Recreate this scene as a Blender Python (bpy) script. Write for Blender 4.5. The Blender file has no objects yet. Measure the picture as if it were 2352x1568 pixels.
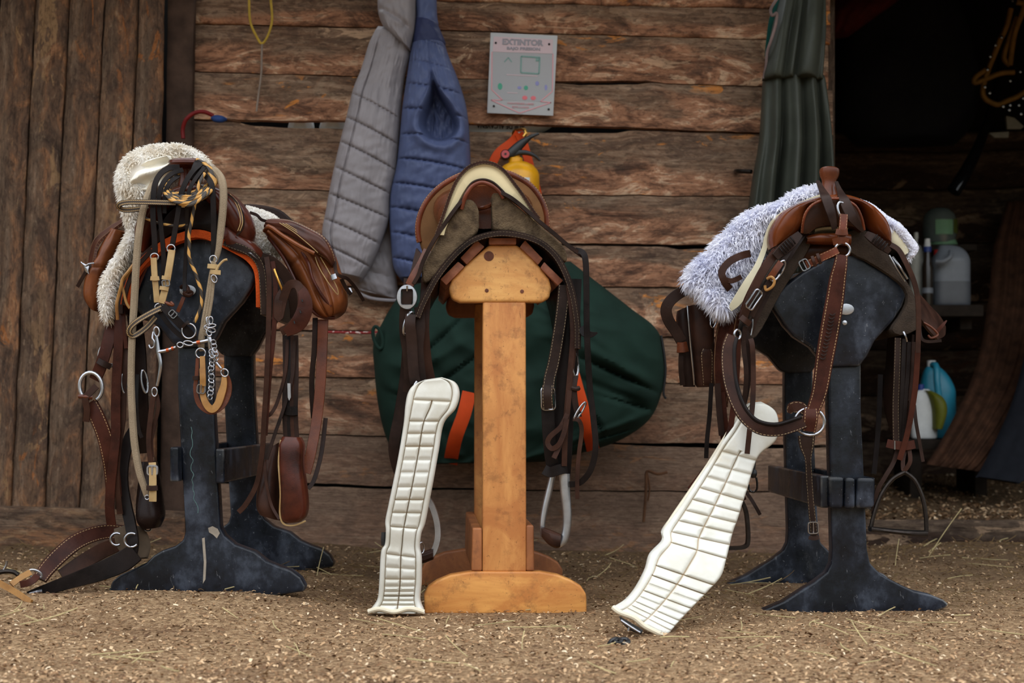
import bpy, bmesh, math, random
from mathutils import Vector, Matrix, noise
R = random.Random(11)
F = 3632.0
ZC = 0.5
COL = bpy.context.scene.collection
PI = math.pi

def P(px, py, Y):
    return Vector(((px-1176.0)*Y/F, Y, ZC-(py-950.0)*Y/F))

def S(r, g, b):
    def f(c):
        c /= 255.0
        return c/12.92 if c <= 0.04045 else ((c+0.055)/1.055)**2.4
    return (f(r), f(g), f(b), 1.0)

def nz(x, y, z=0.0):
    return noise.noise(Vector((x, y, z)))

# ---------------------------------------------------------------- mesh builder
class MB:
    def __init__(s):
        s.v = []; s.f = []; s.uv = []; s.col = []
    def vert(s, p, c=None):
        s.v.append(tuple(p)); s.col.append(c if c is not None else 0.0)
        return len(s.v)-1
    def face(s, idx, uv=None):
        s.f.append(tuple(idx)); s.uv.append(uv)

def cr(pts, k):
    """Catmull-Rom through tuples of numbers, k steps per segment"""
    n = len(pts)
    if n < 3 or k < 2:
        if n == 2 and k >= 2:
            return [tuple(a+(b-a)*i/k for a, b in zip(*pts)) for i in range(k)]+[tuple(pts[1])]
        return [tuple(p) for p in pts]
    out = []
    for i in range(n-1):
        p0 = pts[max(i-1, 0)]; p1 = pts[i]; p2 = pts[i+1]; p3 = pts[min(i+2, n-1)]
        for j in range(k):
            t = j/k
            out.append(tuple(0.5*(2*b+(c-a)*t+(2*a-5*b+4*c-d)*t*t+(3*b-a-3*c+d)*t*t*t) for a, b, c, d in zip(p0, p1, p2, p3)))
    out.append(tuple(pts[-1]))
    return out

def crc(pts, k):
    """closed Catmull-Rom"""
    n = len(pts); out = []
    for i in range(n):
        p0 = pts[i-1]; p1 = pts[i]; p2 = pts[(i+1) % n]; p3 = pts[(i+2) % n]
        for j in range(k):
            t = j/k
            out.append(tuple(0.5*(2*b+(c-a)*t+(2*a-5*b+4*c-d)*t*t+(3*b-a-3*c+d)*t*t*t) for a, b, c, d in zip(p0, p1, p2, p3)))
    return out

RING = [(-1, -.55), (-.93, -1), (.93, -1), (1, -.55), (1, .55), (.93, 1), (-.93, 1), (-1, .55)]

def _sweep(mb, rings, ulist, vs, closed=False, cap=True, cols=None):
    n = len(rings[0]); base = len(mb.v)
    for k, r in enumerate(rings):
        for p in r:
            mb.vert(p, cols[k] if cols else None)
    m = len(rings)
    for i in range(m if closed else m-1):
        a = base+i*n; b = base+((i+1) % m)*n
        v0 = vs[i]; v1 = vs[i+1] if i+1 < len(vs) else vs[i]+0.01
        for j in range(n):
            j2 = (j+1) % n
            u0 = ulist[j]; u1 = ulist[j+1]
            mb.face((a+j, a+j2, b+j2, b+j), ((u0, v0), (u1, v0), (u1, v1), (u0, v1)))
    if cap and not closed:
        mb.face([base+j for j in range(n)][::-1]); mb.face([base+(m-1)*n+j for j in range(n)])

def strap(mb, pts, w=None, th=0.004, k=6, nrm=(0, -1, 0), roll=0.0):
    """flat leather band through (px,py,Y[,w_px[,roll]])"""
    full = []
    for p in pts:
        ww = p[3] if len(p) > 3 else w
        rr = p[4] if len(p) > 4 else roll
        q = P(p[0], p[1], p[2])
        full.append((q.x, q.y, q.z, ww*p[2]/F, rr))
    band(mb, full, th, k, nrm)

def band(mb, full, th=0.004, k=6, nrm=(0, -1, 0)):
    """same through world (x,y,z,width_m,roll)"""
    s = cr(full, k)
    rings = []; vs = []; L = 0; last = None
    N0 = Vector(nrm).normalized()
    for i, q in enumerate(s):
        p = Vector(q[:3])
        a = Vector(s[max(i-1, 0)][:3]); b = Vector(s[min(i+1, len(s)-1)][:3])
        t = (b-a)
        if t.length < 1e-9: t = Vector((0, 0, -1))
        t.normalize()
        side = t.cross(N0)
        if side.length < 0.12:
            side = last if last is not None else t.cross(Vector((0, .3, 1)))
        side.normalize()
        if last is not None and side.dot(last) < 0: side = -side
        last = side.copy()
        n = side.cross(t).normalized()
        if q[4]:
            rot = Matrix.Rotation(math.radians(q[4]), 3, t)
            side = rot @ side; n = rot @ n
        if n.dot(N0) < 0 and not q[4]: n = -n
        hw = q[3]/2
        # order so that the outside (n) is front
        rings.append([p+side*(x*hw)-n*(y*th/2) for x, y in RING])
        if i: L += (p-Vector(s[i-1][:3])).length
        vs.append(L)
    ul = [(x+1)/2 for x, y in RING]+[(RING[0][0]+1)/2]
    _sweep(mb, rings, ul, vs)

def tube(mb, pts, r=0.004, k=6, n=8, closed=False, px=True, taper=None, phase=None):
    """round cord through (px,py,Y[,r_m]) or world (x,y,z[,r])"""
    q = []
    for p in pts:
        rr = p[3] if len(p) > 3 else r
        w = P(p[0], p[1], p[2]) if px else Vector(p[:3])
        q.append((w.x, w.y, w.z, rr))
    s = crc(q, k) if closed else cr(q, k)
    m = len(s); rings = []; vs = []; L = 0
    prev = None
    for i, a in enumerate(s):
        p = Vector(a[:3])
        b0 = Vector(s[i-1][:3]) if (i or closed) else p
        b1 = Vector(s[(i+1) % m][:3]) if (i < m-1 or closed) else p
        t = (b1-b0).normalized() if (b1-b0).length > 1e-9 else Vector((0, 0, 1))
        if prev is None:
            ref = Vector((0, 1, 0)) if abs(t.y) < .9 else Vector((1, 0, 0))
            u = t.cross(ref).normalized()
        else:
            u = (prev-t*prev.dot(t)).normalized()
        prev = u
        w = t.cross(u)
        rings.append([p+(u*math.cos(2*PI*j/n)+w*math.sin(2*PI*j/n))*a[3] for j in range(n)])
        if i: L += (p-Vector(s[i-1][:3])).length
        vs.append(L)
    _sweep(mb, rings, [j/n for j in range(n+1)], vs, closed=closed)

def ring(mb, c, rx, ry, r, tilt=0.0, yaw=0.0, k=20, n=8, arc=(0, 360)):
    """metal ring: c=(px,py,Y), radii in px, tilt in the picture plane, yaw = turned edge-on, degrees"""
    C = P(*c); s = c[2]/F
    ca, sa = math.cos(math.radians(tilt)), math.sin(math.radians(tilt))
    pts = []
    full = arc == (0, 360)
    for i in range(k if full else k+1):
        a = math.radians(arc[0]+(arc[1]-arc[0])*i/k)
        x = rx*math.cos(a); z = ry*math.sin(a)
        y = math.sin(math.radians(yaw))*x; x = x*math.cos(math.radians(yaw))
        pts.append((C.x+(x*ca-z*sa)*s, C.y+y*s, C.z+(x*sa+z*ca)*s))
    tube(mb, pts, r, 1, n, closed=full, px=False)

def rrect(mb, c, w, h, r, tilt=0.0, yaw=0.0, rad=5, n=6, tongue=True):
    """rectangular buckle frame with a tongue, sizes in px"""
    C = P(*c); s = c[2]/F
    ca, sa = math.cos(math.radians(tilt)), math.sin(math.radians(tilt)); cy, sy = math.cos(math.radians(yaw)), math.sin(math.radians(yaw))
    def W(x, z):
        return (C.x+(x*cy*ca-z*sa)*s, C.y+x*sy*s, C.z+(x*cy*sa+z*ca)*s)
    pts = []
    for (sx, sz, a0) in ((1, 1, 0), (-1, 1, 90), (-1, -1, 180), (1, -1, 270)):
        for j in range(4):
            a = math.radians(a0+j*30)
            pts.append(W(sx*(w/2-rad)+rad*math.cos(a), sz*(h/2-rad)+rad*math.sin(a)))
    tube(mb, pts, r, 1, n, closed=True, px=False)
    if tongue:
        a = W(0, -h/2); b = W(0, h/2)
        tube(mb, [(a[0], a[1]-.002, a[2]), (b[0], b[1]-.003, b[2])], r*.8, 2, n, px=False)

def loft(mb, secs, k=4, n=20, p=2.0, round0=0.0, round1=0.0):
    """tube of superellipse sections: (C, A, B) vectors"""
    flat = [tuple(C)+tuple(A)+tuple(B) for C, A, B in secs]
    s = [(Vector(q[:3]), Vector(q[3:6]), Vector(q[6:9])) for q in cr(flat, k)]
    def ends(i, j, rr):
        C, A, B = s[i]; d = (C-s[j][0]).normalized(); L = min(A.length, B.length)*rr
        return [(C+d*L*math.sin(a), A*max(math.cos(a), .02), B*max(math.cos(a), .02)) for a in (PI*.15, PI*.3, PI*.42, PI*.5)]
    if round1: s = s+ends(-1, -2, round1)
    if round0: s = ends(0, 1, round0)[::-1]+s
    rings = []; vs = []; L = 0
    e = 2.0/p
    for i, (C, A, B) in enumerate(s):
        r = []
        for j in range(n):
            a = 2*PI*j/n; c = math.cos(a); d = math.sin(a)
            r.append(C+A*math.copysign(abs(c)**e, c)+B*math.copysign(abs(d)**e, d))
        rings.append(r)
        if i: L += (C-s[i-1][0]).length
        vs.append(L)
    _sweep(mb, rings, [j/n for j in range(n+1)], vs)

def ploft(mb, secs, k=4, n=20, p=2.0, round0=0.0, round1=0.0):
    """loft from silhouette pairs (xL,yL,xR,yR,Y,depth_half_m[,YR])"""
    out = []
    for q in secs:
        a = P(q[0], q[1], q[4]); b = P(q[2], q[3], q[6] if len(q) > 6 else q[4])
        out.append(((a+b)/2, (b-a)/2, Vector((0, q[5], 0))))
    loft(mb, out, k, n, p, round0, round1)

def lathe(mb, c, prof, n=24, sx=1.0, axis=None):
    """profile [(r_m, z_m)] spun about the vertical (or axis) through world point c"""
    C = Vector(c)
    ax = Vector(axis).normalized() if axis else Vector((0, 0, 1))
    u = ax.orthogonal().normalized() if axis else Vector((1, 0, 0)); w = ax.cross(u)
    rings = [[C+ax*z+(u*math.cos(2*PI*j/n)*sx+w*math.sin(2*PI*j/n))*max(r, 1e-4) for j in range(n)] for r, z in prof]
    _sweep(mb, rings, [j/n for j in range(n+1)], [z for r, z in prof])

def box(mb, x0, x1, y0, y1, z0, z1, sh=0.0):
    """world box; sh shears x with depth"""
    b = len(mb.v)
    for z in (z0, z1):
        for y in (y0, y1):
            for x in (x0, x1):
                mb.vert((x+sh*(y-y0), y, z))
    for q in ((0, 2, 3, 1), (4, 5, 7, 6), (0, 1, 5, 4), (2, 6, 7, 3), (0, 4, 6, 2), (1, 3, 7, 5)):
        mb.face([b+i for i in q])

def plate(mb, outline, Y, depth, sh=0.0, k=1, dz=0.0):
    """outline in px at depth Y pushed back by depth (metres)"""
    pts = crc([tuple(p) for p in outline], k) if k > 1 else outline
    b = len(mb.v); n = len(pts)
    W = [P(p[0], p[1], Y) for p in pts]
    ar = sum(W[i].x*W[(i+1) % n].z-W[(i+1) % n].x*W[i].z for i in range(n))
    if ar < 0: W = W[::-1]
    for w in W: mb.vert(w)
    for w in W: mb.vert(w+Vector((sh*depth, depth, dz)))
    mb.face([b+i for i in range(n)])
    mb.face([b+n+i for i in range(n)][::-1])
    for i in range(n):
        j = (i+1) % n
        mb.face((b+j, b+i, b+n+i, b+n+j))

def relief(mb, rows, D=0.02, Db=0.006, bump=None, ns=40, k=6, edge=2.2, colf=None, vpx=False):
    """padded panel. rows: (xL,yL,xR,yR,Y[,YR]); bulges D toward the camera, Db behind"""
    q = []
    for r in rows:
        a = P(r[0], r[1], r[4]); b = P(r[2], r[3], r[5] if len(r) > 5 else r[4])
        q.append(tuple(a)+tuple(b))
    s = cr(q, k); m = len(s)
    base = len(mb.v)
    def prof(u):
        return (1-abs(2*u-1)**edge)**(1/edge)
    L = [0]
    for i in range(1, m):
        L.append(L[-1]+((Vector(s[i][:3])+Vector(s[i][3:]))-(Vector(s[i-1][:3])+Vector(s[i-1][3:]))).length/2)
    T = L[-1] or 1
    per = 2*ns
    for i in range(m):
        a = Vector(s[i][:3]); b = Vector(s[i][3:])
        t = L[i]/T
        et = min(1, min(i, m-1-i)/(m*.04)+.15) if edge else 1
        for j in range(per):
            front = j <= ns
            u = j/ns if front else (per-j)/ns
            p = a+(b-a)*u
            h = prof(u)*et
            if front:
                y = -D*h-(bump(u, t) if bump else 0)*min(1, h*1.5)
            else:
                y = Db*h
            c = colf(u, t) if (colf and front) else 0.0
            mb.vert((p.x, p.y+y, p.z), c)
    for i in range(m-1):
        for j in range(per):
            j2 = (j+1) % per
            u0 = j/ns; u1 = (j+1)/ns
            mb.face((base+i*per+j, base+(i+1)*per+j, base+(i+1)*per+j2, base+i*per+j2),
                    ((u0, L[i]), (u0, L[i+1]), (u1, L[i+1]), (u1, L[i])))
    mb.face([base+j for j in range(per)]); mb.face([base+(m-1)*per+j for j in range(per)][::-1])

def sheet(mb, grid, th=0.004, k=4):
    """leather sheet through a grid of world points (rows of equal length), given thickness"""
    rows = [cr([tuple(p) for p in r], k) for r in grid]
    cols = list(zip(*rows))
    cols = [cr([tuple(p) for p in c], k) for c in cols]
    G = [[Vector(p) for p in r] for r in zip(*cols)]
    m, n = len(G), len(G[0])
    def nor(i, j):
        a = G[min(i+1, m-1)][j]-G[max(i-1, 0)][j]; b = G[i][min(j+1, n-1)]-G[i][max(j-1, 0)]
        c = a.cross(b)
        return c.normalized() if c.length > 1e-12 else Vector((0, -1, 0))
    b0 = len(mb.v)
    for i in range(m):
        for j in range(n):
            mb.vert(G[i][j]+nor(i, j)*th/2)
    for i in range(m):
        for j in range(n):
            mb.vert(G[i][j]-nor(i, j)*th/2)
    o = m*n
    for i in range(m-1):
        for j in range(n-1):
            a = b0+i*n+j
            uv = ((j/(n-1), i/(m-1)), (j/(n-1), (i+1)/(m-1)), ((j+1)/(n-1), (i+1)/(m-1)), ((j+1)/(n-1), i/(m-1)))
            mb.face((a, a+n, a+n+1, a+1), uv)
            mb.face((a+o, a+o+1, a+o+n+1, a+o+n), (uv[0], uv[3], uv[2], uv[1]))
    def side(a, b):
        mb.face((a, b, b+o, a+o))
    for j in range(n-1):
        side(b0+j, b0+j+1); side(b0+(m-1)*n+j+1, b0+(m-1)*n+j)
    for i in range(m-1):
        side(b0+(i+1)*n, b0+i*n); side(b0+i*n+n-1, b0+(i+1)*n+n-1)

def psheet(mb, grid, th=0.004, k=4):
    sheet(mb, [[P(*p) for p in r] for r in grid], th, k)

def tufts(mb, src, count, ln, seed=1, wid=0.004, grav=0.5, spread=.7, region=None):
    """shaggy pile grown as small pointed locks over the faces of src"""
    rr = random.Random(seed)
    V = [Vector(p) for p in src.v]
    tri = []; acc = []; tot = 0
    for f in src.f:
        if len(f) > 6: continue
        for a in range(1, len(f)-1):
            p, q, r = V[f[0]], V[f[a]], V[f[a+1]]
            nn = (q-p).cross(r-p); ar = nn.length/2
            if ar < 1e-10: continue
            c = (p+q+r)/3
            if region and not region(c, nn/(2*ar)): continue
            tot += ar; acc.append(tot); tri.append((p, q, r, nn/(2*ar)))
    import bisect
    for i in range(count):
        x = rr.random()*tot
        p, q, r, n = tri[min(bisect.bisect(acc, x), len(tri)-1)]
        a, b = rr.random(), rr.random()
        if a+b > 1: a, b = 1-a, 1-b
        c = p+(q-p)*a+(r-p)*b
        d = (n*1.0+Vector((rr.uniform(-1, 1), rr.uniform(-1, 1), rr.uniform(-1, 1)))*spread
             + Vector((nz(c.x*18, c.z*18, 3), nz(c.x*18, c.z*18, 7), nz(c.x*18, c.z*18, 11)))*.9
             + Vector((0, 0, -grav))).normalized()
        l = ln*rr.uniform(.55, 1.25)
        s = d.cross(Vector((rr.uniform(-1, 1), rr.uniform(-1, 1), rr.uniform(-1, 1))))
        if s.length < 1e-4: continue
        s.normalize(); w = wid*rr.uniform(.6, 1.3)
        bend = Vector((0, 0, -1))*l*.25+n*(-l*.1)
        o = c-n*.002
        m1 = o+d*l*.55; tip = o+d*l+bend
        i0 = mb.vert(o-s*w*.6); i1 = mb.vert(o+s*w*.6); i2 = mb.vert(m1+s*w*.5); i3 = mb.vert(m1-s*w*.5); i4 = mb.vert(tip)
        mb.face((i0, i1, i2, i3)); mb.face((i3, i2, i4))

# ---------------------------------------------------------------- objects
BASE = {}
def thing(name, label, cat, loc, group=None):
    o = bpy.data.objects.new(name, None); COL.objects.link(o)
    o.empty_display_size = .05
    o.location = loc; BASE[o] = Vector(loc)
    o['label'] = label; o['category'] = cat
    if group: o['group'] = group
    return o

def make(name, mb, mat, parent=None, label=None, cat=None, group=None, kind=None, bevel=0.0, bseg=2, smooth=True, sharp=40, base=None, bang=30):
    me = bpy.data.meshes.new(name)
    off = BASE[parent] if parent is not None else (Vector(base) if base else Vector((0, 0, 0)))
    me.from_pydata([(x-off.x, y-off.y, z-off.z) for x, y, z in mb.v], [], mb.f)
    uvl = me.uv_layers.new(name='UVMap')
    li = 0
    for f, uv in zip(mb.f, mb.uv):
        for q in range(len(f)):
            if uv: uvl.data[li].uv = uv[q]
            li += 1
    if any(mb.col):
        at = me.attributes.new('tint', 'FLOAT', 'POINT')
        at.data.foreach_set('value', [float(c) for c in mb.col])
    me.validate()
    bm = bmesh.new(); bm.from_mesh(me)
    bmesh.ops.recalc_face_normals(bm, faces=bm.faces)
    if bevel:
        bm.normal_update()
        ed = [e for e in bm.edges if len(e.link_faces) == 2 and e.calc_face_angle(0) > math.radians(bang)]
        bmesh.ops.bevel(bm, geom=ed, offset=bevel, segments=bseg, affect='EDGES', profile=.6, clamp_overlap=True)
    bm.to_mesh(me); bm.free()
    if smooth:
        me.shade_smooth()
        me.set_sharp_from_angle(angle=math.radians(sharp))
    for m in (mat if isinstance(mat, (list, tuple)) else [mat]): me.materials.append(m)
    o = bpy.data.objects.new(name, me); COL.objects.link(o)
    BASE[o] = off
    if parent is not None: o.parent = parent
    elif base: o.location = base
    if label: o['label'] = label
    if cat: o['category'] = cat
    if group: o['group'] = group
    if kind: o['kind'] = kind
    return o

def text_mb(body, size, bold=0.0, thick=0.0006):
    cu = bpy.data.curves.new('lettering', 'FONT'); cu.body = body; cu.size = size; cu.extrude = thick; cu.offset = bold
    cu.align_x = 'CENTER'; cu.align_y = 'CENTER'; cu.resolution_u = 3
    ob = bpy.data.objects.new('lettering', cu); COL.objects.link(ob)
    dg = bpy.context.evaluated_depsgraph_get()
    me = bpy.data.meshes.new_from_object(ob.evaluated_get(dg))
    vs = [tuple(v.co) for v in me.vertices]; fs = [tuple(p.vertices) for p in me.polygons]
    bpy.data.objects.remove(ob); bpy.data.curves.remove(cu); bpy.data.meshes.remove(me)
    return vs, fs

def add_text(mb, body, size, c, rot=0.0, width=None, flip=False, bold=0.0):
    """flat lettering facing the viewer, centred at world point c; width forces the line length"""
    vs, fs = text_mb(body, size, bold)
    if not vs: return
    w = max(v[0] for v in vs)-min(v[0] for v in vs)
    k = width/w if width else 1.0
    ca, sa = math.cos(math.radians(rot)), math.sin(math.radians(rot))
    b = len(mb.v)
    for x, y, z in vs:
        x *= k
        mb.vert((c[0]+x*ca-y*sa, c[1]-z, c[2]+x*sa+y*ca))
    for f in fs: mb.face([b+i for i in f])

# ---------------------------------------------------------------- materials
def nt_new(name):
    m = bpy.data.materials.new(name); m.use_nodes = True
    nt = m.node_tree; b = nt.nodes['Principled BSDF']
    return m, nt, b

class G:
    """tiny node helper"""
    def __init__(s, nt): s.nt = nt
    def n(s, t, **kw):
        o = s.nt.nodes.new(t)
        for k, v in kw.items(): setattr(o, k, v)
        return o
    def l(s, a, b): s.nt.links.new(a, b)
    def math(s, op, a, b=None, c=None):
        o = s.n('ShaderNodeMath', operation=op)
        for i, x in enumerate((a, b, c)):
            if x is None: continue
            if isinstance(x, (int, float)): o.inputs[i].default_value = x
            else: s.l(x, o.inputs[i])
        return o.outputs[0]
    def mapping(s, vec, scale=(1, 1, 1), loc=(0, 0, 0)):
        o = s.n('ShaderNodeMapping'); o.inputs['Scale'].default_value = scale; o.inputs['Location'].default_value = loc
        s.l(vec, o.inputs['Vector']); return o.outputs[0]
    def noise(s, vec, scale=5, detail=4, rough=.55, dist=0.0):
        o = s.n('ShaderNodeTexNoise'); o.inputs['Scale'].default_value = scale; o.inputs['Detail'].default_value = detail
        o.inputs['Roughness'].default_value = rough; o.inputs['Distortion'].default_value = dist
        s.l(vec, o.inputs['Vector']); return o.outputs['Fac']
    def ramp(s, fac, stops, interp='LINEAR'):
        o = s.n('ShaderNodeValToRGB'); cr_ = o.color_ramp; cr_.interpolation = interp
        while len(cr_.elements) < len(stops): cr_.elements.new(.5)
        for e, (p, c) in zip(cr_.elements, stops):
            e.position = p; e.color = c if len(c) == 4 else (*c, 1)
        s.l(fac, o.inputs[0]); return o.outputs[0]
    def step(s, fac, a, b):
        o = s.n('ShaderNodeMapRange'); o.interpolation_type = 'SMOOTHSTEP'
        o.inputs[1].default_value = a; o.inputs[2].default_value = b
        s.l(fac, o.inputs[0]); return o.outputs[0]
    def mix(s, fac, a, b, mode='MIX'):
        o = s.n('ShaderNodeMix', data_type='RGBA', blend_type=mode)
        for i, x in ((0, fac), (6, a), (7, b)):
            if isinstance(x, (int, float)): o.inputs[i].default_value = x
            elif isinstance(x, tuple): o.inputs[i].default_value = x
            else: s.l(x, o.inputs[i])
        return o.outputs[2]
    def bump(s, h, strength=.3, dist=.002):
        o = s.n('ShaderNodeBump'); o.inputs['Strength'].default_value = strength; o.inputs['Distance'].default_value = dist
        s.l(h, o.inputs['Height']); return o.outputs[0]

def plain(name, col, rough=.6, metal=0.0, var=.15, scale=30, bump=.0, spec=None, col2=None, bdist=.002, bscale=None, sheen=0.0, coat=0.0, trans=0.0):
    m, nt, b = nt_new(name); g = G(nt)
    tc = g.n('ShaderNodeTexCoord')
    f = g.noise(tc.outputs['Object'], scale, 5)
    c2 = col2 or tuple(c*(1-var) for c in col[:3])+(1,)
    c1 = tuple(min(1, c*(1+var*.6)) for c in col[:3])+(1,) if not col2 else col
    g.l(g.ramp(f, [(.32, c2), (.68, c1)]), b.inputs['Base Color'])
    b.inputs['Roughness'].default_value = rough; b.inputs['Metallic'].default_value = metal
    b.inputs['Specular IOR Level'].default_value = spec if spec is not None else (.5 if rough < .42 else .18)
    if sheen: b.inputs['Sheen Weight'].default_value = sheen
    if coat: b.inputs['Coat Weight'].default_value = coat; b.inputs['Coat Roughness'].default_value = .15
    if trans: b.inputs['Transmission Weight'].default_value = trans
    if bump:
        g.l(g.bump(g.noise(tc.outputs['Object'], bscale or scale*6, 4), bump, bdist), b.inputs['Normal'])
    return m

def leather(name, col, dark=None, rough=.42, stitch=None, both=True, wear=.35, scale=14, freq=130, pos=.40):
    """grained leather; stitch = thread colour run along both edges of a band (uses the band's own length)"""
    m, nt, b = nt_new(name); g = G(nt)
    col = tuple(x*LEATHER_K for x in col[:3])+(1,); dark = tuple(x*LEATHER_K for x in dark[:3])+(1,) if dark else None
    tc = g.n('ShaderNodeTexCoord')
    d = dark or tuple(c*.45 for c in col[:3])+(1,)
    f = g.noise(tc.outputs['Object'], scale, 6, .6)
    c = g.ramp(f, [(.3, d), (.55, col), (.8, tuple(min(1, x*1.35) for x in col[:3])+(1,))])
    sc = g.step(g.noise(tc.outputs['Object'], 160, 3, .7), .66, .75)
    c = g.mix(g.math('MULTIPLY', sc, wear), c, tuple(min(1, x*2+.03) for x in col[:3])+(1,))
    h = g.noise(tc.outputs['Object'], 420, 3)
    if stitch:
        uv = g.n('ShaderNodeUVMap'); uv.uv_map = 'UVMap'
        sp = g.n('ShaderNodeSeparateXYZ'); g.l(uv.outputs[0], sp.inputs[0])
        a = g.math('ABSOLUTE', g.math('SUBTRACT', sp.outputs[0], .5))
        e = g.math('LESS_THAN', g.math('ABSOLUTE', g.math('SUBTRACT', a, pos)), .02)
        q = g.math('LESS_THAN', g.math('FRACT', g.math('MULTIPLY', sp.outputs[1], freq)), .62)
        s_ = g.math('MULTIPLY', e, q)
        c = g.mix(g.math('MULTIPLY', s_, .55), c, stitch)
        h = g.math('ADD', h, g.math('MULTIPLY', e, -1.5))
    g.l(c, b.inputs['Base Color'])
    g.l(g.math('MULTIPLY_ADD', f, .25, rough-.22), b.inputs['Roughness'])
    g.l(g.bump(h, .2, .001), b.inputs['Normal'])
    b.inputs['Specular IOR Level'].default_value = .09 if sum(col[:3]) < .09 else .24
    return m

def planks(name, tones, orange, stain=.5, dark=1.0, seed=0.0, greyk=.8, dusty=0.0, pale=S(186, 154, 124)):
    m, nt, b = nt_new(name); g = G(nt)
    uv = g.n('ShaderNodeUVMap'); uv.uv_map = 'UVMap'
    at = g.n('ShaderNodeAttribute'); at.attribute_name = 'tint'
    sp = g.n('ShaderNodeSeparateXYZ'); g.l(uv.outputs[0], sp.inputs[0])
    cm = g.n('ShaderNodeCombineXYZ'); g.l(sp.outputs[0], cm.inputs[0]); g.l(sp.outputs[1], cm.inputs[1])
    g.l(g.math('FLOOR', at.outputs['Fac']), cm.inputs[2])
    vf = g.math('FRACT', at.outputs['Fac'])
    v = cm.outputs[0]
    swirl = g.noise(g.mapping(v, (4.2, 11, 3.7), (seed, 0, 0)), 1.0, 9, .68, 1.5)
    grain = g.noise(g.mapping(v, (9, 240, 3.7)), 1.0, 5, .65, .3)
    big = g.noise(g.mapping(v, (1.6, 5, 5.1), (4+seed, 2, 0)), 1.0, 4, .55, .5)
    fine = g.noise(g.mapping(v, (34, 90, 3.7)), 1.0, 6, .7, .6)
    col = g.ramp(swirl, tones)
    # old weathered face towards one edge of each slab, split-off bark towards the other
    w = g.step(g.math('ADD', vf, g.math('MULTIPLY', g.math('SUBTRACT', big, .5), 1.7)), .60, .30)
    grey = g.ramp(g.noise(g.mapping(v, (5, 44, 3.7)), 1.0, 7, .68, .9), [(.30, S(58, 45, 36)), (.46, S(98, 80, 64)), (.58, S(120, 100, 82)), (.74, S(150, 130, 110))])
    col = g.mix(g.math('MULTIPLY', w, greyk), col, grey)
    pat = g.step(g.noise(g.mapping(v, (5.5, 17, 9.3), (9+seed, 1, 0)), 1.0, 5, .6, 1.4), .58, .62)
    lim = g.step(g.noise(g.mapping(v, (1.2, 3, 2.3), (1, 5+seed, 0)), 1.0, 1), .54, .62)
    col = g.mix(g.math('MULTIPLY', g.math('MULTIPLY', pat, lim), .85), col, orange)
    pn = g.noise(g.mapping(v, (4.6, 13, 8.3), (2+seed, 8, 0)), 1.0, 7, .66, 1.1)
    pl = g.step(g.noise(g.mapping(v, (1.0, 3.4, 4.7), (6+seed, 3, 0)), 1.0, 2), .48, .60)
    col = g.mix(g.math('MULTIPLY', g.math('MULTIPLY', g.step(pn, .56, .585), pl), .75), col, pale)
    col = g.mix(g.math('MULTIPLY', g.step(pn, .44, .41), .45), col, S(66, 50, 42))
    st = g.step(g.noise(g.mapping(v, (3.6, 9, 6.1), (3, 7+seed, 0)), 1.0, 8, .68, .6), .58, .68)
    col = g.mix(g.math('MULTIPLY', st, stain), col, S(36, 27, 23))
    col = g.mix(g.math('MULTIPLY', g.step(fine, .50, .36), .55), col, S(50, 36, 27))
    col = g.mix(g.math('MULTIPLY', g.step(fine, .56, .70), .30), col, S(186, 160, 132))
    if dusty:   # the lowest slabs are splashed with dried mud
        mud = g.ramp(fine, [(.3, S(84, 66, 54)), (.6, S(112, 91, 76)), (.8, S(128, 107, 90))])
        col = g.mix(g.math('MULTIPLY', g.step(at.outputs['Fac'], dusty-.6, dusty+.5), .8), col, mud)
    hs = g.n('ShaderNodeHueSaturation'); g.l(col, hs.inputs['Color'])
    hs.inputs['Value'].default_value = dark
    col = g.mix(g.math('MULTIPLY', g.step(grain, .50, .34), .35), hs.outputs[0], S(40, 28, 20))
    g.l(col, b.inputs['Base Color'])
    b.inputs['Roughness'].default_value = .82
    b.inputs['Specular IOR Level'].default_value = .25
    hh = g.math('ADD', g.math('MULTIPLY', grain, .8), g.math('ADD', g.math('MULTIPLY', swirl, 1.6), g.math('MULTIPLY', fine, .8)))
    g.l(g.bump(hh, .6, .007), b.inputs['Normal'])
    return m

def wood(name, c1, c2, cd, axis=(1, 1, 1), rough=.4, knot=True):
    m, nt, b = nt_new(name); g = G(nt)
    tc = g.n('ShaderNodeTexCoord'); v = tc.outputs['Object']
    f = g.noise(g.mapping(v, axis), 1.0, 6, .6, .6)
    col = g.ramp(f, [(.3, c2), (.6, c1), (.8, tuple(min(1, x*1.12) for x in c1[:3])+(1,))])
    big = g.noise(g.mapping(v, tuple(4+a*.25 for a in axis)), 1.0, 6, .66, .8)
    col = g.mix(g.math('MULTIPLY', g.step(big, .44, .62), .85), col, c2)
    cl = g.noise(v, 26, 6, .7)
    col = g.mix(g.math('MULTIPLY', g.step(cl, .5, .7), .45), col, cd)
    sp = g.step(g.noise(v, 120, 3, .6), .64, .72)
    col = g.mix(g.math('MULTIPLY', sp, .55), col, cd)
    sc = g.step(g.noise(g.mapping(v, (60, 60, 18)), 1.0, 3, .6, 1.0), .66, .72)
    col = g.mix(g.math('MULTIPLY', sc, .45), col, cd)
    g.l(col, b.inputs['Base Color'])
    g.l(g.math('MULTIPLY_ADD', big, .3, rough-.12), b.inputs['Roughness'])
    g.l(g.bump(f, .12, .002), b.inputs['Normal'])
    b.inputs['Specular IOR Level'].default_value = .3
    return m

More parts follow.
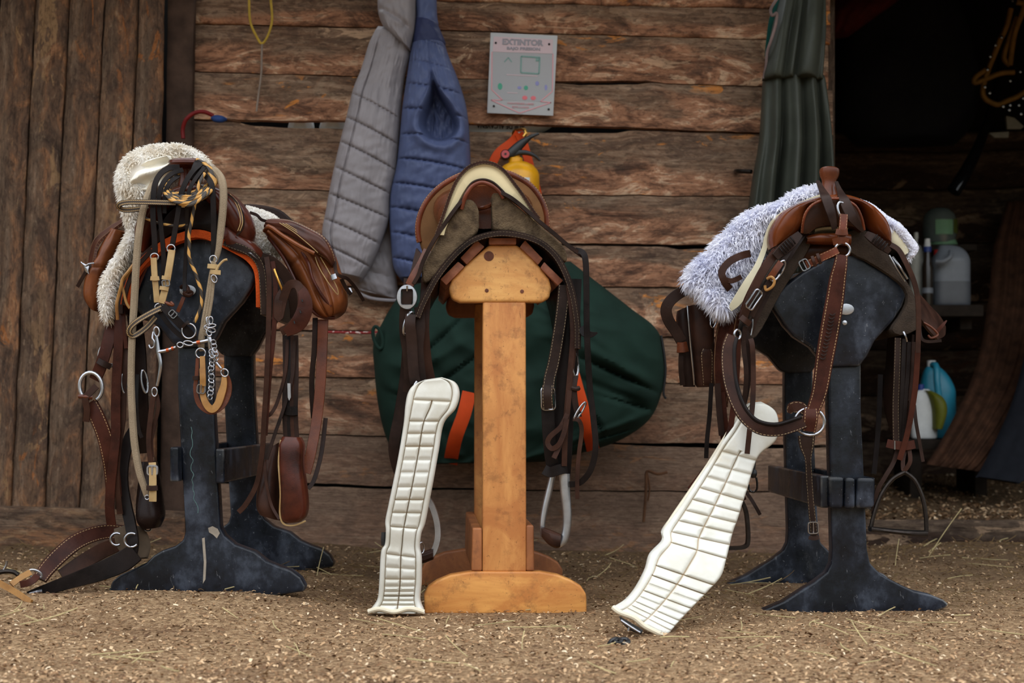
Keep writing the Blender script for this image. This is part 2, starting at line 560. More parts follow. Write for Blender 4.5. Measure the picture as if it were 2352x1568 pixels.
def shag(name, stops, scale):
    """pile that lets light through its locks"""
    m, nt, b = nt_new(name); g = G(nt); tc = g.n('ShaderNodeTexCoord')
    c = g.ramp(g.noise(tc.outputs['Object'], scale, 4), stops)
    df = g.n('ShaderNodeBsdfDiffuse'); tr = g.n('ShaderNodeBsdfTranslucent'); mx = g.n('ShaderNodeMixShader')
    g.l(c, df.inputs['Color']); g.l(c, tr.inputs['Color']); mx.inputs[0].default_value = .42
    g.l(df.outputs[0], mx.inputs[1]); g.l(tr.outputs[0], mx.inputs[2])
    g.l(mx.outputs[0], nt.nodes['Material Output'].inputs['Surface'])
    return m

def scuffed(name, col, chip, rough=.33):
    """old gloss paint, with rubbed grey, painted bluish sky-sheen clouds and pale specks"""
    m, nt, b = nt_new(name); g = G(nt)
    tc = g.n('ShaderNodeTexCoord'); v = tc.outputs['Object']
    f = g.noise(g.mapping(v, (8, 8, 6)), 1.0, 7, .66)
    c = g.ramp(f, [(.42, col), (.52, (col[0]*1.5+.003, col[1]*1.5+.004, col[2]*1.5+.007, 1)), (.66, (col[0]*2+.040, col[1]*2+.048, col[2]*2+.064, 1))])  # bluish upper tones paint sky reflections into the colour
    sp = g.step(g.noise(v, 210, 2, .5), .71, .75)
    c = g.mix(g.math('MULTIPLY', sp, .6), c, chip)
    dust = g.step(g.noise(g.mapping(v, (11, 11, 4)), 1.0, 7, .7), .60, .76)
    c = g.mix(g.math('MULTIPLY', dust, .22), c, S(92, 92, 94))
    sc = g.step(g.noise(g.mapping(v, (70, 70, 22)), 1.0, 4, .65, 1.2), .66, .72)
    c = g.mix(g.math('MULTIPLY', sc, .3), c, chip)
    # paint rubbed off along the corners
    ge = g.n('ShaderNodeNewGeometry')
    ed = g.math('MULTIPLY', g.step(ge.outputs['Pointiness'], .53, .60), g.step(g.noise(v, 7, 4), .42, .62))
    c = g.mix(g.math('MULTIPLY', ed, .75), c, S(150, 146, 138))
    g.l(c, b.inputs['Base Color'])
    g.l(g.math('MULTIPLY_ADD', f, .55, rough-.34), b.inputs['Roughness'])
    g.l(g.bump(g.noise(v, 34, 5), .25, .003), b.inputs['Normal'])
    b.inputs['Specular IOR Level'].default_value = .3
    return m
SKY = 1.0
EXPO = 1.25
LEATHER_K = 0.64
ROOF_Y = 4.3
# ================================================================ materials
M = {}
M['wall'] = planks('weathered_slabs', [(.30, S(52, 37, 29)), (.41, S(100, 68, 50)), (.48, S(138, 98, 74)), (.55, S(158, 112, 84)), (.62, S(198, 166, 136)), (.68, S(150, 110, 84)), (.76, S(96, 64, 48))], S(196, 124, 56), .5, 1.3, dusty=10.8)
M['wall_l'] = planks('dark_upright_slabs', [(.30, S(52, 40, 33)), (.42, S(88, 68, 54)), (.52, S(112, 84, 64)), (.60, S(146, 102, 70)), (.68, S(172, 138, 104)), (.78, S(92, 66, 52))], S(158, 98, 52), .55, .95, 3.0, .65, pale=S(158, 124, 88))
M['wall_d'] = planks('shade_dark_slabs', [(.3, S(40, 28, 22)), (.6, S(70, 48, 34)), (.8, S(84, 58, 40))], S(92, 58, 34), .6, .6, 6.0)  # shade of the tack room painted into the slab tones
M['post'] = plain('purple_brown_post', S(72, 55, 45), .8, var=.45, scale=14, bump=.7)
M['void'] = plain('black_interior', S(14, 12, 11), .95, var=.1)  # near-black colour stands in for the shade behind gaps and boards
M['iron'] = plain('dark_iron', S(52, 47, 44), .45, .9, .3, 60)
M['steel'] = plain('polished_steel', S(158, 158, 162), .24, 1.0, .12, 60)
M['alu'] = plain('dull_aluminium', S(172, 174, 178), .36, .95, .2, 25, .1)
M['brass'] = plain('brass', S(196, 150, 76), .3, 1.0, .2, 60)
M['black_leather'] = leather('black_leather', S(38, 31, 29), S(22, 18, 17), .42)
M['black_paint'] = scuffed('black_paint', S(14, 17, 23), S(140, 142, 146), .38)

# ---------------------------------------------------------------- ground of wood shavings
def sst(a, b, x):
    t = max(0.0, min(1.0, (x-a)/(b-a))); return t*t*(3-2*t)
def gz(x, y):
    z = .052*(1-sst(-.72, -.28, x))*sst(3.3, 3.9, y)
    z += .022*sst(4.4, 5.4, y)*sst(-.7, -.2, x)
    z += .022*sst(4.6, 5.6, y)*sst(1.0, 1.6, x)
    z += .008*nz(x*2.3, y*2.3)+.005*nz(x*7, y*7, 4)
    z -= .045*sst(3.5, 2.2, y) if False else 0
    return z
mb = MB()
xs = [-9, -5, -3.2]+[-2.4+i*.035 for i in range(138)]+[3.2, 5, 9]
ys = [-9, -5, -2, 0, 1.5, 2.2]+[2.6+i*.03 for i in range(108)]
for y in ys:
    for x in xs:
        mb.vert((x, y, gz(x, y)))
n = len(xs)
for j in range(len(ys)-1):
    for i in range(n-1):
        a = j*n+i
        mb.face((a, a+1, a+n+1, a+n))
m, nt, b = nt_new('trodden_shavings'); g = G(nt)
tc = g.n('ShaderNodeTexCoord'); v = tc.outputs['Object']
f1 = g.noise(v, 75, 6, .72, .6); f2 = g.noise(v, 3.2, 4); f3 = g.noise(g.mapping(v, (210, 120, 150)), 1.0, 3, .6)
c = g.ramp(f1, [(.28, S(64, 46, 33)), (.42, S(124, 95, 68)), (.54, S(166, 136, 101)), (.72, S(202, 173, 138))])
c = g.mix(g.math('MULTIPLY', g.step(f2, .48, .68), .5), c, S(104, 76, 54))
c = g.mix(g.math('MULTIPLY', g.step(f3, .62, .7), .6), c, S(214, 190, 156))
c = g.mix(g.math('MULTIPLY', g.step(f3, .4, .32), .7), c, S(62, 42, 28))
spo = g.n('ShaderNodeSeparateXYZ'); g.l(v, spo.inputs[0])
# darker towards the wall: hay chaff and muck, plus roof shade painted in
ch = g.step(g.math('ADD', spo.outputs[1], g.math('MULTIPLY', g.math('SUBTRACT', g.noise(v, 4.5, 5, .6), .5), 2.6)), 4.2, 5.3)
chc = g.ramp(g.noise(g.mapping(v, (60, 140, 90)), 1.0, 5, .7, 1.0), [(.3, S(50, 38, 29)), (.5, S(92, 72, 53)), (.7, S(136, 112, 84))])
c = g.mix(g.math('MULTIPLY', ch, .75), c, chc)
g.l(c, b.inputs['Base Color']); b.inputs['Roughness'].default_value = .9; b.inputs['Specular IOR Level'].default_value = .15
g.l(g.bump(g.math('ADD', f1, g.math('MULTIPLY', f3, .6)), .9, .012), b.inputs['Normal'])
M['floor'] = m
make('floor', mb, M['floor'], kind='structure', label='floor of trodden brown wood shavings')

# ---------------------------------------------------------------- plank wall
YW = 5.5
def board(mb, ya, yb, x0, x1, idx, Y=YW, th=.035, jag=2.2, n=110, vert=False, bulge=.005, ry0=0.0, tilt=0.0):
    """one rough slab between two edge curves (px); vert swaps the axes"""
    m = 9
    base = len(mb.v)
    off = idx*7.31
    s = Y/F
    for i in range(n+1):
        t = i/n; x = x0+(x1-x0)*t
        a = ya(x)-1.2+jag*nz(x*.012, idx*7.31)+jag*.5*nz(x*.05, idx*7.31, 2); b_ = yb(x)+.4+jag*nz(x*.012, idx*7.31+7.31)+jag*.5*nz(x*.05, idx*7.31+7.31, 2)
        for j in range(m+1):
            w = j/m; c = a+(b_-a)*w
            d = -bulge*(1-abs(2*w-1)**9)-.005*nz(x*.01, c*.03, off)+ry0+tilt*(w-.5)
            p = P(c, x, Y) if vert else P(x, c, Y)
            mb.vert((p.x, p.y+d, p.z), idx+.02+.96*w)
        for j in (m, 0):
            w = j/m; c = a+(b_-a)*w
            p = P(c, x, Y) if vert else P(x, c, Y)
            mb.vert((p.x, p.y+th+ry0, p.z), idx+.02+.96*w)
    per = m+3
    for i in range(n):
        for j in range(per):
            j2 = (j+1) % per
            q = (base+i*per+j, base+(i+1)*per+j, base+(i+1)*per+j2, base+i*per+j2)
            mb.face(q, tuple((((x0+(x1-x0)*ii/n)*s+off), (jj*.02+ (abs(yb(x0)-ya(x0))*s/9-.02)*jj)) for ii, jj in ((i, j), (i+1, j), (i+1, j+1), (i, j+1))))
    mb.face([base+j for j in range(per)]); mb.face([base+n*per+j for j in range(per)][::-1])

def poly(*pts):
    def f(x):
        if x <= pts[0][0]: return pts[0][1]
        for (a, b), (c, d) in zip(pts, pts[1:]):
            if x <= c: return b+(d-b)*(x-a)/(c-a)
        return pts[-1][1]
    return f
L0, R0 = 425, 1908
# (bottom edge of the upper slab, top edge of the lower slab)
seams = [
    (poly((425, -30), (1910, -20)), None),
    (poly((425, -8), (900, -4), (1240, 8), (1760, 18), (1910, 24)), poly((425, -5), (900, 0), (1240, 11), (1760, 21), (1910, 27))),
    (poly((425, 52), (870, 63), (1240, 75), (1760, 90), (1910, 100)), poly((425, 57), (870, 67), (1240, 79), (1760, 93), (1910, 104))),
    (poly((425, 162), (820, 174), (1120, 180), (1290, 186), (1480, 186), (1520, 190), (1760, 197), (1910, 205)), poly((425, 166), (820, 178), (1120, 184), (1270, 192), (1330, 197), (1460, 196), (1490, 192), (1760, 202), (1910, 209))),
    (poly((425, 271), (560, 276), (790, 276), (1120, 284), (1300, 288), (1440, 292), (1740, 305), (1910, 310)), poly((425, 276), (540, 281), (580, 290), (780, 296), (1120, 303), (1240, 306), (1420, 306), (1450, 300), (1740, 309), (1910, 314))),
    (poly((425, 428), (760, 436), (1240, 446), (1720, 449), (1910, 452)), poly((425, 432), (760, 440), (1240, 450), (1720, 453), (1910, 456))),
    (poly((425, 552), (1240, 556), (1560, 560), (1640, 560), (1910, 566)), poly((425, 555), (1240, 562), (1400, 566), (1530, 567), (1560, 573), (1640, 571), (1910, 571))),
    (poly((425, 654), (1380, 657), (1600, 660), (1910, 664)), poly((425, 658), (1380, 661), (1600, 664), (1910, 668))),
    (poly((425, 752), (760, 757), (1520, 772), (1910, 776)), poly((425, 757), (760, 762), (1520, 776), (1910, 781))),
    (poly((425, 862), (860, 866), (1530, 878), (1910, 884)), poly((425, 866), (860, 870), (1530, 882), (1910, 888))),
    (poly((425, 990), (860, 1000), (1430, 1016), (1640, 1018), (1910, 1022)), poly((425, 994), (860, 1004), (1430, 1022), (1640, 1032), (1910, 1030))),
    (poly((425, 1104), (690, 1108), (900, 1116), (1330, 1126), (1910, 1128)), poly((425, 1110), (690, 1118), (900, 1124), (1330, 1130), (1910, 1133))),
    (poly((425, 1275), (1910, 1290)), None),
]
mb = MB()
for i in range(len(seams)-1):
    top = seams[i][1] or seams[i][0]; bot = seams[i+1][0]
    board(mb, top, bot, L0, R0+R.uniform(-9, 7), i+1, ry0=R.uniform(-.004, .006), tilt=R.uniform(-.012, .002))
make('wall_back', mb, M['wall'], kind='structure', sharp=70)
# left wall of upright slabs, a little nearer
YL = 5.38
xt = [-95, -2, 78, 157, 240, 318, 374]
xb = [-130, -50, 18, 96, 176, 262, 352]
mb = MB()
for i in range(len(xt)-1):
    fa = poly((-40, xt[i]+7), (1240, xb[i]+6)); fb = poly((-40, xt[i+1]), (1240, xb[i+1]-1))
    board(mb, fa, fb, -40, 1190, 20+i, Y=YL, jag=2.5, vert=True, ry0=R.uniform(-.006, .008), n=70)
make('wall_left', mb, M['wall_l'], kind='structure', sharp=70)
mb = MB()
board(mb, poly((-100, 1160), (440, 1176)), poly((-100, 1262), (440, 1272)), -140, 425, 31, Y=YL-.05, n=40)
make('baseboard_left', mb, M['wall_l'], kind='structure', sharp=70)
mb = MB()
board(mb, poly((-40, 388), (1280, 366)), poly((-40, 446), (1280, 424)), -40, 1285, 33, Y=YL+.06, jag=2, vert=True, n=60, bulge=.004)
make('trim_1', mb, M['post'], kind='structure', sharp=70)
# dark store room behind the plank wall
mb = MB()
box(mb, -3.2, 1.10, 6.02, 6.06, -.1, 2.6)
make('wall_store', mb, M['void'], kind='structure', smooth=False)
# the dark tack room behind the doorway
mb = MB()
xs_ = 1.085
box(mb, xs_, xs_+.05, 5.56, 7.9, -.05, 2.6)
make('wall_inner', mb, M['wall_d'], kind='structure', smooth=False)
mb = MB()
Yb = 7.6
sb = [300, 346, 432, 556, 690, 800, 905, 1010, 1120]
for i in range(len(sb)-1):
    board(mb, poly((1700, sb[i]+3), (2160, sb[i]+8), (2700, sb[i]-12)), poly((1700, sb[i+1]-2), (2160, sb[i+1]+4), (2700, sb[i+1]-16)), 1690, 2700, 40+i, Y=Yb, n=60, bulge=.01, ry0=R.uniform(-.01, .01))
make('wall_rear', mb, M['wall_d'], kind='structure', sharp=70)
mb = MB()
box(mb, 1.0, 4.2, 7.70, 7.75, -.1, 3.0)
make('wall_rear_backing', mb, M['void'], kind='structure', smooth=False)
mb = MB()
box(mb, 3.3, 3.35, 5.4, 7.8, -.1, 3.0)
make('wall_right', mb, M['wall_d'], kind='structure', smooth=False)
# raised floor of the tack room
mb = MB()
nx, ny = 60, 50
for j in range(ny+1):
    for i in range(nx+1):
        x = 1.05+2.3*i/nx; y = 5.66+2.1*j/ny
        mb.vert((x, y, .105+.1*sst(5.7, 7.4, y)+.008*nz(x*5, y*5)+.004*nz(x*15, y*15)))
for j in range(ny):
    for i in range(nx):
        a = j*(nx+1)+i; mb.face((a, a+1, a+nx+2, a+nx+1))
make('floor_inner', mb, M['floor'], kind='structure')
mb = MB()
board(mb, poly((1960, 1196), (2700, 1200)), poly((1960, 1262), (2700, 1270)), 1880, 2750, 51, Y=5.62, n=50, th=.07, bulge=.006)
make('door_sill', mb, M['wall_d'], kind='structure', sharp=70)
# roof, open to the yard; opening added above the store to light the sack
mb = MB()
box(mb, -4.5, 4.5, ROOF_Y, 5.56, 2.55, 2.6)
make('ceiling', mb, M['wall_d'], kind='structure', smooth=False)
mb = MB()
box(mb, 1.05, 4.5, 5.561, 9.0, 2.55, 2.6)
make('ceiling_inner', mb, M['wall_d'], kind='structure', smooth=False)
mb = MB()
box(mb, 1.0, 4.3, 5.42, 5.50, 1.98, 2.55)  # unseen lintel added to keep high sky light out of the doorway
make('trim_sky_block', mb, M['wall_d'], kind='structure', smooth=False)
mb = MB()
box(mb, -4.5, 4.5, 8.9, 9.0, -.1, 2.6)
make('wall_outer', mb, M['void'], kind='structure', smooth=False)
mb = MB()
box(mb, -3.2, -3.15, 4.2, 9.0, -.1, 2.6)
make('wall_side', mb, M['wall_l'], kind='structure', smooth=False)

# ---------------------------------------------------------------- loose shavings and straw
mb = MB()
rr = random.Random(4)
def clear(x, y): return True
def flake(mb, x, y, z, s, rr):
    a = rr.uniform(0, 2*PI); l = s*rr.uniform(.6, 1.5); w = s*rr.uniform(.25, .6)
    d = Vector((math.cos(a), math.sin(a), rr.uniform(-.5, .5))); e = Vector((-math.sin(a), math.cos(a), rr.uniform(-.6, .6)))
    o = Vector((x, y, z)); cu = Vector((0, 0, rr.uniform(.1, .4)*l)); t = rr.uniform(0, 1)
    q = [o-d*l-e*w, o-d*l+e*w, o+cu+e*w*1.1, o+cu-e*w*1.1, o+d*l+e*w*.7, o+d*l-e*w*.7]
    i = [mb.vert(p, t+.01) for p in q]
    mb.face((i[0], i[1], i[2], i[3])); mb.face((i[3], i[2], i[4], i[5]))
for _ in range(30000):
    y = 2.85+3.0*rr.random()**1.35; w = .36*y
    x = rr.uniform(-w, w)
    if (y > 5.40 and x < 1.1) or (y > 5.26 and x < -1.0): continue
    flake(mb, x, y, gz(x, y)+rr.uniform(.0, .006), rr.uniform(.002, .0055), rr)
for _ in range(3500):
    y = rr.uniform(5.75, 7.4); x = rr.uniform(1.19, .38*y)
    flake(mb, x, y, .112+.1*sst(5.7, 7.4, y)+rr.uniform(0, .006), rr.uniform(.004, .010), rr)
m, nt, b = nt_new('shaving_flakes'); g = G(nt)
at = g.n('ShaderNodeAttribute'); at.attribute_name = 'tint'
g.l(g.ramp(at.outputs['Fac'], [(0, S(76, 54, 39)), (.35, S(122, 91, 63)), (.65, S(162, 130, 96)), (.92, S(192, 162, 126)), (1, S(216, 196, 166))]), b.inputs['Base Color'])
b.inputs['Roughness'].default_value = .85; b.inputs['Specular IOR Level'].default_value = .2
M['flake'] = m
make('wood_shavings', mb, m, kind='stuff', label='loose curled wood shavings scattered over the ground', cat='shavings', smooth=False)
mb = MB()
def straw(mb, x, y, l, a, up=.0, rr=rr, r=.0013):
    pts = []
    bend = rr.uniform(-.35, .35)
    for k in range(4):
        t = k/3-.5
        px_ = x+math.cos(a+bend*t)*l*t; py_ = y+math.sin(a+bend*t)*l*t
        base = gz(px_, py_) if py_ < 5.66 else .11+.1*sst(5.7, 7.4, py_)
        pts.append((px_, py_, base+.008+up*(t+.5)*l, r*rr.uniform(.7, 1.2)))
    tube(mb, pts, r, 3, 5, px=False)
for _ in range(150):
    y = 3.0+2.7*rr.random(); w = .35*y; x = rr.uniform(-w, w)
    if y > 5.4 and x < 1.1: continue
    straw(mb, x, y, rr.uniform(.03, .15), rr.uniform(0, PI), rr.choice((0, 0, 0, .12, .3)))
for (px_, py_, Y, l, a, up) in ((1240, 1448, 3.68, .15, .1, 0), (1200, 1500, 3.3, .03, 1.4, 1.2), (2170, 1250, 5.2, .16, .6, .9), (2060, 1270, 5.0, .09, 1.2, .8), (735, 1330, 4.5, .05, 1.3, 1.6), (400, 1290, 4.2, .09, .3, .3), (1570, 1440, 3.75, .1, .3, .1), (1760, 1310, 4.4, .14, .7, .2), (660, 1300, 4.6, .07, .2, .1), (1720, 1478, 3.5, .14, 0, 0)):
    p = P(px_, py_, Y); straw(mb, p.x, p.y, l, a, up)
SMB = mb; mb = MB(); rr = random.Random(21)
for _ in range(1500):
    y = 5.5-1.5*rr.random()**1.6; x = rr.uniform(-1.85, 1.85)
    if y > 5.42 and x < 1.1: continue
    straw(mb, x, y, rr.uniform(.015, .06), rr.uniform(0, PI), rr.choice((0, 0, .2, .5)), rr, .0009)
M['chaff'] = plain('brown_hay_chaff', S(112, 90, 58), .8, var=.4, scale=9)
make('hay_chaff', mb, M['chaff'], kind='stuff', label='short brown hay chaff gathered along the foot of the wall', cat='hay')
M['straw'] = plain('dry_straw', S(176, 160, 116), .7, var=.3, scale=12)
mb = SMB; make('straw', mb, M['straw'], kind='stuff', label='dry yellow straw stalks lying on the shavings', cat='straw')

# ---------------------------------------------------------------- light and camera
sc = bpy.context.scene
w = bpy.data.worlds.new('overcast_sky'); sc.world = w; w.use_nodes = True
nt = w.node_tree; g = G(nt); bg = nt.nodes['Background']
tc = g.n('ShaderNodeTexCoord'); sp = g.n('ShaderNodeSeparateXYZ'); g.l(tc.outputs['Generated'], sp.inputs[0])
g.l(g.ramp(sp.outputs[2], [(0.0, (.10, .11, .09)), (.10, (.16, .18, .16)), (.26, (.62, .66, .70)), (.5, (1.0, 1.05, 1.12)), (1, (1.3, 1.34, 1.4))]), bg.inputs['Color'])
bg.inputs['Strength'].default_value = SKY
cam = bpy.data.cameras.new('camera'); co = bpy.data.objects.new('camera', cam); COL.objects.link(co)
co.location = (0, 0, ZC); co.rotation_euler = (PI/2, 0, 0)
cam.sensor_width = 36; cam.lens = 36*F/2352; cam.shift_y = 166/2352
cam.dof.use_dof = True; cam.dof.focus_distance = 4.0; cam.dof.aperture_fstop = 4.0
cam.clip_start = .05
sc.camera = co
vs_ = sc.view_settings
vs_.view_transform = 'Standard'; vs_.look = 'None'; vs_.exposure = EXPO; vs_.gamma = 1.0; vs_.use_curve_mapping = False
# ================================================================ things on and behind the wall
M['puff_grey'] = plain('grey_nylon', S(142, 136, 138), .42, var=.12, scale=7, bump=.3, bscale=60, bdist=.004)
M['puff_blue'] = plain('blue_nylon', S(80, 90, 124), .42, var=.16, scale=7, bump=.3, bscale=60, bdist=.004)
M['puff_navy'] = plain('navy_nylon', S(50, 56, 88), .5, var=.12, scale=7, bump=.2, bscale=60)
M['canvas_green'] = plain('green_canvas', S(25, 46, 38), .85, var=.3, scale=8, bump=.3, bscale=500, bdist=.001)
M['webbing'] = plain('orange_webbing', S(212, 76, 30), .6, var=.12, scale=20, bump=.4, bscale=700, bdist=.001)
M['raincoat'] = plain('olive_rubberised_cloth', S(62, 65, 57), .48, var=.2, scale=9, bump=.15, bscale=60)
M['sign'] = plain('grey_sign_plate', S(184, 185, 186), .35, var=.03, scale=4)
M['sign_face'] = plain('sign_grey_panel', S(166, 166, 168), .4, var=.02, scale=4)
M['sign_pink'] = plain('faded_red_print', S(206, 182, 186), .4, var=.03)
M['sign_red'] = plain('sign_red_line', S(224, 156, 162), .4, var=.03)
M['sign_red2'] = plain('sign_red_print', S(226, 108, 116), .4, var=.03)
M['sign_txt'] = plain('sign_lettering', S(148, 144, 152), .4, var=.03)
M['sign_green'] = plain('sign_green_print', S(60, 160, 128), .4, var=.05)
M['sign_teal'] = plain('sign_faded_green_print', S(118, 156, 148), .4, var=.05)
M['sign_lilac'] = plain('sign_lilac_print', S(140, 140, 192), .4, var=.05)
M['dark_dot'] = plain('dark_metal_dot', S(36, 32, 32), .5)
M['yellow'] = plain('yellow_enamel', S(238, 170, 12), .35, var=.12, scale=14, col2=S(196, 138, 18))
M['yellow_cord'] = plain('yellow_cord', S(182, 152, 58), .55, var=.2)
M['red'] = plain('red_plastic', S(176, 34, 30), .4, var=.15)
M['red_hook'] = plain('dark_red_coating', S(112, 26, 26), .45, var=.15)
M['blue_grip'] = plain('blue_grip', S(38, 62, 112), .5, var=.2)
M['black_plastic'] = plain('black_plastic', S(20, 20, 22), .4, var=.1)
M['white_plastic'] = plain('white_plastic', S(214, 216, 214), .45, var=.08)
M['paper'] = plain('pale_label', S(205, 208, 208), .6, var=.08)
M['sack'] = plain('grey_sack', S(188, 194, 194), .6, var=.1, scale=12)
M['twine'] = plain('brown_twine', S(92, 62, 42), .85, var=.3)
M['pink_cord'] = plain('greyish_cord', S(122, 104, 100), .8, var=.25)
M['teal'] = plain('teal_cloth', S(18, 74, 66), .7, var=.2)

def gauss(x, c, w): return math.exp(-((x-c)/w)**2)

# ---- grey puffer jacket
g_t = thing('puffer_jacket', 'grey quilted puffer jacket hanging on the plank wall', 'jacket', P(905, 20, 5.40), 'puffer jackets on the wall')
def b_grey(u, t):
    q = t*10.2-.55*u
    d = abs((q % 1.0)-.5)*2           # 1 at the stitch line
    k_ = sst(.22, .36, t)
    sm = .014*(1-d**12)*k_
    w = .003*nz(u*7+q*2, t*30)+.0035*nz(u*24, t*22, 5)*(.2+d)
    seam = -.010*gauss(u, .21+.03*math.sin(t*6), .016)*min(1, t/.12)
    fold = .014*nz(u*5, t*3.0, 8)*(1-t)+.012*math.sin(u*13+2)*(1-k_)*nz(u*2, t*5, 4)
    return sm+w+seam+fold
mb = MB()
relief(mb, [(868, 60, 950, 75, 5.40), (848, 100, 944, 124, 5.39), (829, 160, 930, 180, 5.38), (811, 205, 924, 232, 5.37), (798, 260, 920, 292, 5.36), (785, 310, 916, 345, 5.355),
            (773, 360, 911, 398, 5.35), (760, 420, 898, 450, 5.35), (749, 480, 894, 505, 5.35), (740, 540, 872, 570, 5.35), (758, 596, 852, 614, 5.36), (782, 640, 828, 650, 5.37)],
       .06, .02, b_grey, ns=80, k=24)
make('front_panel', mb, M['puff_grey'], g_t)
mb = MB()
relief(mb, [(795, 470, 892, 470, 5.44), (800, 540, 903, 545, 5.44), (806, 600, 908, 612, 5.43), (812, 645, 914, 662, 5.43), (822, 668, 918, 690, 5.44)],
       .035, .015, lambda u, t: .012*(1-abs(((t*4.2-.3*u) % 1)-.5)*2)**.3+.004*nz(u*12, t*14), ns=36, k=14)
make('back_panel', mb, M['puff_grey'], g_t)
mb = MB()
relief(mb, [(866, -60, 962, -60, 5.40), (867, 0, 957, 0, 5.385), (870, 35, 955, 60, 5.37), (884, 66, 948, 96, 5.37), (912, 96, 944, 122, 5.38)], .07, .02,
       lambda u, t: .01*nz(u*4, t*6)+.005*nz(u*10, t*10, 3)-.01*gauss(t, .55+.2*u, .04), ns=36, k=12)
make('hood', mb, M['puff_grey'], g_t)
mb = MB()
tube(mb, [(822, 672, 5.40), (850, 684, 5.40), (885, 689, 5.40), (918, 690, 5.41)], .006, 6, 8)
make('hem', mb, M['puff_grey'], g_t)

# ---- blue puffer jacket
b_t = thing('puffer_jacket', 'blue quilted puffer vest jacket hanging beside the grey one', 'jacket', P(985, 20, 5.40), 'puffer jackets on the wall')
def b_blue(u, t):
    q = t*10.0-.45*u
    d = abs((q % 1.0)-.5)*2
    sm = .015*(1-d**12)*(.35+.65*sst(.12, .3, t))
    w = .004*nz(u*8+q, t*30)+.004*nz(u*22, t*24, 5)*(.25+d)
    # armhole: narrow above, rounded below
    ct = .345; dt = (t-ct)/(.16 if t < ct else .105)
    cx = .56+.30*(t-.3); hw = .075+.25*sst(.18, .40, t)
    r = math.hypot((u-cx)/hw, dt)
    hole = 1-sst(.62, 1.0, r)
    rim = math.exp(-((r-1.18)/.17)**2)
    fold = -.02*gauss(u, .50-.25*(t-.2), .03)*gauss(t, .24, .14)
    return (sm+w)*(1-hole)-.088*hole*(1+.12*nz(u*20, t*30))+.014*rim+fold
mb = MB()
relief(mb, [(948, 96, 1020, 96, 5.40), (942, 130, 1031, 130, 5.38), (934, 180, 1052, 182, 5.36), (925, 240, 1070, 240, 5.345), (920, 292, 1077, 290, 5.34), (915, 345, 1080, 340, 5.34), (909, 390, 1081, 395, 5.34),
            (898, 435, 1076, 440, 5.35), (894, 490, 1068, 500, 5.36), (898, 560, 1050, 570, 5.37), (904, 615, 1030, 620, 5.39), (925, 648, 985, 650, 5.41)],
       .085, .02, b_blue, ns=90, k=24)
make('body', mb, M['puff_blue'], b_t)
mb = MB()
relief(mb, [(955, -60, 1000, -60, 5.42), (954, 0, 1003, 0, 5.40), (956, 45, 1004, 35, 5.39), (953, 70, 1008, 58, 5.39)], .05, .015, lambda u, t: .006*nz(u*4, t*6), ns=24, k=10)
make('collar', mb, M['puff_blue'], b_t)
mb = MB()
relief(mb, [(955, 42, 1006, 56, 5.385), (950, 75, 1014, 75, 5.38), (946, 112, 1024, 102, 5.38), (950, 128, 1012, 108, 5.385)], .055, .015, lambda u, t: .004*nz(u*6, t*5), ns=24, k=10)
make('yoke', mb, M['puff_navy'], b_t, 'navy blue shoulder yoke')

# ---- olive raincoat
r_t = thing('raincoat', 'long olive green raincoat hanging at the end of the plank wall', 'coat', P(1840, 10, 5.38))
def b_coat(a, sd):
    def f(u, t):
        s = 0
        for c, w, h in sd:
            s += h*math.exp(-((u-c+(.5-c)*.12*(1-t))/w)**2)
        return a*s*(.35+.65*min(1, t*1.8))+.004*nz(u*8, t*3)
    return f
mb = MB()
relief(mb, [(1752, 170, 1892, 172, 5.37), (1748, 250, 1902, 250, 5.35), (1742, 330, 1910, 330, 5.34), (1728, 410, 1914, 410, 5.33), (1718, 480, 1916, 480, 5.32), (1708, 560, 1918, 560, 5.32), (1700, 640, 1918, 640, 5.33)],
       .08, .03, b_coat(.05, [(.05, .05, 1), (.2, .05, .9), (.31, .035, -1.2), (.47, .07, .8), (.58, .04, -1), (.70, .05, .9), (.81, .035, -1.2), (.93, .05, 1.2)]), ns=90, k=8)
make('skirt', mb, M['raincoat'], r_t)
mb = MB()
relief(mb, [(1790, -50, 1894, -50, 5.40), (1788, 0, 1896, 0, 5.37), (1774, 60, 1897, 60, 5.34), (1762, 120, 1894, 120, 5.325), (1752, 172, 1890, 174, 5.32), (1750, 186, 1890, 186, 5.335)],
       .07, .02, b_coat(.03, [(.15, .06, .6), (.33, .05, -1), (.5, .04, -1), (.68, .14, 1), (.9, .05, -.8)]), ns=80, k=8)
make('cape', mb, M['raincoat'], r_t)
mb = MB()
strap(mb, [(1800, -20, 5.36), (1776, 40, 5.36), (1768, 90, 5.37), (1764, 130, 5.38)], 16, .004)
make('lining', mb, M['teal'], r_t, 'teal lining')
mb = MB()
tube(mb, [(1790, -10, 5.3), (1771, 20, 5.29), (1774, 36, 5.28), (1784, 30, 5.28), (1782, 55, 5.28), (1772, 90, 5.28), (1762, 120, 5.29), (1760, 150, 5.3), (1754, 180, 5.31)], .005, 5, 8)
make('drawcord', mb, M['pink_cord'], r_t, 'greyish pink cord')

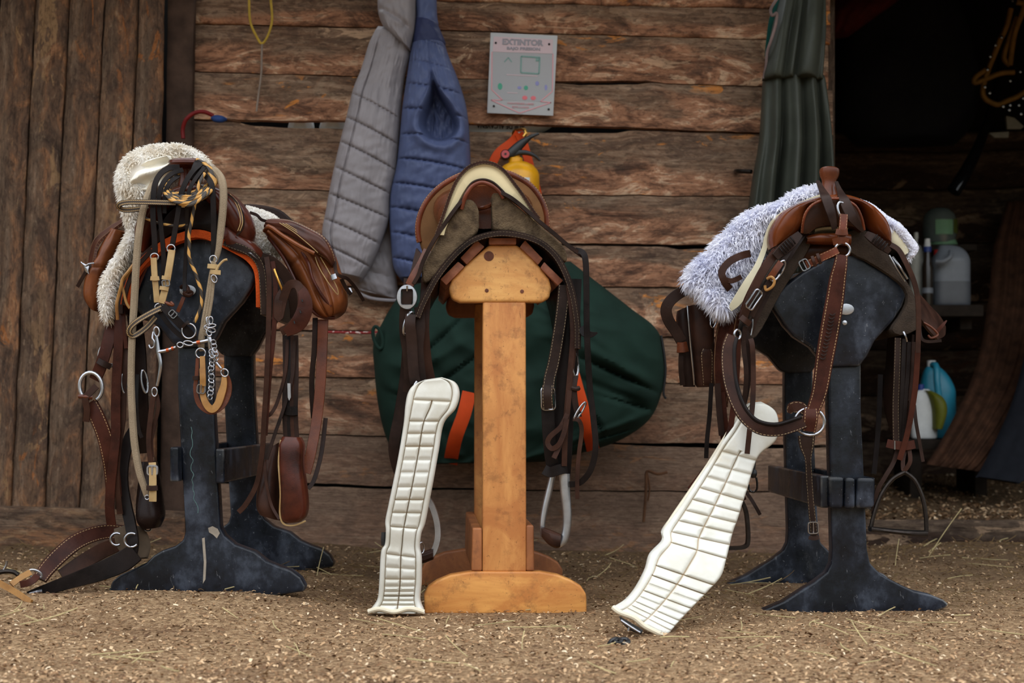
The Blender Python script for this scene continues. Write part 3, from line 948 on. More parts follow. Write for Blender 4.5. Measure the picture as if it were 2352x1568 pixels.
# ---- green duffel bag hung behind the middle saddle
d_t = thing('duffel_bag', 'large dark green canvas bag hanging behind the middle saddle', 'bag', P(1190, 840, 5.30))
def b_duf(u, t):
    f = .02*nz(u*4, t*3)+.014*nz(u*9+t*4, t*6, 4)+.010*(.5-abs(nz(u*7-t*6, t*5+u*4, 9)))*2-.01
    for (x, y, a, l, w, h) in ((.80, .45, .6, .17, .02, .022), (.86, .62, .5, .16, .018, -.025), (.9, .75, -.6, .12, .02, .018), (.2, .45, -.7, .16, .02, .018), (.16, .7, .8, .2, .02, -.012), (.72, .3, .9, .16, .02, .016), (.84, .52, .55, .16, .008, -.03), (.90, .66, .35, .1, .008, -.028), (.78, .72, .75, .14, .007, -.024), (.93, .8, -.5, .1, .008, -.02), (.22, .36, -.9, .18, .008, -.022), (.28, .5, -.75, .16, .007, -.024), (.15, .62, .4, .1, .008, -.018)):
        dx, dy = u-x, t-y; ca, sa = math.cos(a), math.sin(a)
        f += h*math.exp(-((dx*ca+dy*sa)/l)**2-((-dx*sa+dy*ca)/w)**2)
    return f
mb = MB()
relief(mb, [(935, 655, 1310, 600, 5.36), (905, 695, 1372, 648, 5.35), (882, 733, 1445, 705, 5.34), (858, 787, 1512, 762, 5.33), (860, 850, 1527, 845, 5.33), (867, 920, 1519, 905, 5.33), (878, 975, 1492, 962, 5.34),
            (890, 1012, 1440, 1002, 5.35), (908, 1048, 1372, 1030, 5.36), (950, 1066, 1250, 1060, 5.37)], .17, .05, b_duf, ns=90, k=12)
make('body', mb, M['canvas_green'], d_t)
mb = MB(); strap(mb, [(1078, 900, 5.115), (1066, 950, 5.11), (1048, 1000, 5.125), (1038, 1042, 5.18), (1035, 1064, 5.27)], 32, .004)
make('strap', mb, M['webbing'], d_t, 'orange webbing strap on the left')
mb = MB(); strap(mb, [(1272, 660, 5.20), (1283, 730, 5.125), (1300, 800, 5.10), (1322, 880, 5.10), (1342, 950, 5.115), (1355, 1000, 5.16), (1362, 1032, 5.26)], 30, .004)
make('strap', mb, M['webbing'], d_t, 'orange webbing strap on the right')
mb = MB(); strap(mb, [(1124, 480, 5.43), (1122, 420, 5.43), (1128, 385, 5.43), (1144, 352, 5.43), (1176, 326, 5.435), (1192, 306, 5.42)], 20, .004); strap(mb, [(1192, 306, 5.42), (1204, 335, 5.435), (1218, 385, 5.43), (1233, 440, 5.43), (1246, 520, 5.40), (1262, 600, 5.32), (1272, 660, 5.24)], 20, .004)
make('carrying_strap', mb, M['webbing'], d_t, 'long orange strap looped over the hook')
mb = MB(); ring(mb, (868, 775, 5.25), 10, 26, .006, 14)
make('handle', mb, M['canvas_green'], d_t)
mb = MB(); tube(mb, [(1519, 770, 5.30), (1529, 845, 5.30), (1524, 900, 5.3), (1530, 915, 5.3)], .004, 4, 6)
make('zip', mb, M['black_plastic'], d_t, 'black zip')

# ---- wall hook
h_t = thing('wall_hook', 'brass coloured hook holding the orange strap above the extinguisher', 'hook', P(1190, 305, 5.46))
mb = MB(); tube(mb, [(1180, 318, 5.45), (1180, 303, 5.44), (1190, 299, 5.42), (1203, 297, 5.38), (1208, 305, 5.37), (1203, 314, 5.37)], .006, 5, 8)
make('hook', mb, M['brass'], h_t)
mb = MB(); plate(mb, [(1176, 304), (1194, 304), (1193, 326), (1177, 326)], 5.462, .015)
make('mounting_plate', mb, M['white_plastic'], h_t, bevel=.001)

# ---- fire extinguisher
e_t = thing('fire_extinguisher', 'yellow fire extinguisher hanging on the wall behind the middle saddle', 'fire extinguisher', P(1193, 640, 5.36))
cx = P(1191, 0, 5.36)
mb = MB(); z0 = P(0, 640, 5.36).z; z1 = P(0, 402, 5.36).z; r0 = 48*5.36/F
lathe(mb, (cx.x, 5.36, 0), [(0, z0), (r0*.9, z0), (r0, z0+.01), (r0, z1), (r0*.93, z1+.014), (r0*.72, z1+.032), (r0*.42, z1+.043), (0, z1+.045)], 32)
make('cylinder', mb, M['yellow'], e_t, sharp=50)
mb = MB(); z2 = z1+.043; lathe(mb, (cx.x-.01, 5.36, 0), [(0, z2-.005), (.024, z2-.005), (.024, z2+.014), (.015, z2+.018), (.015, z2+.04), (0, z2+.042)], 20)
make('neck', mb, M['yellow'], e_t, sharp=50)
mb = MB(); ploft(mb, [(1158, 352, 1180, 362, 5.35, .014), (1172, 338, 1192, 352, 5.35, .014), (1192, 322, 1203, 338, 5.35, .012), (1215, 311, 1222, 318, 5.35, .009), (1236, 304, 1239, 309, 5.35, .006)], 4, 12, 3)
make('carry_handle', mb, M['black_plastic'], e_t)
mb = MB(); ploft(mb, [(1172, 348, 1178, 362, 5.35, .012), (1196, 344, 1196, 356, 5.35, .012), (1216, 347, 1214, 357, 5.35, .010), (1232, 356, 1228, 362, 5.35, .008), (1243, 368, 1238, 370, 5.35, .006)], 4, 12, 3)
make('lever', mb, M['black_plastic'], e_t)
mb = MB(); c = P(1161, 355, 5.34); lathe(mb, (c.x, c.y, c.z), [(0, -.012), (.017, -.012), (.017, .004), (.014, .006)], 24, axis=(0, -1, .15))
gg = make('gauge', mb, M['iron'], e_t)
mb = MB(); lathe(mb, (c.x, c.y, c.z), [(.0, .0052), (.0135, .0052), (.0135, .007), (0, .007)], 24, axis=(0, -1, .15))
make('dial', mb, M['red'], gg)
mb = MB(); lathe(mb, (c.x, c.y, c.z), [(.0, .006), (.004, .006), (.004, .0085), (0, .0085)], 12, axis=(0, -1, .15))
make('dial_hub', mb, M['iron'], gg)
mb = MB()
zz = [P(0, y, 5.36).z for y in (414, 470)]
for i in range(9):
    pass
grid = [[(cx.x+math.sin(a)*(r0+.001), 5.36-math.cos(a)*(r0+.001), z) for a in [math.radians(-5+9*i) for i in range(5)]] for z in zz]
sheet(mb, grid, .0008, 3)
make('label_sticker', mb, M['paper'], e_t, 'white paper label')

# ---- sign
cs = (P(1124, 75, 5.46)+P(1273, 266, 5.46))/2
s_t = thing('wall_sign', 'pale grey extinguisher sign with pink heading, screwed to the planks', 'sign', P(1199, 266, 5.466))
def sp_(x, y):   # position on the sign from the 1344x1568 look at [1110,65,1290,275]
    return (1110+x*180/1344, 65+y*210/1568)
mb = MB(); plate(mb, [sp_(125, 70), sp_(1275, 122), sp_(1200, 1500), sp_(65, 1452)], 5.462, .006)
make('plate', mb, M['sign'], s_t, bevel=.0025)
mb = MB(); plate(mb, [sp_(160, 405), sp_(1190, 440), sp_(1180, 1090), sp_(980, 1260), sp_(340, 1230), sp_(150, 1050)], 5.4612, .001)
make('panel', mb, M['sign_face'], s_t)
mb = MB(); plate(mb, [sp_(180, 140), sp_(1195, 190), sp_(1190, 435), sp_(160, 402)], 5.4606, .001)
make('heading_band', mb, M['sign_pink'], s_t, 'faded pink heading band')
def line(mb, pts, w, Y=5.4603):
    for a, b in zip(pts, pts[1:]):
        strap(mb, [(*sp_(*a), Y), (*sp_(*b), Y)], w, .0006, 2)
mb = MB(); line(mb, [(150, 405), (145, 1050), (330, 1228), (135, 1228), (625, 1452), (1165, 1272), (980, 1252), (1185, 1080), (1195, 435)], 2.2)
make('arrow_outline', mb, M['sign_red'], s_t, 'thin pink arrow outline')
mb = MB()
ps = [(215, 250), (1130, 272), (182, 1333), (1122, 1388)]
for q in ps:
    mb = MB(); c = P(*sp_(*q), 5.4595); lathe(mb, c, [(0, -.002), (.0038, -.002), (.0038, .001), (0, .0025)], 12, axis=(0, -1, 0))
    make('screw', mb, M['dark_dot'], s_t)
ang = -2.0
mb = MB(); c = P(*sp_(672, 245), 5.4595); add_text(mb, 'EXTINTOR', .027, c, ang, bold=.0012, width=.142)
make('lettering', mb, M['sign_txt'], s_t, 'word EXTINTOR', smooth=False)
mb = MB(); c = P(*sp_(690, 352), 5.4595); add_text(mb, 'BAJO PRESION', .0135, c, ang, width=.115, bold=.0005)
make('lettering', mb, M['sign_txt'], s_t, smooth=False)
mb = MB(); c = P(*sp_(640, 1292), 5.4595); add_text(mb, 'MANTENER LIBRE', 0.0095, c, ang, width=.09); c = P(*sp_(640, 1352), 5.4595); add_text(mb, 'ESTE LUGAR', 0.0095, c, ang, width=.058)
make('lettering', mb, M['sign_red'], s_t, smooth=False)
def blob(mb, x, y, rx, ry, Y=5.4600):
    c = [sp_(x+rx*math.cos(a*PI/6), y+ry*math.sin(a*PI/6)) for a in range(12)]
    plate(mb, c, Y, .0008)
for mt, items in (('sign_green', [(288, 995, 40, 58), (732, 1020, 36, 40)]), ('sign_lilac', [(620, 1018, 36, 26), (925, 945, 34, 40), (1075, 1015, 24, 50)]), ('sign_red2', [(712, 1190, 46, 36), (858, 1195, 46, 36)])):
    for it in items:
        mb = MB(); blob(mb, *it); make('pictogram', mb, M[mt], s_t)
mb = MB(); line(mb, [(650, 480), (645, 760), (955, 780), (970, 500), (650, 480)], 3.6); line(mb, [(360, 580), (430, 500), (490, 580)], 2.5); line(mb, [(900, 540), (960, 540)], 7)
make('diagram', mb, M['sign_teal'], s_t)
mb = MB(); line(mb, [(400, 795), (930, 820)], 2); line(mb, [(410, 1102), (590, 1110)], 2)
make('rule', mb, M['sign_pink'], s_t)

# ---- sack seen through the gap
k_t = thing('feed_sack', 'pale grey printed sack showing through the gap under the sign', 'sack', P(1190, 330, 5.72))
mb = MB(); relief(mb, [(1040, 235, 1270, 250, 5.63), (1040, 262, 1275, 275, 5.605), (1040, 285, 1262, 296, 5.595), (1040, 330, 1200, 330, 5.60), (1040, 400, 1200, 400, 5.62)], .05, .08, None, ns=20, k=5)
make('bag', mb, M['sack'], k_t)
mb = MB(); add_text(mb, 'ADE DE ALCAVENA', .021, P(1150, 290, 5.538), 178, width=.17, bold=.0006)
make('print', mb, M['dark_dot'], k_t, smooth=False)
for nm, x0, x1, lb in (('plastic_bag', 662, 722, 'white plastic bundle behind the gap, left of the other'), ('plastic_bag', 734, 800, 'white plastic bundle behind the gap, nearest the grey jacket')):
    mb = MB(); relief(mb, [(x0+22, 268, x1-12, 268, 5.62), (x0+8, 277, x1-4, 277, 5.605), (x0, 290, x1, 292, 5.60), (x0-3, 340, x1+2, 340, 5.62)], .05, .08, lambda u, t: .006*nz(u*6, t*4), ns=18, k=5)
    make(nm, mb, M['white_plastic'], None, lb, 'bag', 'white bundles behind the wall', base=P((x0+x1)/2, 320, 5.7))

# ---- cords, hooks and pegs
o = thing('cord', 'yellow cord loop hanging at the top left of the plank wall', 'cord', P(600, 0, 5.45))
mb = MB(); tube(mb, [(572, -40, 5.46), (572, 0, 5.46), (575, 50, 5.45), (590, 85, 5.45), (602, 100, 5.45), (616, 80, 5.45), (625, 45, 5.45), (622, 0, 5.46), (621, -40, 5.46)], .0042, 6, 8)
make('loop', mb, M['yellow_cord'], o)
mb = MB(); tube(mb, [(602, 100, 5.45), (601, 130, 5.45), (600, 170, 5.45), (594, 215, 5.455), (589, 256, 5.46)], .0035, 5, 8)
M['spike'] = plain('dull_wire', S(138, 124, 112), .5, var=.2)
make('spike', mb, M['spike'], o, 'thin grey wire end')
o = thing('hook_strap', 'dark red coated hook with blue grip beside the left post', 'hook', P(455, 262, 5.42))
mb = MB(); tube(mb, [(421, 318, 5.40), (420, 296, 5.40), (428, 274, 5.39), (448, 259, 5.39), (470, 257, 5.39), (490, 266, 5.40)], .007, 6, 10)
make('hook', mb, M['red_hook'], o)
mb = MB(); ploft(mb, [(484, 272, 488, 266, 5.40, .006), (492, 280, 496, 264, 5.40, .012), (508, 282, 511, 266, 5.40, .012), (521, 277, 522, 272, 5.41, .006)], 4, 12)
make('grip', mb, M['blue_grip'], o)
mb = MB(); tube(mb, [(520, 274, 5.41), (535, 277, 5.43), (552, 281, 5.455)], .004, 4, 8)
make('cord', mb, M['twine'], o)
mb = MB(); tube(mb, [(735, 762, 5.455), (790, 763, 5.45), (830, 764, 5.45), (875, 763, 5.45)], .0045, 6, 8)
m, nt, b = nt_new('red_white_cord'); g = G(nt); uv = g.n('ShaderNodeUVMap'); uv.uv_map = 'UVMap'; sp = g.n('ShaderNodeSeparateXYZ'); g.l(uv.outputs[0], sp.inputs[0])
g.l(g.mix(g.step(g.noise(g.mapping(uv.outputs[0], (2, 60, 1)), 1.0, 1), .55, .6), S(136, 30, 28), S(214, 186, 176)), b.inputs['Base Color']); b.inputs['Roughness'].default_value = .7
make('cord', mb, m, None, 'red and white flecked cord stretched along the wall left of the green bag', 'cord', base=P(800, 762, 5.45))
mb = MB(); tube(mb, [(1690, 393, 5.5), (1692, 393, 5.40), (1700, 393, 5.36), (1726, 394, 5.33)], .0075, 4, 10)
make('peg', mb, M['iron'], None, 'rusty iron peg sticking out beside the olive raincoat', 'peg', base=P(1700, 393, 5.45))
mb = MB(); tube(mb, [(1532, 1084, 5.47), (1510, 1088, 5.46), (1486, 1082, 5.46), (1484, 1110, 5.46), (1482, 1150, 5.465), (1478, 1198, 5.47)], .005, 5, 7); tube(mb, [(1486, 1082, 5.46), (1492, 1120, 5.465), (1488, 1150, 5.47)], .003, 4, 6)
make('twine', mb, M['twine'], None, 'frayed brown twine dangling from a low plank right of the green bag', 'twine', base=P(1484, 1100, 5.47))

# ================================================================ the dark tack room
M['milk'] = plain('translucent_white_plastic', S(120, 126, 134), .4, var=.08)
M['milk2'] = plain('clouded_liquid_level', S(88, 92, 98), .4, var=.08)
M['ivory'] = plain('ivory_plastic', S(176, 176, 166), .45)
M['mint'] = plain('mint_green_label', S(118, 160, 124), .5, var=.06)
M['olive_label'] = plain('olive_label', S(84, 92, 40), .5)
M['smoke'] = plain('smoky_clear_plastic', S(92, 102, 98), .25, var=.1)
M['brown_glass'] = plain('brown_bottle', S(46, 38, 30), .22, var=.2)
M['blue_jug'] = plain('bright_blue_plastic', S(40, 132, 158), .4, var=.1)
M['cobalt'] = plain('blue_cap', S(36, 58, 128), .4)
M['olive'] = plain('olive_plastic', S(96, 98, 30), .45)
M['rib'] = plain('brown_ribbed_mat', S(66, 42, 28), .85, var=.5, scale=20, bump=.5, bscale=90)
M['black_cloth'] = plain('black_cloth', S(22, 24, 30), .85, var=.2)
M['red_cloth'] = plain('dark_red_cloth', S(66, 14, 14), .8, var=.25)
M['black_gloss'] = plain('glossy_black', S(12, 12, 14), .15, var=.1)
M['shelf'] = plain('shade_dark_board', S(44, 37, 31), .9, var=.3, bump=.3)  # board colour darkened to carry the dim room's shade
M['dim_card'] = plain('dim_card', S(104, 100, 88), .7)
M['rope_gold'] = plain('gold_rope', S(112, 82, 36), .75, var=.25, scale=40, bump=.5)
YS = 6.75
# shelf
mb = MB(); c0 = P(2040, 704, YS); c1 = P(2240, 730, YS); box(mb, c0.x, c1.x, YS-.12, YS+.16, c1.z, c0.z)
o = thing('shelf', 'dark timber shelf holding jugs and bottles in the tack room', 'shelf', (c0.x+.15, YS, c1.z))
make('board', mb, M['shelf'], o, bevel=.004)
mb = MB(); box(mb, c0.x+.02, c0.x+.07, YS-.02, YS+.8, c1.z-.05, c1.z); make('bracket', mb, M['shelf'], o, bevel=.003)
mb = MB(); box(mb, c1.x-.07, c1.x-.02, YS-.02, YS+.8, c1.z-.05, c1.z); make('bracket', mb, M['shelf'], o, bevel=.003)
zs = c0.z
def zpx(y, Y=YS): return P(0, y, Y).z
# plastic jug
x = P(2182, 0, YS).x; s = YS/F
o = thing('jug', 'cloudy white plastic jug with red cap on the tack room shelf', 'jug', (x, YS, zs))
mb = MB()
def sq(y, w, d=None, dx=0): return (Vector((x+dx*s, YS, zpx(y))), Vector((w*s, 0, 0)), Vector((0, (d or w*.8)*s, 0)))
loft(mb, [sq(704, 40), sq(696, 43), sq(655, 43), sq(648, 43)], 3, 24, 4)
make('lower_body', mb, M['milk2'], o, 'greyer part filled with liquid')
mb = MB(); loft(mb, [sq(648, 43), sq(610, 43), sq(596, 42), sq(580, 34, None, 1), sq(568, 24, None, -4), sq(564, 14, 14, -12)], 3, 24, 3.5)
make('upper_body', mb, M['milk'], o)
mb = MB(); lathe(mb, (x-27*s, YS, zpx(586)), [(0, 0), (10*s, 0), (10*s, 12*s), (0, 13*s)], 16); make('cap', mb, M['red'], o, 'red cap')
mb = MB(); tube(mb, [(2150, 600, YS-.10), (2165, 600, YS-.11), (2182, 590, YS-.11), (2184, 577, YS-.09)], .011, 5, 10); make('handle', mb, M['milk'], o)
mb = MB(); tube(mb, [(2228, 640, YS-.03), (2231, 610, YS-.03), (2229, 690, YS-.03)], .002, 2, 6)
# spray bottle
x = P(2130, 0, YS-.06).x
o = thing('bottle', 'slim brown bottle with white nozzle and blue collar beside the jug', 'bottle', (x, YS-.06, zs))
mb = MB(); lathe(mb, (x, YS-.06, 0), [(0, zs), (12*s, zs), (12.5*s, zs+.01), (12.5*s, zpx(616)), (8*s, zpx(594)), (7*s, zpx(580)), (0, zpx(580))], 18); make('body', mb, M['brown_glass'], o)
mb = MB(); lathe(mb, (x, YS-.06, 0), [(0, zpx(582)), (9*s, zpx(582)), (9*s, zpx(570)), (0, zpx(570))], 16); make('collar', mb, M['cobalt'], o, 'blue collar')
mb = MB(); lathe(mb, (x, YS-.06, 0), [(0, zpx(571)), (7.5*s, zpx(571)), (6*s, zpx(552)), (0, zpx(551))], 14); make('nozzle', mb, M['white_plastic'], o, 'white nozzle')
mb = MB(); lathe(mb, (x, YS-.06, 0), [(0, zpx(676)), (12.9*s, zpx(676)), (12.9*s, zpx(664)), (0, zpx(664))], 18); make('label_band', mb, M['milk'], o, 'pale band')
x = P(2104, 0, YS).x
o = thing('bottle', 'ivory white upright bottle at the left end of the tack room shelf', 'bottle', (x, YS, zs))
mb = MB(); lathe(mb, (x, YS, 0), [(0, zs), (15*s, zs), (15.5*s, zs+.01), (15.5*s, zpx(580)), (11*s, zpx(566)), (4*s, zpx(560)), (4*s, zpx(540)), (0, zpx(539))], 20); make('body', mb, M['ivory'], o)
mb = MB(); lathe(mb, (x, YS, 0), [(0, zpx(548)), (5.5*s, zpx(548)), (5*s, zpx(534)), (0, zpx(533))], 12); make('cap', mb, M['ivory'], o)
# big inverted canister with mint label, on a second board
Y2 = 7.15; s2 = Y2/F
x = P(2160, 0, Y2).x
mb = MB(); a0 = P(2090, 566, Y2); a1 = P(2230, 580, Y2)
o = thing('shelf', 'narrow upper shelf board under the green labelled canister', 'shelf', (x, Y2, a1.z)); box(mb, a0.x, a1.x, Y2-.1, Y2+.47, a1.z, a0.z); make('board', mb, M['shelf'], o, bevel=.003)
zb = a0.z
o = thing('canister', 'smoky clear domed canister with mint green label above the jug', 'canister', (x, Y2, zb))
mb = MB(); lathe(mb, (x-2*s2, Y2, 0), [(0, zb+.015), (34*s2, zb+.015), (38*s2, zpx(540, Y2)), (39*s2, zpx(512, Y2)), (35*s2, zpx(494, Y2)), (24*s2, zpx(482, Y2)), (8*s2, zpx(477, Y2)), (0, zpx(476, Y2))], 28); make('dome', mb, M['smoke'], o)
mb = MB(); lathe(mb, (x+4*s2, Y2, 0), [(0, zb), (33*s2, zb), (34*s2, zb+.012), (30*s2, zb+.03), (0, zb+.03)], 28); make('base', mb, M['mint'], o, 'mint green base')
def cyl_patch(a0, a1, y0, y1, r):
    return [[(x-2*s2+math.sin(math.radians(a))*r, Y2-math.cos(math.radians(a))*r, zpx(y, Y2)) for a in [a0+(a1-a0)*i/4 for i in range(5)]] for y in (y0, (y0+y1)/2, y1)]
mb = MB(); sheet(mb, cyl_patch(-28, 32, 508, 542, 40*s2), .001, 3); make('label_sticker', mb, M['mint'], o, 'mint green label')
mb = MB(); sheet(mb, cyl_patch(36, 72, 506, 538, 40*s2), .001, 3); make('label_sticker', mb, M['olive_label'], o, 'olive label')
# lower jugs
Y3 = 6.65; s3 = Y3/F
zl = zpx(1008, Y3)
mb = MB(); q = P(2060, 1008, Y3); q1 = P(2250, 1030, Y3); box(mb, q.x, q1.x, Y3-.14, Y3+.2, q1.z, q.z)
o = thing('bench', 'low dark board under the blue jug and the white green bottle', 'bench', (q.x+.15, Y3, zpx(1075, Y3)))
make('board', mb, M['shelf'], o, bevel=.004)
for dx in (.03, .3):
    mb = MB(); box(mb, q.x+dx, q.x+dx+.05, Y3-.1, Y3+.18, .14, q1.z); make('leg', mb, M['shelf'], o, bevel=.003)
x = P(2150, 0, Y3+.12).x; Yj = Y3+.10
o = thing('jug', 'bright blue plastic jug with white cap near the tack room floor', 'jug', (x, Yj, zl))
mb = MB()
def sj(y, w, dx=0): return (Vector((x+dx*s3, Yj, zpx(y, Y3))), Vector((w*s3, 0, 0)), Vector((0, w*.6*s3, 0)))
loft(mb, [sj(1006, 38), sj(990, 41), sj(920, 42), sj(892, 40), sj(866, 32, -4), sj(846, 20, -9), sj(838, 9, -12)], 4, 24, 2.8)
make('body', mb, M['blue_jug'], o)
mb = MB(); lathe(mb, (x-14*s3, Yj, zpx(840, Y3)), [(0, 0), (10*s3, 0), (10*s3, 14*s3), (0, 15*s3)], 14); make('cap', mb, M['white_plastic'], o, 'white cap')
mb = MB(); tube(mb, [(2142, 838, Y3-.0), (2150, 842, Y3-.03), (2152, 875, Y3-.05), (2156, 910, Y3-.05)], .014, 5, 10); make('handle', mb, M['blue_jug'], o)
x = P(2122, 0, Y3-.06).x
o = thing('bottle', 'white and olive bottle with blue cap in front of the blue jug', 'bottle', (x, Y3-.06, zl))
mb = MB()
def sk(y, w, dx=0): return (Vector((x+dx*s3, Y3-.06, zpx(y, Y3))), Vector((w*s3, 0, 0)), Vector((0, w*.6*s3, 0)))
loft(mb, [sk(1006, 27), sk(995, 30), sk(930, 30), sk(905, 24), sk(894, 10)], 4, 24, 2.6); make('body', mb, M['white_plastic'], o)
mb = MB(); lathe(mb, (x-7*s3, Y3-.06, zpx(896, Y3)), [(0, 0), (8*s3, 0), (8*s3, 13*s3), (0, 13*s3)], 14); make('cap', mb, M['cobalt'], o, 'blue cap')
mb = MB(); ploft(mb, [(2138, 985, 2160, 985, Y3-.07, .065), (2136, 940, 2172, 945, Y3-.07, .07), (2128, 908, 2165, 915, Y3-.07, .06), (2122, 896, 2140, 898, Y3-.07, .03)], 4, 16, 2.5); make('label_sleeve', mb, M['olive'], o, 'olive sleeve')
# ribbed mat and black cloth
mb = MB()
rows = [(2312, 462, 2420, 452, 7.3), (2284, 560, 2440, 560, 7.2), (2270, 690, 2440, 700, 7.0), (2242, 840, 2410, 850, 6.75), (2190, 960, 2350, 965, 6.5), (2128, 1066, 2262, 1084, 6.3)]
relief(mb, rows, .035, .03, lambda u, t: .008*math.sin(u*44)+.012*nz(u*4, t*3), ns=90, k=8)
make('mat', mb, M['rib'], None, 'brown ribbed mat leaning in the dark right corner', 'mat', base=P(2190, 1070, 6.35))
mb = MB()
relief(mb, [(2380, 700, 2480, 700, 6.6), (2350, 830, 2450, 830, 6.5), (2318, 940, 2420, 940, 6.4), (2262, 1060, 2380, 1070, 6.25), (2240, 1096, 2340, 1112, 6.18)], .03, .03, lambda u, t: .012*nz(u*5, t*4), ns=30, k=6)
make('cloth', mb, M['black_cloth'], None, 'black cloth lying against the foot of the brown mat', 'cloth', base=P(2290, 1100, 6.2))
mb = MB()
relief(mb, [(1990, -60, 2160, -60, 7.2), (1935, 60, 2210, 40, 7.15), (1915, 180, 2245, 170, 7.1), (1920, 280, 2235, 280, 7.1), (1965, 336, 2190, 334, 7.15)], .2, .1, lambda u, t: .02*nz(u*4, t*4), ns=40, k=8)
make('garment_bag', mb, M['black_cloth'], None, 'bulky black bag hanging high in the dark doorway', 'bag', base=P(2080, 330, 7.15))
mb = MB()
relief(mb, [(1900, -60, 2110, -60, 6.8), (1900, 0, 2070, -5, 6.75), (1900, 45, 2010, 40, 6.72), (1900, 86, 1950, 84, 6.75)], .09, .06, lambda u, t: .012*nz(u*5, t*4), ns=30, k=8)
make('cloth_bag', mb, M['red_cloth'], None, 'dark red cloth bag at the top edge of the doorway', 'bag', base=P(1960, 80, 6.75))
mb = MB(); tube(mb, [(2300, 120, 7.0, .012), (2282, 230, 6.9, .016), (2250, 330, 6.8, .022), (2215, 400, 6.72, .028), (2190, 440, 6.7, .030)], .02, 6, 14)
make('sheath', mb, M['black_gloss'], None, 'long glossy black sheath slanting down in the doorway', 'sheath', base=P(2215, 400, 6.72))
o = thing('rope_halter', 'gold rope halter with shiny studs hanging at the top right corner', 'halter', P(2310, 20, 6.5))
Yh = 6.5
for pts in ([(2322, 20, Yh), (2312, 60, Yh), (2298, 90, Yh)], [(2298, 90, Yh), (2282, 130, Yh), (2270, 160, Yh), (2258, 200, Yh), (2262, 225, Yh), (2290, 240, Yh), (2312, 232, Yh)], [(2264, 160, Yh), (2240, 178, Yh), (2240, 190, Yh), (2262, 182, Yh), (2300, 168, Yh), (2330, 166, Yh)],
            [(2336, 40, Yh+.04), (2318, 90, Yh+.04), (2306, 132, Yh+.04), (2320, 150, Yh+.04)], [(2360, -10, Yh), (2348, 30, Yh), (2330, 80, Yh+.02), (2320, 150, Yh+.03)], [(2312, 232, Yh), (2340, 220, Yh), (2370, 200, Yh)], [(2335, 5, Yh), (2360, 10, Yh)]):
    mb = MB(); tube(mb, pts, .011, 6, 9); make('rope', mb, M['rope_gold'], o)
for (px, py) in ((2300, 86), (2286, 104), (2274, 130), (2268, 160), (2262, 200), (2273, 214), (2320, 186), (2304, 245), (2320, 242), (2318, 253), (2340, 242), (2345, 262), (2343, 165), (2350, 226), (2325, 2)):
    mb = MB(); c = P(px, py, Yh-.02); lathe(mb, c, [(0, 0), (.006, .001), (.0068, .005), (0, .009)], 10, axis=(0, -1, .3)); make('stud', mb, M['steel'], o)
for q in ([(2311, 266), (2330, 270), (2352, 290), (2346, 296), (2314, 296)], [(2272, 305), (2318, 302), (2316, 316), (2285, 316)]):
    mb = MB(); plate(mb, q, Yh+.1, .02); make('tag', mb, M['dim_card'], o, bevel=.002)
# ================================================================ saddle stands
M['honey'] = wood('honey_pine', S(208, 146, 84), S(178, 112, 62), S(112, 70, 44), (22, 22, 5), .38)
M['honey_h'] = wood('honey_pine_across', S(226, 172, 104), S(204, 142, 80), S(112, 70, 44), (4, 16, 26), .38)
M['slat'] = wood('reddish_slat', S(164, 104, 76), S(122, 70, 50), S(90, 56, 42), (20, 3, 20), .45)
M['cheek'] = wood('reddish_cheek', S(170, 108, 64), S(134, 82, 50), S(90, 60, 42), (20, 20, 5), .45)
M['knot'] = plain('dark_knot', S(104, 62, 46), .5, var=.3, scale=60)
t = thing('saddle_stand', 'honey coloured pine saddle stand under the middle saddle', 'saddle stand', P(1161, 1406, 4.2))
SH = -.055
# feet, front and back
def arch(dx, dy):
    return [(975+dx, 1409+dy), (974+dx, 1366+dy), (984+dx, 1347+dy), (1004+dx, 1333+dy), (1035+dx, 1320+dy), (1085+dx, 1312+dy), (1240+dx, 1312+dy), (1282+dx, 1320+dy), (1312+dx, 1332+dy), (1335+dx, 1346+dy), (1347+dx, 1364+dy), (1348+dx, 1412+dy)]
M['honey_f'] = wood('honey_pine_foot', S(214, 152, 82), S(186, 118, 60), S(116, 74, 46), (4, 16, 26), .38)
mb = MB(); plate(mb, arch(0, 0), 3.98, .048, SH); make('foot', mb, M['honey_f'], t, bevel=.006, bseg=3)
mb = MB()
b0 = len(mb.v); plate(mb, arch(0, 0), 3.98, .048, SH)
mb.v = [(x+SH*.60-.008, y+.60, z+.004) for x, y, z in mb.v]
make('foot', mb, M['cheek'], t, bevel=.006, bseg=3)
# posts
mb = MB(); plate(mb, [(1109, 692), (1208, 692), (1209, 1313), (1108, 1313)], 3.985, .05, SH); make('post', mb, M['honey'], t, bevel=.006, bseg=3)
mb = MB(); plate(mb, [(1109, 660), (1208, 660), (1209, 1313), (1108, 1313)], 3.985, .05, SH)
mb.v = [(x+SH*.58-.002, y+.58, z) for x, y, z in mb.v]; make('post', mb, M['honey'], t, bevel=.006, bseg=3)
# cheeks running front to back
mb = MB(); plate(mb, [(1085, 1212), (1107, 1212), (1107, 1311), (1083, 1311)], 3.985, .66, SH, dz=.0); make('stretcher', mb, M['cheek'], t, bevel=.005, bseg=3)
mb = MB(); plate(mb, [(1209, 1206), (1226, 1206), (1227, 1311), (1209, 1311)], 3.985, .66, SH); make('stretcher', mb, M['cheek'], t, bevel=.005, bseg=3)
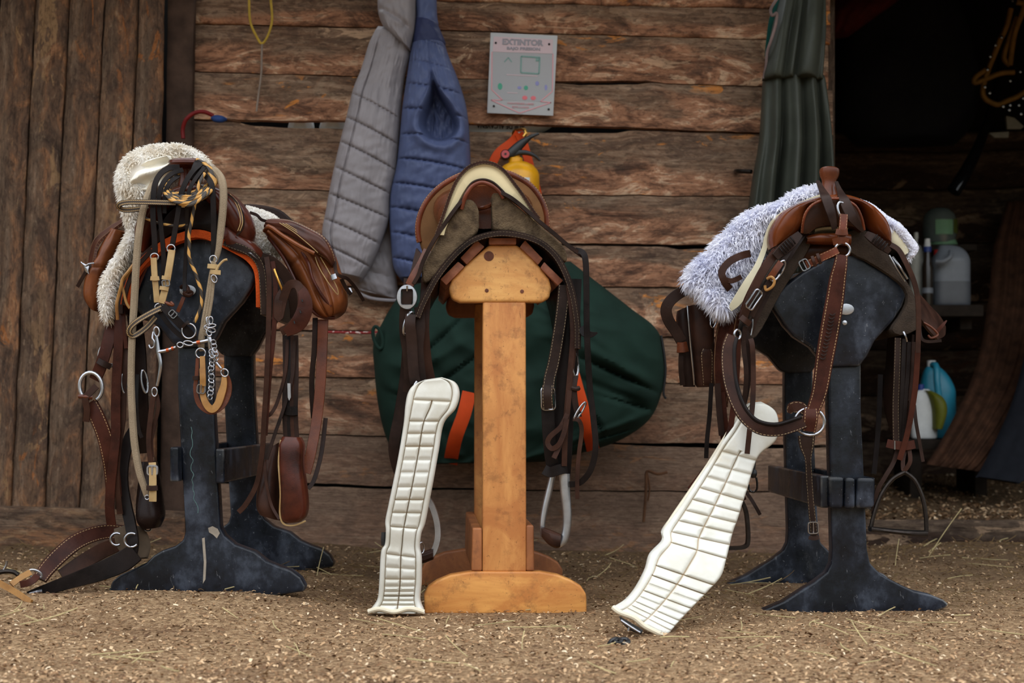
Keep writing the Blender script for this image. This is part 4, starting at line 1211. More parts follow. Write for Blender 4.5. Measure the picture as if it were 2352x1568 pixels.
# end boards and slats
TR = [(1123, 562), (1188, 562), (1227, 596), (1262, 640), (1267, 662), (1262, 684), (1246, 694), (1056, 694), (1038, 686), (1030, 664), (1037, 642), (1076, 602)]
mb = MB(); plate(mb, TR, 3.98, .05, SH); eb = make('end_board', mb, M['honey_h'], t, bevel=.012, bseg=4)
for (px, py, r) in ((1123, 588, .0125), (1118, 667, .0048), (1199, 669, .0048)):
    mb = MB(); c = P(px, py, 3.9795); lathe(mb, c, [(0, -.002), (r, -.002), (r, .0008), (r*.8, .001), (0, .001)], 16, axis=(0, -1, 0)); make('knot' if r > .01 else 'bolt', mb, M['knot'], eb)
mb = MB(); plate(mb, TR, 3.98, .05, SH); mb.v = [(x+SH*.62, y+.62, z) for x, y, z in mb.v]; make('end_board', mb, M['cheek'], t, bevel=.012, bseg=3)
for q in ([(1123, 546), (1186, 546), (1186, 561), (1123, 561)], [(1095, 551), (1113, 566), (1072, 607), (1057, 592)], [(1052, 600), (1067, 612), (1025, 655), (1011, 641)], [(1206, 551), (1247, 594), (1236, 608), (1194, 567)], [(1250, 601), (1294, 644), (1282, 656), (1241, 615)]):
    mb = MB(); plate(mb, q, 3.968, .72, SH); make('slat', mb, M['slat'], t, bevel=.003, bseg=2)

# ---- black stands
def black_stand(name, label, ox, oy, wrap, bar_y, foot=None):
    """outline px of the right-hand stand moved by (ox, oy)"""
    c = P(1943+ox, 1400+oy, 4.2)
    t = thing(name, label, 'saddle stand', c)
    def o(pts): return [(x+ox, y+oy) for x, y in pts]
    PAN = [(1943, 572), (1916, 582), (1880, 604), (1844, 624), (1800, 656), (1768, 692), (1782, 716), (1800, 746), (1824, 773), (1862, 797), (1879, 818), (1892, 834), (1913, 843), (1975, 841), (1992, 818), (2010, 782), (2051, 737), (2073, 703), (2083, 676), (2068, 652), (2030, 622), (1992, 598), (1968, 581)]
    FOOT = [(1727, 1413), (1746, 1404), (1801, 1381), (1840, 1356), (1872, 1336), (1900, 1314), (1910, 1294), (1912, 1262), (1903, 940), (1903, 820), (1978, 820), (1978, 940), (1992, 1262), (1999, 1294), (2024, 1319), (2070, 1343), (2100, 1357), (2140, 1366), (2167, 1377), (2180, 1388), (2170, 1396), (2100, 1420), (1801, 1422)]
    if foot: FOOT = [(x-ox, y-oy) for x, y in foot]
    mb = MB(); plate(mb, o(FOOT), 4.0, .05); make('upright', mb, M['black_paint'], t, bevel=.006, bseg=3, bang=25)
    mb = MB(); plate(mb, o(PAN), 3.985, .045); pn = make('end_panel', mb, M['black_paint'], t, bevel=.008, bseg=3, bang=20)
    mb = MB(); plate(mb, o(FOOT), 4.0, .05); mb.v = [(x, y+.64, z) for x, y, z in mb.v]; make('upright', mb, M['black_paint'], t, bevel=.006, bseg=3, bang=25)
    mb = MB(); plate(mb, o(PAN), 3.985, .045); mb.v = [(x, y+.65, z) for x, y, z in mb.v]; make('end_panel', mb, M['black_paint'], t, bevel=.008, bseg=3, bang=20)
    # ridge boards carrying the saddle
    for q in ([(1912, 588), (1974, 588), (1974, 604), (1912, 604)], [(1850, 624), (1862, 640), (1806, 678), (1796, 664)], [(2002, 610), (2040, 634), (2030, 650), (1992, 626)]):
        mb = MB(); plate(mb, o(q), 4.02, .62); make('rail', mb, M['black_paint'], t, bevel=.004)
    y0, y1 = bar_y
    for q in ([(1885, y0), (1905, y0), (1905, y1), (1885, y1)], [(1990, y0+4), (2010, y0+4), (2010, y1+4), (1990, y1+4)]):
        mb = MB(); plate(mb, q if False else o(q), 3.96, .82); make('stretcher', mb, M['black_paint'], t, bevel=.006, bseg=3)
    # plaque with two rivets
    if True:
        mb = MB(); cx, cy = (1943, 710) if wrap else (1926, 711)
        plate(mb, o([(cx+19*math.cos(a*PI/8), cy+13*math.sin(a*PI/8)) for a in range(16)]), 3.982, .004); pl = make('plaque', mb, M['alu'], pn, 'small oval metal plaque', bevel=.001)
    if wrap:
        mb = MB(); lathe(mb, P(1940, 741, 3.985), [(0, -.001), (.0065, -.001), (.006, .0015), (0, .003)], 14, axis=(0, -1, 0)); make('rivet', mb, M['alu'], pn)
        for q in ([(1903, 1093), (1940, 1094), (1938, 1168), (1905, 1167)], [(1941, 1094), (1966, 1096), (1965, 1169), (1939, 1168)], [(1968, 1095), (2011, 1096), (2009, 1166), (1967, 1168)]):
            mb = MB(); plate(mb, o(q), 3.945, .055); make('end_cap', mb, M['black_paint'], t, bevel=.012, bseg=4)
    return t
st_r = black_stand('saddle_stand', 'black painted saddle stand on the right, with a capped crossbar around its post', 0, 0, True, (1092, 1166))
st_l = black_stand('saddle_stand', 'black painted saddle stand on the left, with pale cracks down its post', -1495, -44, False, (1070, 1150),
    [(248, 1358), (258, 1334), (276, 1320), (300, 1309), (336, 1292), (352, 1276), (372, 1264), (402, 1254), (420, 1240), (426, 1220), (408, 900), (408, 776), (486, 776), (488, 900), (506, 1212), (516, 1230), (540, 1250), (584, 1266), (612, 1288), (640, 1300), (668, 1310), (690, 1326), (701, 1346), (698, 1358), (600, 1372), (320, 1374)])
st_l['group'] = st_r['group'] = 'black saddle stands'
# cracks and worn streaks on the left stand
M['crack'] = plain('old_green_undercoat', S(96, 126, 124), .7, var=.3)
M['worn'] = plain('bare_worn_wood', S(150, 140, 126), .8, var=.3)
mb = MB()
rr = random.Random(3)
tube(mb, [(441+rr.uniform(-4, 4)+(i > 12)*(i-12)*2.2, 980+i*11, 3.9995) for i in range(19)], .0008, 4, 5)
make('crack', mb, M['crack'], st_l, 'pale green crack in the paint')
mb = MB(); plate(mb, [(478, 1212), (488, 1208), (500, 1214), (505, 1224), (498, 1236), (490, 1228), (480, 1222)], 3.9995, .002); plate(mb, [(464, 1236), (470, 1234), (474, 1290), (472, 1330), (466, 1340), (468, 1290)], 3.9995, .002)
make('worn_patch', mb, M['worn'], st_l, 'bare pale worn patches')
# ================================================================ leathers
M['tan_br'] = leather('chestnut_leather', S(116, 60, 34), S(74, 38, 24), .36)
M['tan_st'] = leather('chestnut_leather_stitched', S(128, 62, 36), S(84, 42, 27), .4, S(206, 176, 130))
M['brown'] = leather('brown_leather', S(72, 47, 37), S(46, 31, 26), .42)
M['brown_st'] = leather('brown_leather_stitched', S(68, 43, 34), S(44, 29, 25), .42, S(196, 170, 130))
M['dark'] = leather('dark_brown_leather', S(58, 42, 36), S(36, 27, 24), .42)
M['dark_st'] = leather('dark_brown_leather_stitched', S(54, 40, 34), S(34, 26, 23), .42, S(170, 150, 116))
M['red_br'] = leather('red_brown_leather', S(78, 42, 32), S(50, 29, 24), .38)
M['red_st'] = leather('red_brown_leather_stitched', S(80, 44, 34), S(52, 30, 25), .38, S(200, 166, 120))
M['rawhide'] = leather('pale_rawhide', S(206, 174, 122), S(176, 134, 84), .5, wear=.1)
M['rawhide_or'] = leather('ochre_rawhide', S(188, 138, 78), S(140, 90, 46), .45, wear=.15)
M['cream'] = plain('cream_suede', S(238, 222, 178), .7, var=.06, scale=20)
M['suede'] = plain('brown_suede', S(112, 78, 48), .85, var=.2, scale=25, bump=.3, bscale=300, bdist=.001)
M['felt'] = plain('grey_brown_felt', S(112, 94, 72), .95, var=.35, scale=34, bump=.9, bscale=260, bdist=.004, col2=S(62, 50, 38))
M['felt_dk'] = plain('dark_brown_felt', S(62, 52, 44), .95, var=.35, scale=30, bump=.8, bscale=300, bdist=.003)
M['orange_felt'] = plain('orange_felt', S(190, 76, 26), .9, var=.3, scale=26, bump=.7, bscale=260, bdist=.003)
M['bullnose'] = leather('glossy_rolled_leather', S(128, 66, 46), S(92, 46, 34), .28, wear=.1)

def arch_sheet(mb, pts, Y0, Y1, th, sh=0.0, k=4, drop=0.0):
    grid = []
    for p in pts:
        w = P(p[0], p[1], Y0)
        grid.append([w+Vector((sh*(y-Y0), y-Y0, -drop*abs(y-Y0))) for y in (Y0, Y0+(Y1-Y0)*.33, Y0+(Y1-Y0)*.66, Y1)])
    sheet(mb, grid, th, k)

def rim(mb, outer, inner, Y, depth, k=6, sh=0.0, dY=0.0):
    """flat arched band between two open px curves"""
    o = cr(outer, k); i = cr(inner, k)
    n = min(len(o), len(i))
    base = len(mb.v)
    for a, b in zip(o[:n], i[:n]):
        A = P(a[0], a[1], Y); B = P(b[0], b[1], Y)
        for w in (A, A*.5+B*.5+Vector((0, -.006+dY, 0)), B, B+Vector((0, depth, 0)), A+Vector((0, depth, 0))):
            mb.vert(w)
    for q in range(n-1):
        for j in range(5):
            j2 = (j+1) % 5; a = base+q*5
            v = q*.012
            u = (.0, .5, 1, 1, 0)
            mb.face((a+j, a+j2, a+5+j2, a+5+j), ((u[j], v), (u[j2], v), (u[j2], v+.012), (u[j], v+.012)))
    mb.face([base+j for j in range(5)]); mb.face([base+(n-1)*5+j for j in range(5)][::-1])

def oval_buckle(mb, c, rx, ry, hx, hy, dep):
    C = P(*c); s = c[2]/F; n = 32; base = len(mb.v)
    for j in range(n):
        a = 2*PI*j/n; ca, sa = math.cos(a), math.sin(a)
        k = 1/max(abs(ca)/hx, abs(sa)/hy)
        k = min(k, math.hypot(hx, hy))
        for (x, z, y) in ((ca*rx, sa*ry, 0), (ca*rx*.95, sa*ry*.95, -dep), (ca*(k+1.5), sa*(k+1.5), -dep*1.1), (ca*k, sa*k, -dep*.6), (ca*k, sa*k, dep*.4)):
            mb.vert((C.x+x*s, C.y+y, C.z+z*s))
    for j in range(n):
        j2 = (j+1) % n
        for q in range(5):
            q2 = (q+1) % 5
            mb.face((base+j*5+q, base+j2*5+q, base+j2*5+q2, base+j*5+q2))

def mk(name, mat, par, fn, label=None, **kw):
    mb = MB(); fn(mb); return make(name, mb, M[mat] if isinstance(mat, str) else mat, par, label, **kw)
def st(name, mat, par, pts, w=None, th=.004, label=None, roll=0.0, k=6):
    mb = MB(); strap(mb, pts, w, th, k, roll=roll); return make(name, mb, M[mat], par, label)
def tb(name, mat, par, pts, r, label=None, k=6, n=8, closed=False):
    mb = MB(); tube(mb, pts, r, k, n, closed); return make(name, mb, M[mat], par, label)
def rg(name, mat, par, c, rx, ry, r, tilt=0, yaw=0, arc=(0, 360), label=None):
    mb = MB(); ring(mb, c, rx, ry, r, tilt, yaw, 22, 8, arc); return make(name, mb, M[mat], par, label)
def bk(name, mat, par, c, w, h, r=.0022, tilt=0, yaw=0, label=None):
    mb = MB(); rrect(mb, c, w, h, r, tilt, yaw, min(w, h)*.25); return make(name, mb, M[mat], par, label)

# ================================================================ the middle saddle
t = thing('saddle', 'brown leather saddle with cream gullet panel on the pine stand', 'saddle', P(1135, 560, 4.25))
# cantle behind
mb = MB()
CAN = [(977, 582), (964, 556), (960, 525), (966, 492), (982, 460), (1008, 432), (1042, 410), (1080, 396), (1120, 391), (1160, 396), (1190, 408), (1218, 426), (1239, 451), (1251, 477), (1256, 505), (1250, 540), (1200, 580), (1110, 600), (1020, 600)]
plate(mb, CAN, 4.36, .05, SH, k=3); ct = make('cantle', mb, M['suede'], t, bevel=.012, bseg=3, sharp=60)
mb = MB(); q = crc(CAN, 3)[3:46]; tube(mb, [(x, y, 4.365) for x, y in q], .0085, 1, 10); make('binding', mb, M['tan_st'], ct, 'lighter brown rolled edge')
# seat body
mb = MB()
def sec(px, py, Y, a, b): return (P(px, py, Y), Vector((a, 0, 0)), Vector((0, 0, b)))
loft(mb, [sec(1112, 476, 4.03, .072, .055), sec(1110, 486, 4.10, .085, .06), sec(1108, 496, 4.20, .11, .07), sec(1108, 490, 4.30, .13, .07), sec(1110, 478, 4.38, .14, .07)], 5, 28, 2.3)
make('seat', mb, M['tan_br'], t)
# gullet
OUT = [(1000, 540), (1010, 512), (1022, 478), (1034, 444), (1049, 411), (1070, 386), (1091, 374), (1114, 370), (1140, 376), (1163, 394), (1184, 421), (1206, 451), (1226, 482), (1240, 500)]
INN = [(1020, 540), (1025, 522), (1038, 494), (1052, 464), (1065, 440), (1080, 420), (1094, 412), (1108, 410), (1126, 414), (1145, 427), (1162, 446), (1186, 463), (1210, 488), (1226, 506)]
mk('gullet_panel', 'cream', t, lambda mb: rim(mb, OUT, INN, 3.955, .03), 'cream suede front of the pommel')
mk('gullet_binding', 'brown_st', t, lambda mb: strap(mb, [(x+ox, y+oy, 3.945) for (x, y), (ox, oy) in zip(OUT, [(2, 0)]*4+[(2, 1), (2, 2), (1, 3), (0, 3), (-1, 3), (-2, 2), (-2, 2), (-2, 2), (-2, 2), (-2, 2)])], 8, .012, 6), 'dark brown stitched binding')
mb = MB(); tube(mb, [(1060, 480, 3.95), (1065, 462, 3.945), (1072, 445, 3.94), (1086, 427, 3.94), (1107, 419, 3.94), (1129, 426, 3.94), (1147, 441, 3.945), (1156, 455, 3.95)], .0052, 6, 10)
make('rolled_edge', mb, M['bullnose'], t, 'rounded glossy brown lip')
mb = MB(); tube(mb, [(1055, 474, 3.952), (1066, 448, 3.947), (1083, 421, 3.944), (1107, 412, 3.943), (1131, 418, 3.944), (1153, 437, 3.947), (1170, 456, 3.95), (1205, 480, 3.955)], .003, 6, 8)
make('piping', mb, M['dark'], t)
mb = MB(); tube(mb, [(1092, 480, 4.02), (1104, 478, 4.0), (1120, 474, 3.99), (1134, 466, 4.0)], .006, 5, 8); make('seat_edge', mb, M['tan_br'], t)
# felt panels
def slab(mb, pts, Y, d, k=3, sh=SH): plate(mb, pts, Y, d, sh, k)
mb = MB(); slab(mb, [(1068, 460), (1082, 458), (1092, 466), (1100, 484), (1100, 508), (1098, 530), (1066, 560), (1034, 592), (1008, 622), (986, 646), (972, 646), (969, 620), (980, 594), (996, 566), (1020, 524), (1046, 488)], 3.955, .5, 2); make('panel', mb, M['felt'], t, 'grey brown felted panel on the left', bevel=.008, bseg=3, bang=50)
mb = MB(); slab(mb, [(1130, 446), (1142, 443), (1156, 449), (1178, 465), (1220, 500), (1266, 538), (1292, 562), (1302, 584), (1300, 602), (1280, 588), (1248, 562), (1206, 541), (1170, 530), (1134, 527), (1131, 500), (1130, 470)], 3.955, .5, 2); make('panel', mb, M['felt'], t, 'grey brown felted panel on the right', bevel=.008, bseg=3, bang=50)
for pts in ([(1060, 462, 3.95), (1040, 488, 3.945), (1018, 520, 3.945), (992, 560, 3.945), (972, 600, 3.945), (962, 630, 3.945), (950, 652, 3.945)], [(1150, 442, 3.95), (1176, 456, 3.945), (1206, 480, 3.945), (1240, 510, 3.94), (1272, 536, 3.94), (1300, 560, 3.94), (1322, 576, 3.94), (1338, 588, 3.945)]):
    st('panel_strap', 'dark', t, pts, 9, .016)
# skirt arched over the slats
AR = [(957, 728), (968, 700), (984, 668), (1002, 636), (1026, 604), (1054, 574), (1084, 552), (1116, 540), (1150, 535), (1186, 538), (1218, 546), (1250, 562), (1278, 588), (1298, 622), (1312, 660), (1322, 704), (1328, 750), (1328, 800)]
mk('skirt', 'dark', t, lambda mb: arch_sheet(mb, AR, 3.945, 4.62, .014, SH, 3))
mk('skirt_edge', 'dark_st', t, lambda mb: strap(mb, [(x+(3 if i < 6 else 0 if i < 11 else -3), y+(1 if i < 6 else 2 if i < 11 else 0), 3.935) for i, (x, y) in enumerate(AR)], 11, .01, 5), 'brown edge stitched in pale thread')
# side flaps going down either side
mk('flap', 'brown', t, lambda mb: psheet(mb, [[(978, 580, 4.15), (968, 582, 4.3), (958, 570, 4.45)], [(958, 625, 4.02), (950, 630, 4.2), (945, 625, 4.4)], [(942, 655, 3.97), (934, 660, 4.15), (934, 660, 4.35)], [(938, 700, 3.99), (932, 720, 4.15), (940, 720, 4.3)]], .006, 5), 'brown side flap on the left')
st('flap_strap', 'tan_br', t, [(982, 575, 4.0), (968, 605, 3.97), (952, 632, 3.95), (940, 655, 3.945)], 20, .006)
# left straps
st('billet', 'dark', t, [(940, 640, 3.95), (936, 680, 3.945), (930, 720, 3.95), (930, 765, 3.955), (937, 810, 3.96), (940, 860, 3.965), (938, 900, 3.97)], 25, .005)
ob = MB(); oval_buckle(ob, (935, 682, 3.937), 24, 29, 13, 17, .006); q = make('buckle', ob, M['alu'], t, 'large oval silver buckle')
tb('tongue', 'steel', q, [(935, 668, 3.93), (935, 656, 3.925)], .0022)
rg('ring', 'steel', t, (938, 742, 3.945), 9, 27, .0036, -18, 30)
st('latigo', 'dark', t, [(944, 722, 3.942), (942, 745, 3.935), (946, 790, 3.94), (948, 830, 3.94), (951, 862, 3.94), (954, 880, 3.94)], 25, .0045, 'dark strap leading down to the white girth')
st('latigo', 'dark', t, [(962, 705, 3.96), (966, 750, 3.955), (962, 800, 3.955), (966, 850, 3.955), (970, 882, 3.955)], 22, .004)
st('latigo', 'brown', t, [(980, 640, 4.0), (976, 700, 3.985), (974, 760, 3.98), (980, 830, 3.985), (990, 880, 3.99)], 24, .004)
tb('clip', 'steel', t, [(957, 876, 3.935), (951, 886, 3.93), (948, 898, 3.935)], .003)
st('fender', 'dark', t, [(938, 780, 4.05), (932, 860, 4.06), (918, 950, 4.06), (905, 1030, 4.06), (925, 1100, 4.08), (960, 1140, 4.08)], 26, .005, 'stirrup strap hanging behind the girth')
# left stirrup behind the girth
sl = mk('stirrup', 'alu', t, lambda mb: strap(mb, [(962, 1138, 4.07), (986, 1150, 4.07), (1002, 1190, 4.07), (1006, 1230, 4.07), (998, 1262, 4.07), (986, 1280, 4.07)], 14, .03, 6), 'dull aluminium stirrup half hidden by the girth')
mk('side_bar', 'alu', sl, lambda mb: strap(mb, [(958, 1140, 4.08), (936, 1155, 4.08), (922, 1195, 4.08), (920, 1235, 4.08), (930, 1272, 4.08)], 13, .03, 6))
mk('tread', 'brown', sl, lambda mb: ploft(mb, [(922, 1262, 922, 1288, 4.07, .035), (958, 1268, 958, 1296, 4.07, .04), (996, 1258, 996, 1284, 4.07, .035)], 4, 14, 3))
# right straps
st('fender', 'black_leather', t, [(1312, 640, 3.99), (1308, 740, 3.985), (1302, 860, 3.985), (1294, 960, 3.985), (1290, 1040, 3.985), (1286, 1092, 3.985)], 48, .006, 'broad black stirrup fender')
st('billet', 'dark_st', t, [(1296, 655, 3.965), (1292, 700, 3.962), (1284, 760, 3.96), (1272, 830, 3.958), (1262, 870, 3.955), (1260, 905, 3.95)], 27, .005)
bk('buckle', 'steel', t, (1259, 915, 3.942), 32, 52, .0024, 2, 15)
st('buckle_loop', 'dark_st', t, [(1258, 885, 3.935), (1257, 910, 3.93), (1259, 938, 3.936)], 25, .006)
st('stirrup_leather', 'black_leather', t, [(1258, 930, 3.952), (1260, 980, 3.952), (1264, 1030, 3.955), (1268, 1062, 3.96), (1274, 1086, 3.965)], 30, .005)
st('keeper', 'black_leather', t, [(1250, 1078, 3.95), (1264, 1084, 3.945), (1284, 1078, 3.945), (1302, 1074, 3.955)], 24, .006)
for pts, w in (([(1306, 655, 3.95), (1312, 700, 3.945), (1316, 770, 3.942), (1310, 850, 3.942), (1303, 930, 3.942), (1298, 1000, 3.942), (1296, 1070, 3.945)], 13), ([(1318, 720, 3.95), (1321, 760, 3.945), (1318, 800, 3.945), (1312, 860, 3.945), (1306, 920, 3.94), (1300, 975, 3.938), (1286, 1020, 3.935), (1272, 1052, 3.93)], 12),
               ([(1303, 950, 3.936), (1288, 980, 3.932), (1264, 1002, 3.93), (1258, 1018, 3.93), (1268, 1030, 3.928), (1284, 1020, 3.926), (1296, 992, 3.928), (1302, 962, 3.93)], 12)):
    st('saddle_string', 'brown', t, pts, w, .004)
rg('ring', 'steel', t, (1321, 838, 3.95), 9, 26, .0032, 3, 35)
st('strap', 'dark', t, [(1322, 862, 3.95), (1318, 890, 3.945), (1322, 930, 3.945), (1330, 958, 3.945)], 14, .005)
tb('keeper', 'dark', t, [(1315, 891, 3.94), (1322, 893, 3.935), (1330, 891, 3.94)], .006)
rg('ring', 'steel', t, (1332, 944, 3.94), 5, 24, .0026, -32, 20)
st('strap', 'brown', t, [(1316, 962, 3.94), (1330, 966, 3.935), (1336, 990, 3.938), (1330, 1040, 3.94), (1326, 1090, 3.94), (1326, 1146, 3.942)], 10, .0035)
# long black rein loop and tab
st('strap', 'black_leather', t, [(1322, 575, 3.94), (1338, 580, 3.93), (1345, 600, 3.925), (1347, 660, 3.925), (1348, 760, 3.925), (1354, 880, 3.93), (1364, 970, 3.93), (1368, 1030, 3.93), (1356, 1080, 3.935), (1332, 1108, 3.945), (1308, 1112, 3.955)], 14, .005, 'long black strap hanging in a loop')
st('tab', 'black_leather', t, [(1334, 752, 3.935, 16), (1344, 764, 3.93, 20), (1358, 768, 3.925, 14), (1372, 764, 3.925, 4)], 14, .004)
# right stirrup
sr = mk('stirrup', 'alu', t, lambda mb: ploft(mb, [(1283, 1086, 1309, 1088, 3.97, .014), (1287, 1130, 1310, 1130, 3.97, .014), (1292, 1180, 1313, 1180, 3.97, .014), (1291, 1215, 1310, 1220, 3.97, .014), (1284, 1240, 1302, 1246, 3.97, .014), (1276, 1252, 1286, 1258, 3.97, .012)], 6, 14, 3.2), 'dull aluminium stirrup with brown tread')
mk('side_bar', 'alu', sr, lambda mb: ploft(mb, [(1262, 1092, 1276, 1094, 4.0, .014), (1252, 1130, 1268, 1132, 4.0, .014), (1243, 1170, 1258, 1172, 4.0, .014), (1239, 1205, 1252, 1206, 4.0, .014), (1242, 1232, 1254, 1232, 4.0, .012)], 6, 14, 3.2))
mk('tread', 'brown', sr, lambda mb: ploft(mb, [(1242, 1208, 1244, 1232, 3.985, .03), (1256, 1213, 1260, 1250, 3.98, .034), (1274, 1220, 1276, 1258, 3.975, .034), (1288, 1226, 1286, 1256, 3.97, .03)], 5, 16, 3.2))

# ================================================================ the two white girths
m, nt, b = nt_new('white_padded_leather'); g = G(nt)
at = g.n('ShaderNodeAttribute'); at.attribute_name = 'tint'
tc = g.n('ShaderNodeTexCoord')
base = g.ramp(g.noise(tc.outputs['Object'], 16, 4), [(.35, S(196, 193, 180)), (.6, S(209, 208, 199))])
c = g.mix(g.math('MULTIPLY', g.step(at.outputs['Fac'], .2, .95), .8), base, S(160, 132, 92))
c = g.mix(g.math('MULTIPLY', g.step(g.noise(tc.outputs['Object'], 9, 4), .6, .75), .35), c, S(206, 188, 150))
g.l(c, b.inputs['Base Color']); b.inputs['Roughness'].default_value = .45
g.l(g.bump(g.noise(tc.outputs['Object'], 260, 3), .1, .001), b.inputs['Normal'])
M['girth'] = m
M['girth_edge'] = plain('ivory_edge', S(216, 206, 182), .5, var=.1)

def girth_fns(lines, ucs, us, top=None, gw=.012, depth=.010):
    def dist(u, t, wu, wt):
        d = 1.0
        for a in us: d = min(d, abs(u-a)/(wu*.7))
        if us[0] < u < us[-1]:
            for l in lines: d = min(d, abs(t-l)/wt)
            if not top or t > top: d = min(d, abs(u-ucs)/wu)
        return d
    def bump_(u, t):
        d = dist(u, t, .085, gw*1.5)
        return depth*math.sqrt(max(0.0, 1-(1-d)**2))
    def col(u, t):
        return max(0.0, 1-dist(u, t, .024, gw*.34))+.001
    return bump_, col
t = thing('girth', 'white padded girth hanging from the middle saddle left of the pine post', 'girth', P(910, 1405, 3.95), 'white padded girths')
T = lambda y: (y-866)/542.0
b_, c_ = girth_fns([T(y) for y in (917, 966, 994, 1022, 1052, 1082, 1113, 1143, 1173, 1206, 1270, 1297, 1322, 1338, 1350, 1361, 1371, 1381)], .5, [.14, .86], T(917), .011, .011)
mb = MB()
relief(mb, [(975, 872, 1015, 866, 3.93), (950, 884, 1046, 878, 3.93), (937, 902, 1056, 904, 3.925), (931, 930, 1047, 938, 3.92), (927, 972, 1020, 972, 3.92), (917, 1035, 1008, 1035, 3.92), (905, 1097, 997, 1097, 3.92), (893, 1155, 986, 1155, 3.925),
            (885, 1195, 977, 1200, 3.93), (886, 1217, 968, 1225, 3.93), (884, 1248, 965, 1255, 3.935), (875, 1268, 969, 1280, 3.935), (871, 1334, 969, 1334, 3.94), (867, 1374, 966, 1374, 3.945), (852, 1397, 974, 1398, 3.94), (845, 1408, 976, 1409, 3.925)],
       .012, .012, b_, ns=56, k=18, edge=3.5, colf=c_)
make('pad', mb, M['girth'], t)
tb('piping', 'girth_edge', t, [(846, 1404, 3.915), (872, 1398, 3.91), (905, 1405, 3.908), (940, 1397, 3.91), (974, 1405, 3.915)], .006)
rg('ring', 'iron', t, (886, 1238, 3.94), 6, 14, .003, 0, 30)
mk('keeper', 'black_plastic', t, lambda mb: ploft(mb, [(876, 1222, 886, 1222, 3.935, .005), (875, 1240, 885, 1240, 3.935, .006), (876, 1252, 884, 1252, 3.935, .005)], 3, 10, 4))
rg('ring', 'steel', t, (968, 1258, 3.95), 8, 13, .0018, 0, 40)
t = thing('girth', 'white padded girth slanting down from the right saddle, its end lying forward on the ground', 'girth', P(1470, 1440, 3.65), 'white padded girths')
T2 = [.155+.052*i for i in range(10)]+[.705, .745, .785, .82, .85, .88, .91, .94]
T2 = [.21, .265, .315, .362, .41, .455, .50, .545, .60, .71, .755, .795, .83, .862, .892, .922, .95]
b_, c_ = girth_fns(T2, .53, [.13, .995], .19, .010, .013)
mb = MB()
relief(mb, [(1724, 924, 1748, 922, 3.965), (1707, 934, 1779, 943, 3.96), (1691, 958, 1788, 974, 3.955), (1671, 988, 1781, 1012, 3.95), (1652, 1018, 1744, 1044, 3.94), (1630, 1053, 1729, 1078, 3.93), (1607, 1088, 1717, 1120, 3.91), (1584, 1122, 1705, 1157, 3.89),
            (1561, 1156, 1695, 1190, 3.87), (1540, 1186, 1684, 1220, 3.85), (1519, 1217, 1676, 1252, 3.83), (1519, 1240, 1668, 1284, 3.80), (1491, 1271, 1656, 1323, 3.77), (1480, 1306, 1625, 1358, 3.74), (1460, 1345, 1590, 1394, 3.70), (1436, 1375, 1556, 1430, 3.66), (1408, 1393, 1529, 1464, 3.60)],
       .014, .014, b_, ns=60, k=18, edge=3.5, colf=c_)
make('pad', mb, M['girth'], t)
tb('piping', 'girth_edge', t, [(1408, 1394, 3.585), (1424, 1406, 3.575), (1455, 1418, 3.57), (1478, 1436, 3.57), (1500, 1448, 3.57), (1529, 1462, 3.58)], .006)
mk('edge_roll', 'girth_edge', t, lambda mb: tube(mb, [(1697, 958, 3.948), (1677, 990, 3.94), (1638, 1054, 3.922), (1592, 1122, 3.882), (1548, 1186, 3.842), (1528, 1218, 3.825)], .0075, 6, 10))
mk('buckle', 'black_plastic', t, lambda mb: ploft(mb, [(1422, 1414, 1426, 1428, 3.585, .012), (1450, 1430, 1446, 1446, 3.58, .012), (1476, 1446, 1472, 1456, 3.575, .01)], 3, 12, 4), 'black buckle under the end')
tb('buckle_bar', 'steel', t, [(1426, 1424, 3.57), (1450, 1440, 3.565), (1470, 1452, 3.565)], .003)
tb('tongue', 'steel', t, [(1446, 1440, 3.57), (1443, 1448, 3.57)], .003)
t = thing('cord', 'knotted scrap of black cord on the ground before the slanting white girth', 'cord', P(1425, 1474, 3.47))
mk('knot', 'black_plastic', t, lambda mb: tube(mb, [(1398, 1480, 3.45), (1405, 1470, 3.45), (1418, 1466, 3.46), (1428, 1472, 3.44), (1420, 1477, 3.44), (1412, 1472, 3.45), (1428, 1467, 3.46), (1440, 1468, 3.46), (1444, 1474, 3.45), (1434, 1478, 3.44), (1424, 1484, 3.44)], .0045, 4, 7))
# ================================================================ the right saddle
M['gloss_br'] = leather('burnished_brown_leather', S(122, 60, 26), S(80, 38, 20), .3, wear=.1)
M['br_dk'] = leather('deep_brown_leather', S(66, 38, 22), S(44, 26, 17), .4)
M['shag_w'] = shag('white_shag', [(.3, S(226, 228, 242)), (.6, S(244, 244, 250))], 24)
M['shag_c'] = shag('cream_shag', [(.32, S(226, 214, 194)), (.5, S(242, 238, 230)), (.75, S(250, 248, 246))], 13)
M['hide_w'] = plain('white_hide', S(228, 222, 206), .65, var=.1, scale=14)
M['hide'] = plain('cream_hide', S(216, 208, 178), .65, var=.1, scale=14)

t = thing('saddle', 'chestnut western saddle with white fleece seat on the right black stand', 'saddle', P(1925, 580, 4.2))
SW_ = 0.0
